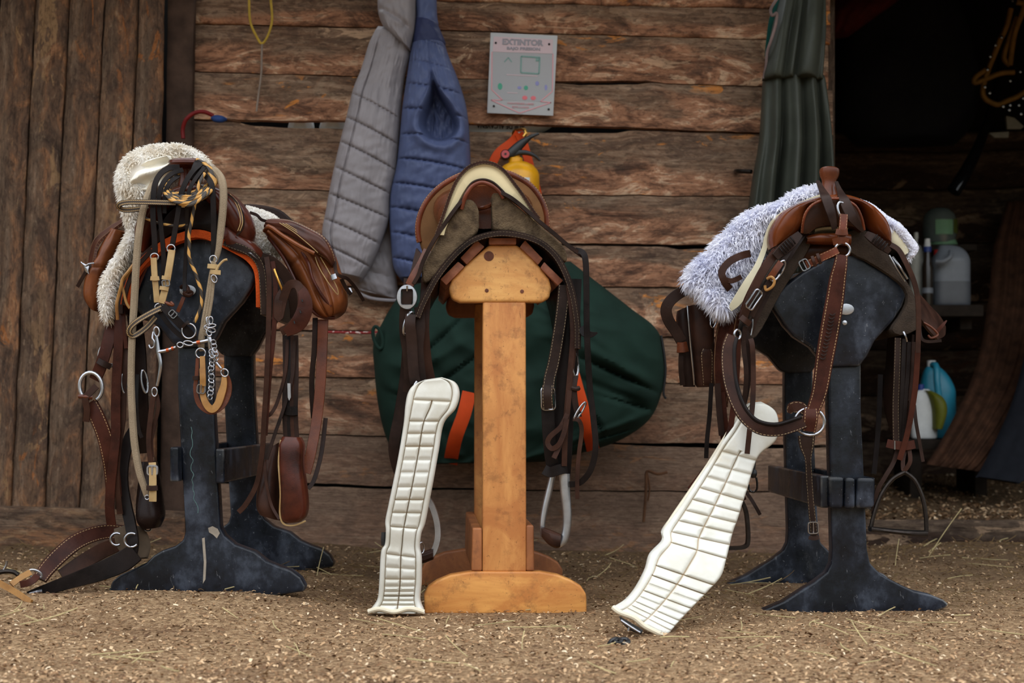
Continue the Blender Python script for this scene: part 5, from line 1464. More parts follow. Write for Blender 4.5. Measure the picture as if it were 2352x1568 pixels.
# fork: two swells joined by the pommel arch
mb = MB()
def fork(mb, pts, Y, dep):
    """pts: (outer, inner) px pairs along the arch"""
    secs = []
    for (ax, ay), (bx, by), d in pts:
        secs.append((ax, ay, bx, by, Y+.06, d))
    ploft(mb, secs, 6, 26, 2.2, .25, .25)
fork(mb, [((1764, 574), (1790, 562), .05), ((1762, 550), (1824, 544), .06), ((1768, 524), (1842, 520), .07), ((1786, 496), (1848, 492), .075), ((1814, 476), (1858, 478), .075), ((1852, 461), (1878, 474), .07), ((1894, 451), (1900, 474), .065),
          ((1926, 448), (1926, 474), .062), ((1952, 454), (1946, 474), .065), ((1978, 466), (1962, 478), .07), ((2004, 482), (1974, 492), .075), ((2030, 508), (1982, 510), .07), ((2043, 536), (1992, 530), .06), ((2044, 562), (2016, 548), .05)], 3.93, .1)
make('fork', mb, M['gloss_br'], t)
mb = MB(); plate(mb, [(1842, 534), (1846, 506), (1854, 484), (1870, 468), (1896, 460), (1926, 458), (1950, 464), (1970, 482), (1980, 504), (1985, 530), (1966, 522), (1940, 518), (1904, 518), (1876, 523), (1858, 536)], 3.925, .1, k=3)
make('gullet_cover', mb, M['br_dk'], t, bevel=.004)
tb('piping', 'tan_st', t, [(1842, 534, 3.922), (1845, 508, 3.905), (1852, 487, 3.9), (1868, 469, 3.9), (1896, 458, 3.905), (1926, 456, 3.91)], .0035)
tb('piping', 'tan_st', t, [(1945, 460, 3.91), (1966, 474, 3.905), (1979, 500, 3.91), (1985, 528, 3.92)], .0035)
mk('gullet_lining', 'hide', t, lambda mb: ploft(mb, [(1864, 526, 1866, 538, 4.0, .04), (1884, 519, 1884, 534, 4.0, .04), (1912, 519, 1912, 533, 4.0, .04), (1940, 520, 1940, 536, 4.0, .04)], 4, 12, 3))
mk('cross_bar', 'gloss_br', t, lambda mb: ploft(mb, [(1850, 540, 1850, 560, 3.97, .03), (1880, 536, 1880, 562, 3.96, .03), (1920, 536, 1920, 562, 3.955, .03), (1950, 538, 1950, 566, 3.96, .03)], 5, 16, 2.6))
mk('cross_bar', 'br_dk', t, lambda mb: ploft(mb, [(1836, 562, 1838, 604, 4.0, .02), (1880, 560, 1880, 596, 3.99, .02), (1930, 560, 1930, 590, 3.99, .02), (1965, 566, 1962, 590, 4.0, .02)], 4, 14, 3))
# horn
cx = P(1902, 447, 4.0)
s = 4.0/F
mb = MB(); lathe(mb, (P(1903, 450, 4.0).x, 4.0, P(1903, 450, 4.0).z), [(0, -.01), (26*s, -.01), (22*s, 4*s), (17*s, 16*s), (15.5*s, 28*s), (17*s, 38*s), (21*s, 46*s), (23*s, 56*s), (22.5*s, 62*s), (19*s, 65*s), (0, 66*s)], 28, axis=(.06, .12, 1))
make('horn', mb, M['tan_br'], t)
# seat, cantle behind
mb = MB(); loft(mb, [(P(1905, 505, 4.08), Vector((.09, 0, 0)), Vector((0, 0, .05))), (P(1900, 520, 4.2), Vector((.11, 0, 0)), Vector((0, 0, .06))), (P(1895, 530, 4.35), Vector((.14, 0, 0)), Vector((0, 0, .06))), (P(1890, 530, 4.5), Vector((.16, 0, 0)), Vector((0, 0, .06))), (P(1888, 520, 4.58), Vector((.15, 0, 0)), Vector((0, 0, .05)))], 5, 26, 2.4)
make('seat', mb, M['tan_br'], t)
mb = MB(); plate(mb, [(1772, 580), (1776, 545), (1792, 515), (1820, 492), (1856, 480), (1890, 478), (1926, 482), (1962, 495), (1988, 518), (2002, 548), (2004, 580), (1960, 592), (1890, 596), (1820, 592)], 4.54, .05, 0, 3); make('cantle', mb, M['tan_br'], t, bevel=.014, bseg=4, sharp=60)
# bars / felt skirts on either side
mb = MB(); plate(mb, [(1862, 536), (1868, 548), (1848, 590), (1818, 636), (1790, 680), (1764, 730), (1738, 772), (1716, 780), (1712, 764), (1734, 716), (1762, 662), (1794, 610), (1830, 562)], 3.965, .62, k=2); make('skirt', mb, M['felt_dk'], t, 'dark felted underside on the left', bevel=.006, bseg=2, bang=50)
mb = MB(); plate(mb, [(1946, 532), (1988, 528), (2014, 548), (2040, 582), (2066, 620), (2090, 656), (2106, 690), (2110, 730), (2104, 758), (2068, 770), (2048, 756), (2066, 728), (2084, 694), (2078, 662), (2044, 632), (1990, 598), (1952, 578)], 3.965, .6, k=2); make('skirt', mb, M['felt_dk'], t, 'dark felted underside on the right', bevel=.006, bseg=2, bang=50)
st('skirt_edge', 'dark', t, [(1842, 540, 3.95), (1816, 580, 3.94), (1786, 630, 3.94), (1758, 680, 3.94), (1734, 730, 3.94), (1722, 764, 3.945)], 16, .012)
# left rigging cluster
st('latigo_keeper', 'dark', t, [(1836, 538, 3.92, 16), (1818, 556, 3.91, 26), (1800, 572, 3.91, 26), (1780, 590, 3.91, 18)], 22, .012, 'braided dark leather keeper')
for i in range(6):
    x, y = 1822-i*5, 552+i*5
    tb('lacing', 'black_leather', t, [(x-7, y-9, 3.898), (x, y, 3.894), (x+5, y+8, 3.898)], .0022, n=6)
st('latigo', 'brown', t, [(1796, 570, 3.93), (1774, 592, 3.92), (1750, 628, 3.915), (1732, 664, 3.915), (1718, 698, 3.915), (1708, 730, 3.92)], 19, .005)
st('latigo', 'red_br', t, [(1782, 575, 3.94), (1756, 612, 3.935), (1735, 650, 3.93), (1714, 694, 3.93), (1704, 735, 3.935)], 16, .004)
st('latigo', 'dark', t, [(1814, 574, 3.925), (1800, 596, 3.915), (1780, 628, 3.912), (1760, 660, 3.912), (1742, 695, 3.915), (1726, 726, 3.92)], 13, .005)
rg('ring', 'steel', t, (1787, 622, 3.905), 10, 27, .0032, -33, 20)
st('ring_strap', 'tan_br', t, [(1794, 602, 3.9), (1780, 622, 3.897), (1768, 640, 3.9)], 15, .005)
tb('thong', 'rawhide_or', t, [(1762, 640, 3.9), (1772, 636, 3.892), (1779, 645, 3.89), (1774, 658, 3.892), (1760, 666, 3.9), (1757, 655, 3.9)], .0036)
bk('buckle', 'steel', t, (1732, 688, 3.90), 20, 48, .0026, -33, 20)
st('keeper', 'brown', t, [(1702, 728, 3.912), (1712, 736, 3.905), (1722, 744, 3.912)], 14, .006)
rg('ring', 'steel', t, (1694, 768, 3.91), 9, 11, .003, 0, 30)
tb('pin', 'steel', t, [(1729, 733, 3.93), (1728, 752, 3.93), (1725, 770, 3.93)], .0022)
for pts, w, mt in (([(1724, 778, 3.925), (1728, 796, 3.92), (1730, 850, 3.92), (1729, 920, 3.915), (1722, 985, 3.905), (1716, 1042, 3.90)], 12, 'brown'),
                   ([(1712, 750, 3.92), (1708, 790, 3.925), (1714, 850, 3.925), (1712, 900, 3.93), (1704, 940, 3.935)], 11, 'dark'), ([(1716, 760, 3.94), (1720, 830, 3.94), (1718, 890, 3.94), (1708, 935, 3.94)], 9, 'dark'),
                   ([(1696, 772, 3.925), (1694, 830, 3.93), (1690, 890, 3.935), (1684, 940, 3.935), (1674, 996, 3.93), (1652, 1036, 3.925), (1620, 1078, 3.92), (1584, 1124, 3.91)], 13, 'red_br'),
                   ([(1648, 880, 4.05), (1652, 940, 4.05), (1658, 1000, 4.05)], 14, 'dark'), ([(1634, 880, 4.08), (1630, 950, 4.08), (1624, 1010, 4.08), (1622, 1052, 4.08)], 10, 'black_leather')):
    st('saddle_string', mt, t, pts, w, .004)
# left fender
mk('fender', 'red_st', t, lambda mb: psheet(mb, [[(1655, 728, 4.12), (1676, 722, 4.06), (1700, 716, 4.0)], [(1645, 775, 4.10), (1664, 772, 4.06), (1690, 770, 4.02)], [(1641, 830, 4.09), (1658, 830, 4.06), (1682, 832, 4.04)], [(1643, 880, 4.09), (1656, 885, 4.07), (1676, 890, 4.06)], [(1650, 925, 4.09), (1660, 930, 4.08), (1670, 935, 4.07)]], .006, 5), 'red brown fender on the left')
st('fender_strap', 'red_br', t, [(1655, 900, 4.06), (1660, 960, 4.06), (1672, 1040, 4.07), (1690, 1110, 4.08), (1704, 1150, 4.09)], 22, .005)
sl = mk('stirrup', 'iron', t, lambda mb: strap(mb, [(1698, 1140, 4.1), (1712, 1170, 4.1), (1717, 1205, 4.1), (1718, 1240, 4.1), (1712, 1254, 4.1), (1690, 1258, 4.1), (1655, 1256, 4.1), (1642, 1248, 4.1), (1646, 1215, 4.1), (1660, 1170, 4.1), (1680, 1140, 4.1), (1698, 1140, 4.1)], 8, .03, 5), 'dark iron stirrup half hidden by the slanting girth')
# horn straps and centre strap
st('horn_strap', 'dark', t, [(1878, 416, 3.98, 8), (1886, 432, 3.95, 14), (1896, 452, 3.90, 22), (1906, 480, 3.885, 22), (1913, 505, 3.885, 17), (1917, 526, 3.89, 12)], 18, .005)
st('horn_strap', 'dark', t, [(1921, 418, 3.98, 7), (1928, 436, 3.95, 12), (1940, 462, 3.90, 24), (1955, 494, 3.885, 24), (1970, 516, 3.89, 16), (1982, 532, 3.9, 6)], 18, .005)
rg('ring', 'steel', t, (1937, 486, 3.895), 13, 23, .0034, 22, 20)
# breast strap
t2 = thing('breast_collar', 'brown breast collar looped in front of the right saddle and its stand', 'breast collar', P(1930, 590, 3.88))
st('strap', 'tan_st', t2, [(1938, 492, 3.885), (1936, 520, 3.88), (1933, 545, 3.878), (1933, 562, 3.878)], 19, .005)
st('keeper', 'tan_br', t2, [(1920, 532, 3.872), (1933, 534, 3.868), (1946, 533, 3.872)], 14, .006)
st('keeper', 'tan_br', t2, [(1914, 556, 3.878), (1932, 552, 3.868), (1947, 556, 3.876)], 16, .006)
rg('ring', 'steel', t2, (1935, 574, 3.872), 17, 16, .0036)
st('side_strap', 'tan_st', t2, [(1924, 574, 3.868), (1908, 582, 3.866), (1886, 592, 3.868), (1868, 601, 3.87), (1852, 608, 3.872)], 18, .005)
for (x, y) in ((1868, 600), (1880, 594)): st('keeper', 'brown', t2, [(x-3, y-11, 3.866), (x+1, y, 3.86), (x+5, y+11, 3.866)], 7, .005)
bk('buckle', 'steel', t2, (1848, 608, 3.866), 20, 24, .002, 28)
st('main_strap', 'red_st', t2, [(1933, 586, 3.872, 28), (1930, 610, 3.868, 32), (1924, 640, 3.868, 38), (1917, 690, 3.868, 42), (1906, 756, 3.868, 44), (1894, 825, 3.868, 41), (1883, 895, 3.866, 36), (1872, 930, 3.864, 32), (1864, 952, 3.862, 30)], 40, .009, 'broad red brown strap down the front')
for i in range(13):
    x = 1912-i*1.6-(i*i)*.02; y = 724+i*8.4
    tb('braid', 'dark', t2, [(x-6, y-3, 3.860), (x, y, 3.857), (x+6, y-4, 3.860)], .0019, n=6, k=3)
rg('ring', 'steel', t2, (1860, 968, 3.866), 34, 31, .0042, -10)
st('ring_tab', 'red_st', t2, [(1862, 938, 3.862, 30), (1862, 960, 3.855, 34), (1858, 990, 3.86, 30)], 32, .006)
st('side_strap', 'brown_st', t2, [(1812, 948, 3.872, 10), (1820, 936, 3.868, 26), (1840, 936, 3.866, 26), (1852, 948, 3.866, 18)], 24, .006)
st('loop_strap', 'brown_st', t2, [(1846, 968, 3.858), (1820, 978, 3.85), (1786, 987, 3.842), (1748, 984, 3.84), (1716, 962, 3.845), (1694, 928, 3.855), (1678, 885, 3.868), (1671, 840, 3.88), (1672, 800, 3.89), (1682, 772, 3.90)], 30, .01, 'thick strap swinging in a loop to the left')
tb('edge', 'black_leather', t2, [(1840, 957, 3.85), (1786, 974, 3.836), (1744, 968, 3.836), (1720, 948, 3.842), (1704, 920, 3.85), (1692, 880, 3.864), (1687, 840, 3.876), (1687, 800, 3.886), (1692, 776, 3.896)], .005)
st('tie_down', 'dark_st', t2, [(1852, 1000, 3.868, 40), (1853, 1024, 3.868, 34), (1856, 1052, 3.87, 16), (1858, 1090, 3.872, 15), (1862, 1150, 3.875, 15), (1867, 1200, 3.878, 16), (1870, 1232, 3.88, 16)], 16, .004, 'narrow dark strap hanging from the ring')
bk('buckle', 'steel', t2, (1868, 1212, 3.868), 23, 26, .002, 2)
st('keeper', 'dark', t2, [(1858, 1234, 3.872), (1869, 1236, 3.868), (1880, 1234, 3.872)], 9, .006)
# right side rigging of the saddle
st('latigo_keeper', 'dark', t, [(1990, 538, 3.92, 14), (2006, 548, 3.91, 22), (2024, 562, 3.91, 22), (2042, 578, 3.915, 12)], 20, .012)
for i in range(5):
    x, y = 2008+i*6, 548+i*5
    tb('lacing', 'black_leather', t, [(x+7, y-9, 3.898), (x, y, 3.894), (x-5, y+8, 3.898)], .0022, n=6)
tb('rod', 'steel', t, [(2050, 590, 3.94), (2068, 614, 3.93), (2084, 640, 3.94)], .003)
tb('rod', 'steel', t, [(2042, 586, 3.94), (2062, 620, 3.935), (2078, 646, 3.945)], .0025)
st('saddle_string', 'brown', t, [(2046, 562, 3.94), (2064, 574, 3.93), (2080, 602, 3.925), (2097, 640, 3.925), (2107, 680, 3.925), (2110, 740, 3.925), (2108, 810, 3.925)], 12, .004)
st('saddle_string', 'red_br', t, [(2108, 805, 3.925), (2104, 870, 3.93), (2098, 920, 3.935), (2084, 995, 3.94), (2066, 1056, 3.945)], 13, .004)
mk('jockey', 'brown', t, lambda mb: psheet(mb, [[(2110, 676, 4.1), (2112, 700, 4.0), (2112, 730, 3.96)], [(2134, 702, 4.14), (2134, 728, 4.05), (2126, 752, 3.99)], [(2158, 728, 4.2), (2156, 750, 4.1), (2140, 768, 4.02)], [(2170, 750, 4.24), (2168, 770, 4.15), (2152, 780, 4.06)]], .006, 5), 'brown rear flap turned up on the right')
tb('thong', 'tan_br', t, [(2120, 740, 3.98), (2140, 752, 3.97), (2154, 768, 3.97), (2140, 776, 3.965), (2132, 770, 3.97)], .003)
st('saddle_string', 'dark', t, [(2112, 745, 3.97), (2116, 775, 3.965), (2130, 784, 3.965), (2162, 782, 3.97)], 7, .003)
st('saddle_string', 'red_br', t, [(2150, 764, 3.97, 8), (2164, 748, 3.97, 8), (2174, 736, 3.975, 3)], 7, .003)
# right fender and stirrup
mk('fender', 'dark', t, lambda mb: psheet(mb, [[(2042, 770, 4.2), (2070, 770, 4.1), (2098, 768, 4.02)], [(2036, 850, 4.16), (2064, 850, 4.08), (2094, 850, 4.02)], [(2032, 930, 4.13), (2060, 935, 4.07), (2090, 935, 4.02)], [(2048, 990, 4.11), (2064, 1000, 4.07), (2084, 1000, 4.03)]], .007, 4), 'dark fender on the right')
for pts, w, mt in (([(2062, 776, 3.97), (2060, 850, 3.965), (2057, 930, 3.965), (2058, 1016, 3.965)], 15, 'dark_st'), ([(2077, 778, 3.965), (2074, 850, 3.96), (2071, 930, 3.96), (2069, 1015, 3.965)], 10, 'black_leather'),
                   ([(2088, 785, 3.96), (2085, 850, 3.958), (2079, 930, 3.958), (2074, 1015, 3.962)], 9, 'black_leather'), ([(2099, 785, 3.965), (2096, 860, 3.965), (2090, 920, 3.965)], 11, 'dark')):
    st('stirrup_leather', mt, t, pts, w, .005)
tb('pin', 'steel', t, [(2075, 762, 3.95), (2080, 772, 3.945), (2083, 784, 3.95)], .0026)
st('keeper', 'red_br', t, [(2038, 1018, 3.965), (2058, 1022, 3.95), (2080, 1024, 3.95), (2100, 1020, 3.96)], 20, .006)
tb('keeper_pin', 'steel', t, [(2055, 1012, 3.945), (2055, 1032, 3.945)], .002)
st('hobble_strap', 'dark', t, [(2062, 1030, 3.965), (2052, 1062, 3.96), (2032, 1096, 3.955), (2014, 1130, 3.955), (2006, 1180, 3.96)], 10, .004)
st('hobble_strap', 'brown', t, [(2080, 1030, 3.965), (2074, 1056, 3.96), (2076, 1080, 3.955), (2090, 1060, 3.955), (2088, 1032, 3.96)], 10, .004)
sr = mk('stirrup', 'iron', t, lambda mb: tube(mb, [(2078, 1084, 3.955), (2050, 1100, 3.955), (2026, 1132, 3.955), (2010, 1172, 3.955), (2000, 1212, 3.955)], .0055, 5, 8), 'slim dark iron stirrup hanging over the sill')
tb('side_bar', 'iron', sr, [(2078, 1084, 3.955), (2100, 1102, 3.955), (2118, 1140, 3.955), (2126, 1180, 3.955), (2128, 1222, 3.955)], .0055)
mk('tread', 'iron', sr, lambda mb: ploft(mb, [(1998, 1208, 1998, 1220, 3.955, .02), (2040, 1213, 2040, 1224, 3.955, .026), (2090, 1217, 2090, 1230, 3.955, .026), (2128, 1218, 2126, 1232, 3.955, .02)], 4, 12, 4))
st('saddle_string', 'dark', t, [(2100, 930, 3.96), (2104, 970, 3.955), (2112, 1015, 3.955), (2120, 1060, 3.955)], 8, .003)
st('saddle_string', 'black_leather', t, [(2022, 860, 4.1), (2019, 950, 4.08), (2014, 1020, 4.07), (2007, 1088, 4.06)], 12, .004)
# fleece seat cover
f_t = thing('seat_cover', 'shaggy white fleece seat cover draped over the right saddle', 'seat cover', P(1720, 560, 4.15))
mb = MB()
relief(mb, [(1892, 440, 1898, 452, 4.08), (1860, 440, 1872, 456, 4.06), (1826, 450, 1838, 468, 4.05), (1790, 474, 1800, 492, 4.05), (1754, 484, 1776, 514, 4.05), (1710, 500, 1764, 540, 4.06), (1676, 532, 1756, 574, 4.06), (1648, 560, 1744, 602, 4.06),
            (1620, 590, 1724, 632, 4.06), (1594, 614, 1704, 652, 4.06), (1576, 642, 1690, 672, 4.06), (1606, 664, 1682, 694, 4.05), (1640, 700, 1672, 712, 4.03), (1652, 714, 1662, 716, 4.03)], .045, .03, lambda u, t_: .012*nz(u*4, t_*8), ns=30, k=6)
pad = mb
mb2 = MB(); mb2.v = list(pad.v); mb2.f = list(pad.f); mb2.uv = list(pad.uv); mb2.col = list(pad.col)
tufts(mb2, pad, 16000, .030, 5, .0036, .4, .8)
make('fleece', mb2, M['shag_w'], f_t, sharp=180)
st('hide_edge', 'hide', f_t, [(1898, 447, 3.99, 10), (1860, 460, 3.985, 10), (1812, 482, 3.985, 9), (1778, 506, 3.99, 9), (1762, 540, 4.0, 10), (1755, 572, 4.0, 12), (1738, 614, 3.985, 14), (1716, 652, 3.975, 20), (1694, 690, 3.975, 22), (1676, 710, 3.985, 12)], 12, .008, 'bare cream hide along the edge')
mb = MB(); pad = MB()
relief(pad, [(1944, 450, 1946, 462, 4.1), (1998, 468, 1992, 482, 4.08), (2036, 496, 2026, 510, 4.06), (2068, 516, 2052, 532, 4.05), (2092, 544, 2074, 560, 4.05), (2108, 570, 2086, 578, 4.05), (2094, 592, 2082, 594, 4.05)], .02, .03, None, ns=16, k=6)
mb.v = list(pad.v); mb.f = list(pad.f); mb.uv = list(pad.uv); mb.col = list(pad.col)
tufts(mb, pad, 2600, .017, 8, .0034, .3, .7)
make('fleece', mb, M['shag_w'], f_t, sharp=180)
mk('hide', 'hide', f_t, lambda mb: relief(mb, [(1960, 458, 1990, 486, 4.09), (2012, 486, 2040, 524, 4.07), (2058, 524, 2044, 556, 4.05), (2090, 560, 2058, 576, 4.05), (2086, 582, 2074, 590, 4.05)], .012, .02, None, ns=12, k=5), 'bare cream hide on the right side')
st('cover_strap', 'brown', f_t, [(1722, 582, 3.985), (1700, 588, 3.96), (1674, 602, 3.95), (1658, 624, 3.945), (1664, 646, 3.945), (1676, 664, 3.96)], 17, .005, 'brown strap loop on the fleece')
st('cover_strap', 'brown', f_t, [(1662, 640, 3.948), (1680, 645, 3.95), (1702, 636, 3.97)], 12, .005)
# holster bag
h_t = thing('holster', 'tall brown leather pouch hanging at the left side of the right saddle', 'pouch', P(1600, 890, 4.15))
mk('body', 'brown', h_t, lambda mb: ploft(mb, [(1578, 704, 1640, 694, 4.15, .04), (1580, 720, 1640, 714, 4.15, .042), (1584, 780, 1639, 780, 4.15, .045), (1591, 840, 1640, 840, 4.15, .04), (1598, 880, 1641, 880, 4.15, .034), (1602, 889, 1638, 888, 4.15, .03)], 6, 22, 3.0))
mk('back_panel', 'dark', h_t, lambda mb: ploft(mb, [(1556, 714, 1580, 704, 4.17, .03), (1554, 740, 1582, 735, 4.17, .034), (1560, 800, 1588, 800, 4.17, .034), (1566, 860, 1594, 860, 4.17, .03), (1570, 888, 1596, 888, 4.17, .025)], 6, 18, 3.4))
tb('edge', 'steel', h_t, [(1579, 702, 4.108), (1582, 740, 4.105), (1587, 800, 4.108), (1592, 850, 4.112), (1595, 884, 4.118)], .0028, 'pale worn edge')
mk('pocket', 'brown_st', h_t, lambda mb: relief(mb, [(1614, 800, 1634, 802, 4.105), (1608, 814, 1638, 812, 4.105), (1610, 845, 1638, 845, 4.108), (1614, 884, 1636, 884, 4.118)], .005, .01, None, ns=14, k=5))
st('carrying_strap', 'dark', h_t, [(1632, 668, 4.12), (1602, 660, 4.11), (1570, 668, 4.1), (1542, 688, 4.095), (1530, 710, 4.095), (1536, 736, 4.1), (1552, 760, 4.105), (1566, 784, 4.11)], 26, .006)
st('keeper', 'tan_br', h_t, [(1556, 798, 4.105), (1568, 798, 4.098), (1578, 796, 4.105)], 24, .006, 'copper brown keeper')
st('strap', 'dark', h_t, [(1566, 800, 4.118), (1564, 840, 4.12), (1568, 884, 4.13)], 12, .004)
tb('hook', 'steel', h_t, [(1634, 726, 4.1), (1632, 745, 4.095), (1638, 752, 4.095), (1646, 738, 4.095), (1652, 724, 4.1)], .002)
# bungee hook behind the girth
h_t = thing('bungee_hook', 'black elastic cord with wire hook beside the slanting girth', 'hook', P(1730, 1090, 4.05))
tb('cord', 'black_plastic', h_t, [(1736, 1030, 4.05), (1733, 1055, 4.05), (1731, 1080, 4.05)], .004)
mk('ferrule', 'black_plastic', h_t, lambda mb: ploft(mb, [(1725, 1078, 1737, 1078, 4.05, .006), (1721, 1088, 1739, 1088, 4.05, .009), (1726, 1097, 1736, 1097, 4.05, .005)], 4, 12))
tb('hook', 'black_gloss', h_t, [(1737, 1096, 4.05), (1739, 1110, 4.05), (1738, 1124, 4.05), (1730, 1130, 4.05), (1721, 1124, 4.05), (1719, 1112, 4.05)], .0026)
st('strap', 'dark', h_t, [(1712, 1128, 4.06), (1724, 1144, 4.05), (1736, 1164, 4.045), (1746, 1182, 4.045)], 8, .003)
# ================================================================ the left saddle
M['sad_br'] = leather('oxblood_brown_leather', S(92, 43, 29), S(56, 27, 21), .3, wear=.15)
M['bag_br'] = leather('saddlebag_leather', S(136, 76, 40), S(84, 44, 26), .4, wear=.25)
M['bag_dk'] = leather('saddlebag_flap_leather', S(92, 52, 38), S(60, 34, 26), .4, S(190, 156, 112), wear=.25, freq=140, pos=.44)
M['fork_dk'] = leather('nearly_black_leather', S(40, 28, 24), S(22, 16, 15), .36)
M['rope_bg'] = plain('beige_braided_rope', S(146, 129, 106), .85, var=.12, scale=30, bump=.9, bscale=480, bdist=.003)
m, nt, b = nt_new('black_yellow_braid'); g = G(nt); uv = g.n('ShaderNodeUVMap'); uv.uv_map = 'UVMap'; sp = g.n('ShaderNodeSeparateXYZ'); g.l(uv.outputs[0], sp.inputs[0])
f = g.math('FRACT', g.math('ADD', g.math('MULTIPLY', sp.outputs[0], 1.0), g.math('MULTIPLY', sp.outputs[1], 24)))
k_ = g.step(f, .40, .46)
g.l(g.mix(k_, S(184, 136, 66), S(46, 37, 28)), b.inputs['Base Color']); b.inputs['Roughness'].default_value = .6
g.l(g.bump(g.math('PINGPONG', f, .5), .6, .004), b.inputs['Normal'])
M['lariat'] = m
m, nt, b = nt_new('laced_dark_leather'); g = G(nt); uv = g.n('ShaderNodeUVMap'); uv.uv_map = 'UVMap'; sp = g.n('ShaderNodeSeparateXYZ'); g.l(uv.outputs[0], sp.inputs[0])
e = g.math('LESS_THAN', g.math('ABSOLUTE', g.math('SUBTRACT', g.math('ABSOLUTE', g.math('SUBTRACT', sp.outputs[0], .5)), .28)), .09)
q = g.math('LESS_THAN', g.math('FRACT', g.math('ADD', g.math('MULTIPLY', sp.outputs[1], 220), g.math('MULTIPLY', sp.outputs[0], 4))), .6)
g.l(g.mix(g.math('MULTIPLY', e, q), S(56, 44, 34), S(186, 154, 104)), b.inputs['Base Color']); b.inputs['Roughness'].default_value = .5
M['laced'] = m

t = thing('saddle', 'oxblood brown western saddle piled with tack on the left black stand', 'saddle', P(450, 560, 4.2))
# fork with wide swells
mb = MB()
ploft(mb, [(316, 574, 346, 584, 4.0, .04), (312, 545, 350, 560, 4.0, .055), (318, 512, 362, 532, 4.0, .07), (334, 482, 378, 506, 4.0, .075), (362, 456, 402, 478, 4.0, .075), (400, 436, 424, 466, 4.0, .07), (440, 424, 448, 460, 4.0, .068),
           (478, 426, 470, 462, 4.0, .07), (508, 434, 484, 474, 4.0, .075), (540, 450, 500, 496, 4.0, .075), (566, 478, 512, 518, 4.0, .07), (582, 508, 524, 536, 4.0, .065), (586, 536, 540, 552, 4.0, .055), (580, 560, 556, 562, 4.0, .04)], 6, 28, 2.2, .25, .25)
make('fork', mb, M['sad_br'], t)
mb = MB(); plate(mb, [(356, 560), (362, 528), (378, 500), (402, 476), (440, 460), (474, 462), (496, 486), (512, 518), (520, 548), (500, 540), (470, 528), (436, 524), (400, 532), (376, 548)], 3.955, .1, k=3); make('gullet_cover', mb, M['fork_dk'], t, bevel=.004)
st('swell_edge', 'dark', t, [(506, 438, 3.945, 5), (532, 452, 3.93, 5), (552, 478, 3.925, 5), (560, 504, 3.925, 5), (556, 526, 3.93, 5), (544, 540, 3.935, 5)], 5, .006)
for off in (0, 5):
    tb('stitching', 'rawhide', t, [(523+off, 446, 3.938), (540+off, 464, 3.925), (550+off, 490, 3.921), (552+off, 512, 3.921), (546+off, 530, 3.926)], .0012, n=5)
mk('jockey', 'sad_br', t, lambda mb: psheet(mb, [[(508, 522, 3.95), (514, 545, 3.94), (528, 572, 3.945)], [(535, 528, 3.955), (545, 552, 3.94), (560, 584, 3.945)], [(566, 545, 3.99), (580, 566, 3.96), (588, 592, 3.96)], [(585, 560, 4.05), (600, 580, 4.0), (604, 606, 3.99)]], .008, 5), 'tooled front jockey on the right')
# horn
s = 4.0/F
h0 = P(427, 412, 4.0)
mb = MB(); lathe(mb, h0, [(0, -.02), (20*s, -.02), (15*s, 0), (12*s, 14*s), (13*s, 24*s), (20*s, 29*s), (36*s, 33*s), (39*s, 38*s), (37*s, 44*s), (26*s, 48*s), (0, 49*s)], 32, axis=(0, -.12, 1)); make('horn', mb, M['sad_br'], t)
# seat and cantle
mb = MB(); loft(mb, [(P(450, 490, 4.08), Vector((.10, 0, 0)), Vector((0, 0, .05))), (P(470, 510, 4.2), Vector((.12, 0, 0)), Vector((0, 0, .06))), (P(490, 526, 4.35), Vector((.15, 0, 0)), Vector((0, 0, .06))), (P(520, 528, 4.5), Vector((.16, 0, 0)), Vector((0, 0, .06))), (P(540, 525, 4.57), Vector((.15, 0, 0)), Vector((0, 0, .05)))], 5, 26, 2.4)
make('seat', mb, M['sad_br'], t)
mb = MB(); plate(mb, [(400, 560), (430, 500), (500, 474), (560, 468), (600, 470), (640, 480), (668, 502), (690, 535), (700, 570), (640, 590), (520, 600)], 4.55, .05, k=3); make('cantle', mb, M['dark'], t, bevel=.012, bseg=3)
# skirts
mk('skirt', 'dark_st', t, lambda mb: arch_sheet(mb, [(516, 556), (540, 564), (566, 574), (590, 592), (602, 618), (606, 660), (608, 724)], 3.95, 4.6, .014, 0, 4), 'dark skirt on the right')
st('skirt_edge', 'dark_st', t, [(516, 556, 3.945), (540, 565, 3.94), (566, 575, 3.938), (589, 594, 3.938), (601, 620, 3.94), (605, 660, 3.94), (607, 722, 3.942)], 17, .01)
mk('skirt', 'dark', t, lambda mb: arch_sheet(mb, [(352, 566), (330, 586), (306, 612), (288, 642), (278, 680), (276, 720)], 3.96, 4.6, .012, 0, 4), 'dark skirt on the left')
mk('concho', 'alu', t, lambda mb: ploft(mb, [(570, 580, 574, 584, 3.93, .004), (576, 580, 586, 592, 3.925, .005), (586, 590, 592, 596, 3.928, .004)], 4, 12))
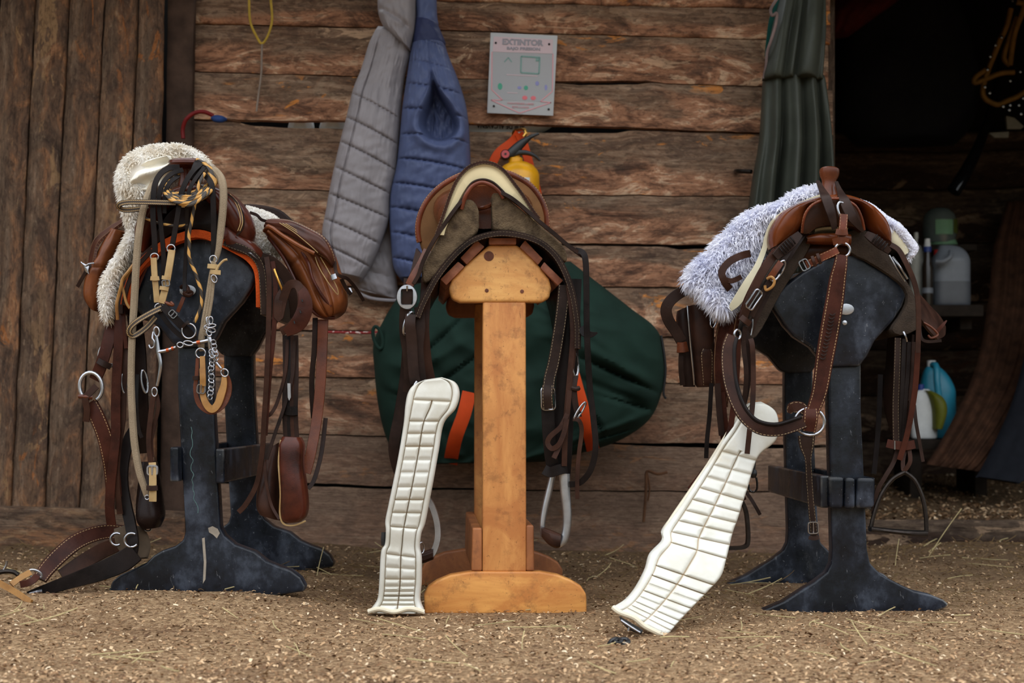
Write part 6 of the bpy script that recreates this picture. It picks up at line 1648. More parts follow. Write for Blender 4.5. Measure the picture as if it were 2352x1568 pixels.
# right rigging
st('latigo', 'dark', t, [(600, 592, 3.94), (628, 604, 3.95), (660, 640, 3.97), (676, 690, 3.98), (680, 730, 3.99)], 26, .005)
tb('rigging_bar', 'brass', t, [(630, 618, 3.93), (638, 640, 3.925), (648, 664, 3.93), (652, 675, 3.94)], .0032, 'brass pin')
st('latigo_coil', 'brown', t, [(652, 668, 3.935), (640, 690, 3.93), (640, 730, 3.93), (650, 690, 3.93), (664, 656, 3.925), (684, 655, 3.92), (693, 680, 3.915), (690, 715, 3.915), (672, 745, 3.92), (646, 762, 3.93)], 20, .005)
st('latigo_coil', 'red_br', t, [(684, 652, 3.925, 14), (698, 676, 3.912, 26), (700, 710, 3.908, 36), (684, 744, 3.91, 36), (656, 764, 3.92, 20)], 30, .005, 'broad red brown strap end folded in a loop')
for i, (x, y) in enumerate(((694, 690), (690, 716), (676, 740))): tb('strap_hole', 'black_plastic', t, [(x-1, y-3, 3.902), (x+1, y+3, 3.902)], .0018, n=6)
for pts, w, mt in (([(612, 590, 3.935), (618, 640, 3.93), (617, 740, 3.93), (613, 860, 3.93), (607, 960, 3.935), (602, 1040, 3.94), (590, 1110, 3.945), (566, 1156, 3.945), (548, 1176, 3.945)], 12, 'brown'),
                   ([(626, 600, 3.938), (633, 660, 3.934), (629, 760, 3.934), (621, 840, 3.934), (616, 900, 3.938), (609, 1000, 3.94)], 11, 'red_br'),
                   ([(660, 780, 3.98), (656, 850, 3.97), (638, 920, 3.965), (622, 950, 3.96), (610, 956, 3.96)], 8, 'brown'),
                   ([(676, 780, 3.97), (672, 860, 3.965), (654, 930, 3.96), (630, 1000, 3.955), (612, 1055, 3.95)], 8, 'dark'),
                   ([(608, 1060, 3.945), (612, 1110, 3.94), (624, 1160, 3.935), (642, 1192, 3.92)], 7, 'brown')):
    st('saddle_string', mt, t, pts, w, .004)
for x, w, mt in ((655, 12, 'dark'), (663, 9, 'black_leather'), (671, 9, 'brown'), (680, 10, 'dark')):
    st('stirrup_leather', mt, t, [(x, 770, 3.985), (x+1, 860, 3.975), (x-1, 940, 3.97), (x+2, 1005, 3.97)], w, .005)
st('keeper', 'black_leather', t, [(656, 942, 3.965), (669, 944, 3.958), (682, 943, 3.965)], 21, .006)
mk('rivet_plate', 'alu', t, lambda mb: plate(mb, [(660, 880), (667, 880), (668, 912), (664, 920), (661, 912)], 3.955, .004), 'pale metal tab')
st('fender', 'tan_br', t, [(742, 734, 4.05), (740, 800, 4.04), (736, 880, 4.03), (728, 960, 4.02), (714, 1040, 4.0), (702, 1086, 3.99)], 24, .006, 'long brown stirrup strap swinging on the right')
st('fender', 'dark', t, [(724, 730, 4.06), (722, 800, 4.05), (716, 880, 4.05), (720, 960, 4.05)], 12, .005)
st('fender', 'dark', t, [(748, 960, 4.05), (738, 1040, 4.03), (722, 1100, 4.01), (708, 1122, 4.0)], 10, .004)
# hooded stirrup on the right
hd = mk('stirrup_hood', 'sad_br', t, lambda mb: ploft(mb, [(650, 1002, 692, 1004, 3.93, .035), (642, 1022, 699, 1022, 3.93, .045), (643, 1070, 698, 1064, 3.93, .05), (646, 1120, 704, 1114, 3.93, .055), (646, 1165, 708, 1158, 3.93, .055), (648, 1190, 704, 1184, 3.93, .05), (656, 1200, 692, 1197, 3.93, .035)], 6, 24, 3.2), 'dark red leather stirrup hood')
tb('welt', 'rawhide', hd, [(645, 1010, 3.90), (640, 1060, 3.895), (644, 1130, 3.89), (643, 1180, 3.89), (652, 1203, 3.895), (676, 1206, 3.90), (702, 1196, 3.90)], .0022, n=6)
mk('hood_back', 'brown', hd, lambda mb: ploft(mb, [(618, 1032, 642, 1016, 4.03, .03), (606, 1070, 642, 1060, 4.02, .045), (594, 1120, 644, 1110, 4.01, .055), (591, 1160, 645, 1165, 4.0, .055), (598, 1180, 648, 1194, 3.99, .04)], 6, 20, 2.8))
# left fender, left hooded stirrup
mk('stirrup_hood', 'fork_dk', t, lambda mb: ploft(mb, [(326, 1060, 360, 1060, 4.1, .03), (320, 1110, 368, 1108, 4.08, .045), (316, 1160, 374, 1156, 4.06, .055), (318, 1195, 376, 1186, 4.05, .055), (330, 1214, 366, 1210, 4.05, .04)], 6, 20, 2.8), 'nearly black stirrup hood on the left')
st('fender', 'fork_dk', t, [(308, 720, 4.1), (318, 800, 4.08), (322, 880, 4.07), (326, 960, 4.07), (334, 1040, 4.08)], 34, .008, 'black fender on the left')
st('stirrup_leather', 'black_leather', t, [(316, 860, 4.03), (314, 920, 4.02), (318, 980, 4.02), (326, 1005, 4.02)], 9, .005)
rg('ring', 'steel', t, (332, 876, 4.01), 7, 26, .003, 8, 30)
rg('ring', 'steel', t, (284, 880, 3.99), 6, 22, .0026, 5, 40)
mk('skirt', 'sad_br', t, lambda mb: psheet(mb, [[(330, 590, 4.0), (344, 600, 3.975)], [(300, 640, 4.0), (322, 650, 3.97)], [(290, 690, 4.0), (306, 700, 3.975)]], .006, 5), 'red brown skirt corner on the left')

# ---- orange saddle pad
p_t = thing('saddle_pad', 'orange felt saddle pad showing under the left saddle', 'saddle pad', P(448, 600, 4.2))
OR = [(286, 700), (292, 668), (304, 636), (322, 608), (350, 580), (385, 556), (420, 542), (448, 536), (478, 541), (512, 558), (545, 575), (572, 592), (590, 616), (596, 650), (597, 705)]
mb = MB(); arch_sheet(mb, OR, 3.945, 4.66, .02, 0, 3); make('pad', mb, M['orange_felt'], p_t)
st('edge', 'dark', p_t, [(284, 700, 3.94), (290, 668, 3.935), (302, 634, 3.935), (322, 604, 3.935), (350, 574, 3.935)], 10, .008)

# ---- fleece seat cover
f_t = thing('seat_cover', 'cream white fleece seat cover bunched behind the horn of the left saddle', 'seat cover', P(340, 470, 4.1))
pad = MB()
relief(pad, [(484, 398, 462, 400, 4.1), (478, 372, 452, 396, 4.1), (456, 352, 440, 400, 4.1), (425, 338, 420, 402, 4.1), (390, 335, 402, 408, 4.09), (350, 338, 388, 418, 4.08), (312, 350, 376, 428, 4.07), (284, 376, 366, 440, 4.06), (272, 412, 356, 452, 4.05), (278, 450, 346, 470, 4.05),
             (286, 482, 336, 494, 4.05), (298, 512, 328, 524, 4.05), (302, 536, 322, 552, 4.05), (280, 580, 306, 588, 4.03), (258, 612, 288, 622, 4.02), (242, 648, 274, 652, 4.01), (238, 688, 268, 690, 4.0), (244, 720, 258, 722, 4.0), (250, 738, 254, 739, 4.0)], .05, .04,
       lambda u, t_: .012*nz(u*4, t_*9), ns=30, k=6)
c0 = P(345, 400, 4.03)
mb = MB(); mb.v = list(pad.v); mb.f = list(pad.f); mb.uv = list(pad.uv); mb.col = list(pad.col)
tufts(mb, pad, 13000, .017, 15, .0034, .35, .7, region=lambda c, n: ((c.x-c0.x)/.052)**2+((c.z-c0.z)/.032)**2 > 1 or c.y > 4.06)
make('fleece', mb, M['shag_c'], f_t, sharp=180)
mk('hide', 'hide_w', f_t, lambda mb: relief(mb, [(392, 358, 402, 386, 4.04), (352, 366, 392, 406, 4.03), (320, 382, 378, 424, 4.025), (303, 402, 358, 440, 4.025), (300, 420, 332, 446, 4.04)], .028, .02, lambda u, t_: .014*nz(u*3, t_*4)+.012*math.sin(u*10+t_*6), ns=26, k=8), 'bare cream hide folded outward')
pad = MB()
relief(pad, [(566, 472, 574, 512, 4.2), (596, 480, 580, 540, 4.19), (624, 490, 590, 568, 4.18), (644, 504, 612, 584, 4.18), (658, 514, 650, 588, 4.18)], .02, .03, None, ns=18, k=6)
mb = MB(); mb.v = list(pad.v); mb.f = list(pad.f); mb.uv = list(pad.uv); mb.col = list(pad.col)
tufts(mb, pad, 4200, .018, 17, .0034, .4, .7)
make('fleece', mb, M['shag_c'], f_t, sharp=180)
st('tie', 'dark', f_t, [(574, 488, 4.15), (590, 494, 4.14), (600, 504, 4.14), (612, 508, 4.15)], 7, .003)

# ---- saddlebags
b_t = thing('saddlebags', 'pair of brown leather saddlebags slung over the left saddle', 'saddlebags', P(640, 620, 4.15))
def b_bag(u, t_):
    return .006*nz(u*5, t_*3)-.007*gauss(u, .35, .03)+.008*gauss(u, .2, .12)-.006*gauss(u, .62, .03)-.004*gauss(t_, .45, .012)*(1 if u < .35 else 0)
mb = MB()
relief(mb, [(609, 536, 626, 506, 4.12), (622, 556, 660, 512, 4.10), (646, 586, 706, 528, 4.09), (664, 612, 744, 552, 4.08), (680, 646, 770, 586, 4.08), (694, 672, 784, 626, 4.08), (706, 698, 795, 660, 4.08), (722, 720, 799, 694, 4.08), (740, 732, 792, 716, 4.09), (756, 734, 776, 728, 4.1)], .075, .05, b_bag, ns=56, k=10)
bag = make('bag', mb, M['bag_br'], b_t, 'brown saddlebag on the right')
for pts in ([(616, 544, 4.045), (650, 590, 4.03), (676, 640, 4.02), (700, 690, 4.02), (730, 724, 4.03), (768, 730, 4.05)], [(690, 574, 4.01), (708, 604, 4.0), (718, 640, 3.995), (738, 676, 4.0), (760, 704, 4.01)]):
    tb('welt', 'sad_br', bag, pts, .0042, n=8)
for pts in ([(724, 590, 4.0), (732, 612, 3.995), (748, 640, 3.995), (768, 668, 4.0), (776, 676, 4.01), (774, 660, 4.005), (752, 618, 4.0), (736, 590, 4.0)],):
    tb('stitching', 'rawhide', bag, pts, .0012, n=5, k=5)
mb = MB()
relief(mb, [(607, 524, 618, 506, 4.10), (628, 536, 642, 504, 4.08), (668, 548, 676, 509, 4.05), (704, 572, 716, 526, 4.03), (730, 586, 748, 546, 4.025), (752, 600, 766, 576, 4.03), (768, 618, 774, 606, 4.05)], .05, .008, lambda u, t_: .004*nz(u*4, t_*4), ns=36, k=8, edge=3)
fl = make('flap', mb, M['bag_dk'], bag, 'darker stitched flap')
tb('lip', 'bag_br', bag, [(608, 530, 4.03), (620, 522, 4.005), (650, 542, 3.995), (690, 566, 3.98), (722, 582, 3.98)], .0055)
for off in (0, 7, 14):
    tb('stitching', 'rawhide', fl, [(642+off, 512+off*.1, 4.005-off*.0003), (676+off, 534, 3.99), (708+off, 560-off*.3, 3.978), (730+off*.8, 580-off*.6, 3.98)], .0010, n=5)
def buck(par, x, y, Y, a):
    q = mk('buckle', 'steel', par, lambda mb: ploft(mb, [(x-7, y-4, x+5, y-8, Y, .005), (x-4, y+8, x+9, y+3, Y, .006)], 2, 12, 5))
    return q
buck(bag, 766, 636, 4.0, 0); buck(bag, 801, 668, 4.05, 0)
st('strap', 'dark', bag, [(768, 600, 4.02), (772, 625, 4.0), (782, 634, 4.0), (798, 640, 4.02), (816, 660, 4.05), (835, 690, 4.08)], 8, .004)
st('strap', 'dark', bag, [(784, 640, 4.02), (794, 660, 4.03), (806, 676, 4.04)], 9, .004)
mb = MB()
relief(mb, [(262, 522, 298, 534, 4.16), (244, 552, 288, 560, 4.14), (224, 590, 268, 592, 4.13), (208, 618, 254, 618, 4.12), (198, 650, 246, 646, 4.12), (197, 684, 240, 686, 4.12), (212, 708, 238, 712, 4.13), (226, 716, 236, 720, 4.14)], .06, .05, lambda u, t_: .004*nz(u*4, t_*4)-.005*gauss(t_, .5, .015), ns=36, k=8)
bag2 = make('bag', mb, M['bag_br'], b_t, 'smaller looking saddlebag on the left')
tb('welt', 'fork_dk', bag2, [(300, 540, 4.11), (280, 574, 4.10), (256, 616, 4.09), (246, 652, 4.09), (240, 690, 4.09), (238, 716, 4.1)], .005)
mk('flap', 'bag_dk', bag2, lambda mb: psheet(mb, [[(290, 500, 4.2), (292, 506, 4.14)], [(252, 522, 4.18), (256, 532, 4.1)], [(220, 548, 4.16), (226, 560, 4.08)], [(208, 580, 4.14), (218, 592, 4.07)], [(204, 606, 4.12), (214, 612, 4.07)]], .007, 5))
q = mk('buckle', 'steel', bag2, lambda mb: ploft(mb, [(190, 603, 206, 612, 4.06, .003), (192, 608, 204, 622, 4.06, .005), (197, 624, 206, 630, 4.06, .004)], 3, 10, 4))
tb('tongue', 'steel', q, [(186, 602, 4.06), (196, 610, 4.055), (204, 606, 4.055), (216, 604, 4.06)], .002)
st('strap', 'dark', bag2, [(210, 608, 4.07), (200, 620, 4.065), (188, 640, 4.07), (178, 658, 4.08)], 8, .004)
mk('yoke', 'bag_dk', b_t, lambda mb: sheet(mb, [[P(640, 560, 4.24), P(640, 570, 4.36)], [P(580, 520, 4.36), P(580, 525, 4.48)], [P(440, 500, 4.38), P(440, 505, 4.52)], [P(340, 515, 4.3), P(345, 520, 4.45)], [P(290, 522, 4.18), P(285, 540, 4.32)]], .006, 5), 'leather yoke joining both bags behind the seat')

# ---- black and yellow lariat on the horn
l_t = thing('lariat', 'black and yellow twisted rope coiled on the left saddle horn', 'rope', P(430, 430, 3.98))
rr = random.Random(7)
for turn in range(9):
    rx = 54+rr.uniform(-7, 8); ph = turn*.06
    pts = []
    for i in range(14):
        a = 2*PI*i/14
        xx = 434+rx*math.cos(a)+rr.uniform(-2, 2)
        fr = math.sin(a)                          # +1 front and low, -1 behind the horn
        yy = 424+(22+turn*2.0)*fr+16*max(0, -math.cos(a))*0-14*max(0, math.cos(a))+rr.uniform(-2, 2)+turn*1.2
        YY = 3.975-.075*fr+.008*rr.uniform(-1, 1)-.006*turn*(fr > 0)
        pts.append((xx, yy, YY))
    tb('coil', 'lariat', l_t, pts, .0042, closed=True, k=4)
for turn in range(8):
    turn = turn*.62+rr.uniform(-.3, .3)
    tb('coil', 'lariat', l_t, [(452+turn*4, 366+turn*2, 3.97), (472+turn*4, 378+turn*3, 3.94), (484+turn*3, 404+turn*2, 3.925), (482+turn*2, 432-turn, 3.915), (468+turn*2, 448, 3.91), (455, 452+turn*2, 3.91)], .0042, k=5)
tb('tail', 'lariat', l_t, [(470, 398, 3.915), (458, 420, 3.90), (450, 455, 3.895), (441, 503, 3.893), (434, 540, 3.893), (435, 565, 3.893), (434, 590, 3.893), (444, 615, 3.895), (455, 645, 3.895), (462, 670, 3.895), (463, 695, 3.895), (457, 718, 3.895), (446, 740, 3.895)], .0044, 'rope end hanging down the middle')
tb('tail', 'lariat', l_t, [(322, 488, 3.93), (334, 500, 3.92), (352, 508, 3.915), (373, 514, 3.91), (405, 519, 3.905), (432, 516, 3.9)], .0036)
tb('tail', 'rawhide_or', l_t, [(312, 600, 3.93), (296, 622, 3.92), (282, 640, 3.92), (278, 658, 3.92), (272, 680, 3.925), (268, 700, 3.925), (270, 734, 3.93)], .0042)
tb('tail', 'rawhide_or', l_t, [(302, 612, 3.935), (292, 634, 3.93), (280, 648, 3.93), (284, 670, 3.93), (290, 694, 3.93), (298, 708, 3.93)], .0036)
tb('toggle', 'rawhide', l_t, [(421, 452, 3.888), (421, 466, 3.886), (420, 476, 3.888)], .0045)

# ---- beige rope reins
r_t = thing('rope_reins', 'beige braided rope reins hanging from the left saddle horn nearly to the ground', 'reins', P(420, 420, 3.92))
tb('rein', 'rope_bg', r_t, [(352, 420, 4.0, .008), (340, 446, 3.95, .0085), (331, 474, 3.905, .009), (324, 504, 3.9, .0092), (318, 545, 3.895, .0095), (314, 590, 3.895, .0095), (311, 640, 3.895, .0095), (308, 696, 3.895, .0095), (303, 782, 3.895, .009), (301, 870, 3.895, .009), (303, 935, 3.895, .0092), (308, 1010, 3.895, .0095), (318, 1075, 3.895, .0092), (330, 1116, 3.895, .0085), (336, 1138, 3.898, .0065)], .009, 'rope on the left ending at the tan strap')
tb('rein', 'rope_bg', r_t, [(478, 388, 3.97, .009), (494, 392, 3.94, .0095), (508, 410, 3.915, .0098), (513, 440, 3.905, .0098), (512, 480, 3.9, .0095), (507, 530, 3.9, .009), (501, 575, 3.9, .0075), (494, 600, 3.9, .006)], .009, 'rope on the right')
for dx in (-5, 0, 5):
    tb('strand', 'rope_bg', r_t, [(491+dx*.5, 600, 3.896), (485+dx, 650, 3.893), (480+dx*1.2, 690, 3.892), (472+dx*1.2, 735, 3.892), (466+dx, 770, 3.894)], .0038)
tb('rein', 'rope_bg', r_t, [(470, 735, 3.898, .006), (464, 765, 3.895, .008), (462, 788, 3.895, .0085), (464, 806, 3.897, .006)], .008)
for y in (612, 625): st('keeper', 'rawhide', r_t, [(478+(y-612)*.5, y-1, 3.89), (490+(y-612)*.4, y, 3.885), (502+(y-612)*.3, y+1, 3.89)], 11, .006)
tb('tag_end', 'rawhide', r_t, [(496, 622, 3.885), (504, 608, 3.885), (514, 598, 3.885), (522, 596, 3.885)], .003)
rg('ring', 'steel', r_t, (492, 640, 3.885), 6, 9, .0018, 20)
rg('ring', 'steel', r_t, (338, 1142, 3.893), 5, 5, .0018)

# ---- bridle
d_t = thing('bridle', 'black and tan bridle with steel curb bit hung over the left saddle horn', 'bridle', P(420, 500, 3.9))
st('cheek_strap', 'black_leather', d_t, [(412, 384, 3.94), (388, 386, 3.925), (368, 400, 3.91), (356, 424, 3.90), (352, 460, 3.895), (352, 505, 3.893), (355, 545, 3.893), (356, 583, 3.893)], 13, .005)
st('crown_strap', 'black_leather', d_t, [(420, 390, 3.93), (396, 398, 3.92), (376, 418, 3.905), (366, 446, 3.90), (366, 480, 3.9), (371, 530, 3.9), (376, 590, 3.9), (375, 640, 3.9), (372, 680, 3.9)], 11, .005)
st('crown_strap', 'black_leather', d_t, [(410, 404, 3.93), (390, 420, 3.91), (380, 445, 3.905), (378, 490, 3.905)], 10, .005)
st('cheek_strap', 'black_leather', d_t, [(462, 376, 3.93), (444, 392, 3.905), (428, 416, 3.893), (416, 446, 3.888), (409, 490, 3.886), (402, 530, 3.886), (396, 562, 3.886)], 12, .005)
st('crown_strap', 'black_leather', d_t, [(470, 384, 3.925), (448, 412, 3.9), (434, 440, 3.892), (430, 480, 3.892), (430, 520, 3.9), (427, 580, 3.905), (424, 640, 3.905), (424, 668, 3.9)], 9, .004)
st('cheek_strap', 'black_leather', d_t, [(470, 400, 3.925), (486, 424, 3.905), (490, 470, 3.9), (491, 530, 3.9), (491, 588, 3.9)], 13, .005)
for i, (x, y) in enumerate(((396, 372), (408, 380))):
    st('crown_strap', 'black_leather', d_t, [(x+60, y, 3.945), (x+54, y+10, 3.93), (x+44, y+40, 3.905)], 16, .006)
rg('ring', 'steel', d_t, (355, 590, 3.89), 9, 8, .002)
rg('ring', 'steel', d_t, (393, 571, 3.884), 9, 9, .002)
rg('ring', 'steel', d_t, (490, 596, 3.895), 8, 9, .002)
st('cheek_piece', 'rawhide', d_t, [(353, 592, 3.888), (355, 630, 3.886), (358, 660, 3.886), (361, 694, 3.888)], 14, .005, 'tan cheek piece')
st('keeper', 'rawhide', d_t, [(347, 639, 3.884), (356, 640, 3.88), (365, 639, 3.884)], 10, .006)
st('cheek_piece', 'rawhide', d_t, [(395, 574, 3.882), (391, 600, 3.88), (386, 630, 3.88), (380, 660, 3.88), (371, 696, 3.882)], 16, .005, 'tan cheek piece')
bk('buckle', 'steel', d_t, (381, 650, 3.874), 17, 14, .0018, 8)
for y in (638, 662): st('keeper', 'rawhide', d_t, [(382-(y-638)*.2-9, y-1, 3.878), (382-(y-638)*.2, y, 3.873), (382-(y-638)*.2+9, y+2, 3.878)], 9, .005)
rg('ring', 'steel', d_t, (366, 706, 3.886), 10, 9, .002)
tb('knot', 'tan_br', d_t, [(378, 694, 3.884), (388, 698, 3.88), (397, 700, 3.88), (391, 694, 3.88)], .0045)
# laced nosebands
st('noseband', 'laced', d_t, [(404, 466, 3.885), (370, 465, 3.88), (330, 464, 3.875), (296, 464, 3.875), (277, 468, 3.88), (274, 475, 3.89), (286, 482, 3.90), (318, 480, 3.91), (340, 474, 3.92)], 12, .008, 'laced noseband loop', k=6)
st('noseband', 'laced', d_t, [(372, 706, 3.884), (344, 720, 3.878), (314, 738, 3.874), (298, 754, 3.876), (298, 767, 3.882), (310, 770, 3.89), (336, 752, 3.895), (358, 728, 3.896)], 13, .008, 'lower laced noseband loop')
st('chin_strap', 'black_leather', d_t, [(374, 702, 3.88), (392, 722, 3.876), (412, 742, 3.876), (430, 760, 3.878), (447, 780, 3.88)], 18, .005)
st('chin_strap', 'black_leather', d_t, [(366, 714, 3.892), (384, 740, 3.89), (402, 760, 3.89), (420, 774, 3.89), (440, 784, 3.892)], 11, .004)
bk('buckle', 'steel', d_t, (397, 721, 3.870), 17, 14, .0018, -45)
bk('buckle', 'steel', d_t, (403, 762, 3.884), 8, 16, .0014, 30, tongue=False) if False else None
rg('ring', 'steel', d_t, (434, 760, 3.874), 16, 17, .0022)
st('keeper', 'dark', d_t, [(419, 752, 3.872), (426, 744, 3.869), (433, 738, 3.872)], 7, .005)
# bit
bit = mk('bit', 'steel', d_t, lambda mb: tube(mb, [(359, 772, 3.88, .005), (362, 790, 3.88, .0055), (364, 808, 3.88, .0065), (369, 836, 3.878, .0055), (366, 862, 3.878, .0045), (361, 886, 3.88, .004)], .005, 6, 10), 'steel curb bit')
rg('ring', 'steel', bit, (360, 762, 3.88), 6, 11, .0026, 5)
rg('ring', 'steel', bit, (355, 900, 3.882), 6, 10, .0022)
tb('curb_hook', 'steel', bit, [(352, 762, 3.878), (350, 776, 3.874), (354, 784, 3.872), (353, 796, 3.872), (346, 799, 3.872), (342, 792, 3.874)], .0022)
tb('mouthpiece', 'steel', bit, [(364, 808, 3.878, .005), (384, 804, 3.876, .0045), (404, 797, 3.876, .0036)], .0045)
rg('joint', 'steel', bit, (414, 792, 3.876), 7, 6, .002)
rg('joint', 'steel', bit, (433, 788, 3.876), 11, 5, .002, -8)
tb('mouthpiece', 'steel', bit, [(443, 788, 3.876, .0036), (462, 785, 3.876, .0045), (482, 781, 3.878, .0055)], .0045)
M['copper'] = plain('copper_band', S(170, 84, 50), .35, .8, .2, 50)
for (x0, y0, x1, y1) in ((382, 804.5, 388, 803), (394, 800.5, 399, 799), (452, 786.5, 460, 785.3)):
    tb('copper_band', 'copper', bit, [(x0, y0, 3.8755), (x1, y1, 3.8755)], .0054)
tb('shank', 'steel', bit, [(480, 770, 3.878, .005), (483, 784, 3.878, .007), (485, 806, 3.878, .0055), (494, 828, 3.876, .0042), (508, 846, 3.876, .0036)], .005)
rg('ring', 'steel', bit, (516, 856, 3.878), 8, 9, .0022, 30)
for (x, y, rx, ry, a, yaw) in ((484, 736, 5, 9, 0, 0), (478, 738, 4, 10, 10, 40), (484, 748, 12, 4, 5, 0), (474, 752, 5, 5, 0, 30), (486, 758, 9, 5, -10, 20), (480, 764, 6, 8, 10, 30)):
    rg('link', 'steel', bit, (x, y, 3.872), rx, ry, .0018, a, yaw)
ch = []
y = 786
for i in range(5): ch.append((490+i*1.6, 786+i*9))
for i in range(12): ch.append((486-(i > 6)*2+math.sin(i)*1.5, 808+i*9.4))
cn = mk('curb_chain', 'steel', d_t, lambda mb: ring(mb, (ch[0][0], ch[0][1], 3.87), 6, 5.5, .0016, 0, 20), 'steel curb chain')
for i, (x, y) in enumerate(ch[1:]):
    rg('link', 'steel', cn, (x, y, 3.870-.002*(i % 2)), 6.2, 6.2, .0015, 20*(i % 3), 50 if i % 2 else 10)
rg('ring', 'steel', d_t, (461, 811, 3.882), 11, 11, .0022)
st('curb_strap', 'rawhide_or', d_t, [(465, 818, 3.88, 12), (466, 850, 3.876, 13), (466, 880, 3.874, 13), (466, 905, 3.874, 14), (474, 928, 3.872, 16), (487, 940, 3.872, 17), (500, 928, 3.874, 17), (508, 905, 3.876, 18), (514, 884, 3.878, 15), (515, 862, 3.88, 10)], 15, .005, 'ochre curb strap')
st('curb_strap', 'tan_br', d_t, [(454, 822, 3.888, 8), (452, 860, 3.886, 9), (449, 895, 3.884, 10), (458, 928, 3.882, 12), (484, 946, 3.88, 12), (510, 932, 3.884, 14), (524, 905, 3.888, 14), (526, 880, 3.89, 12), (520, 862, 3.89, 10)], 10, .005)
bk('buckle', 'steel', d_t, (462, 893, 3.868), 18, 20, .002, -5)
st('keeper', 'dark', d_t, [(444, 868, 3.874), (452, 868, 3.868), (459, 868, 3.874)], 10, .005)
st('strap_tip', 'rawhide_or', d_t, [(465, 846, 3.868), (466, 868, 3.866), (466, 886, 3.868)], 14, .004)
# strap from the left shank down to the tan buckle
st('rein_strap', 'brown', d_t, [(355, 902, 3.884), (350, 925, 3.884), (346, 960, 3.884), (342, 1000, 3.884), (343, 1035, 3.884), (348, 1074, 3.884)], 12, .005)
st('rein_strap', 'brown', d_t, [(360, 906, 3.888), (364, 935, 3.888), (356, 970, 3.89), (348, 1010, 3.89), (350, 1050, 3.888)], 9, .004)
bk('buckle', 'alu', d_t, (350, 1080, 3.876), 22, 20, .003, 0)
st('rein_end', 'rawhide', d_t, [(350, 1062, 3.88), (351, 1090, 3.876), (351, 1120, 3.876), (351, 1151, 3.88)], 17, .006, 'pale tan strap end')
st('keeper', 'dark', d_t, [(338, 1120, 3.876), (349, 1121, 3.870), (361, 1120, 3.876)], 12, .006)

# ---- knot on the plaque
k_t = thing('tie_strap', 'short brown leather tie knotted through the plaque of the left stand', 'strap', P(428, 672, 3.96))
mk('knot', 'brown', k_t, lambda mb: tube(mb, [(416, 660, 3.972), (424, 656, 3.962), (432, 664, 3.955), (424, 674, 3.952), (434, 678, 3.955), (440, 672, 3.962), (430, 668, 3.95)], .0055, 5, 8))
st('tail', 'tan_br', k_t, [(422, 682, 3.96), (416, 698, 3.958), (408, 716, 3.958)], 9, .004)

# ---- breast collar straps hanging on the left
c_t = thing('breast_collar', 'brown breast collar with steel rings hanging down beside the left stand', 'breast collar', P(250, 760, 4.0))
st('shoulder_strap', 'red_br', c_t, [(270, 700, 4.02), (258, 745, 4.0), (250, 780, 3.99), (240, 815, 3.985), (230, 845, 3.985), (218, 872, 3.99)], 28, .006)
st('keeper', 'dark', c_t, [(226, 828, 3.98), (240, 836, 3.972), (254, 842, 3.98)], 14, .007)
ob = MB(); oval_buckle(ob, (248, 816, 4.0), 24, 30, 14, 18, .005); make('buckle', ob, M['alu'], c_t, 'large oval silver buckle')
rg('ring', 'alu', c_t, (209, 888, 3.98), 26, 33, .0048, 8, 0, (-70, 250))
st('tie', 'brown', c_t, [(222, 886, 3.975), (206, 902, 3.97), (196, 915, 3.968), (200, 940, 3.97), (198, 968, 3.975)], 15, .005)
tb('bar', 'tan_br', c_t, [(182, 910, 3.975), (196, 911, 3.97), (212, 912, 3.975)], .006)
st('body_strap', 'red_st', c_t, [(206, 925, 3.99), (222, 955, 3.985), (240, 1000, 3.985), (252, 1050, 3.99), (258, 1090, 4.0), (262, 1140, 4.01)], 36, .008, 'broad stitched strap')
for pts, w, mt in (([(276, 680, 4.0), (274, 740, 3.985), (272, 800, 3.98), (268, 870, 3.98), (266, 940, 3.98), (266, 1000, 3.98), (260, 1060, 3.98), (254, 1120, 3.985), (252, 1170, 3.99), (256, 1205, 4.0)], 22, 'red_br'),
                   ([(290, 760, 4.0), (288, 830, 3.99), (284, 880, 3.99), (282, 960, 3.99), (272, 1030, 3.99), (268, 1100, 3.99), (276, 1180, 4.0)], 14, 'brown'),
                   ([(282, 690, 3.985), (284, 740, 3.98), (290, 800, 3.98)], 9, 'red_br')):
    st('tie_down', mt, c_t, pts, w, .005)

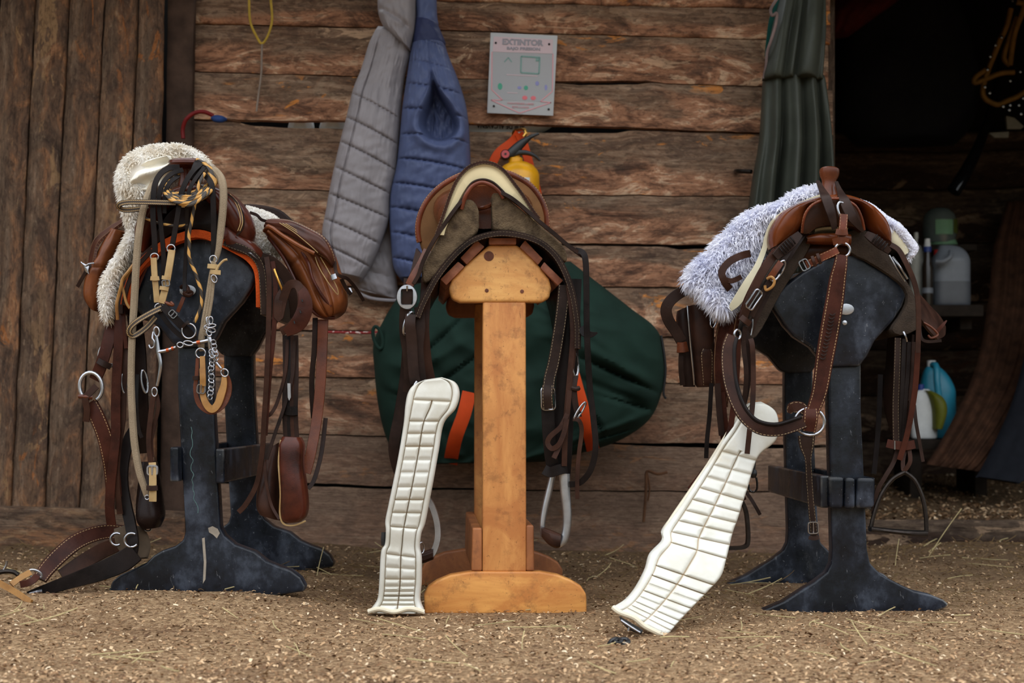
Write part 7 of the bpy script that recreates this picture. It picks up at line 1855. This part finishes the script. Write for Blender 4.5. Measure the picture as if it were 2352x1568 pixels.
# ---- cinch straps on the ground at the far left
g_t = thing('cinch', 'black and brown leather cinch with steel rings lying on the ground at far left', 'girth', P(220, 1290, 4.05))
st('hanging_strap', 'black_leather', g_t, [(314, 980, 4.06), (296, 1010, 4.05), (284, 1060, 4.04), (282, 1110, 4.03), (290, 1160, 4.02), (300, 1205, 4.01), (306, 1245, 4.0), (302, 1275, 4.0)], 26, .012, 'thick black strap hanging down')
mk('strap', 'red_st', g_t, lambda mb: strap(mb, [(92, 1330, 3.98, 32), (108, 1306, 4.0, 36), (136, 1276, 4.02, 38), (172, 1246, 4.05, 38), (210, 1228, 4.08, 36), (248, 1220, 4.1, 34), (282, 1222, 4.1, 32)], 36, .009), 'red brown stitched strap arched over the ground')
M['pad'] = plain('grey_brown_pad', S(88, 74, 60), .9, var=.25, scale=25)
mk('pad', 'pad', g_t, lambda mb: relief(mb, [(262, 1214, 300, 1202, 4.06), (262, 1235, 332, 1215, 4.05), (270, 1260, 346, 1250, 4.05), (290, 1285, 340, 1282, 4.05)], .012, .02, None, ns=20, k=6), 'grey brown suede pad')
st('ground_strap', 'brown', g_t, [(296, 1240, 4.04, 30), (240, 1262, 4.06, 36), (190, 1290, 4.05, 34), (140, 1320, 4.02, 26)], 34, .008)
st('ground_strap', 'black_leather', g_t, [(312, 1268, 3.99, 44), (280, 1290, 3.985, 48), (230, 1312, 3.97, 44), (170, 1332, 3.96, 34), (110, 1352, 3.955, 26), (66, 1366, 3.955, 18)], 40, .016, 'black strap sunk in the shavings')
rg('ring', 'steel', g_t, (268, 1238, 4.02), 14, 14, .0032, 0, 10, (60, 300))
rg('ring', 'steel', g_t, (302, 1240, 3.985), 16, 16, .0032, 0, 10, (60, 320))
rg('ring', 'steel', g_t, (336, 1205, 4.03), 10, 16, .0028, 30, 20)
rg('ring', 'alu', g_t, (80, 1318, 3.96), 16, 9, .003, -25, 20)
tb('buckle', 'steel', g_t, [(70, 1364, 3.95), (84, 1360, 3.945), (98, 1357, 3.945)], .006)
h_t = thing('headstall', 'ochre leather headstall with grey bit lying on the ground at the left edge', 'bridle', P(20, 1350, 3.85))
st('strap', 'rawhide_or', h_t, [(-20, 1328, 3.9), (10, 1345, 3.87), (40, 1362, 3.84), (72, 1384, 3.8)], 14, .006)
st('strap', 'rawhide_or', h_t, [(70, 1314, 3.94), (48, 1326, 3.92), (26, 1342, 3.9)], 14, .006)
st('strap', 'red_br', h_t, [(86, 1322, 3.93), (70, 1336, 3.91), (46, 1342, 3.9)], 16, .005)
tb('bit', 'iron', h_t, [(-20, 1318, 3.92), (10, 1312, 3.92), (30, 1313, 3.92), (42, 1320, 3.92)], .006)
tb('shank', 'steel', h_t, [(8, 1310, 3.92), (14, 1298, 3.92), (16, 1288, 3.92)], .003)
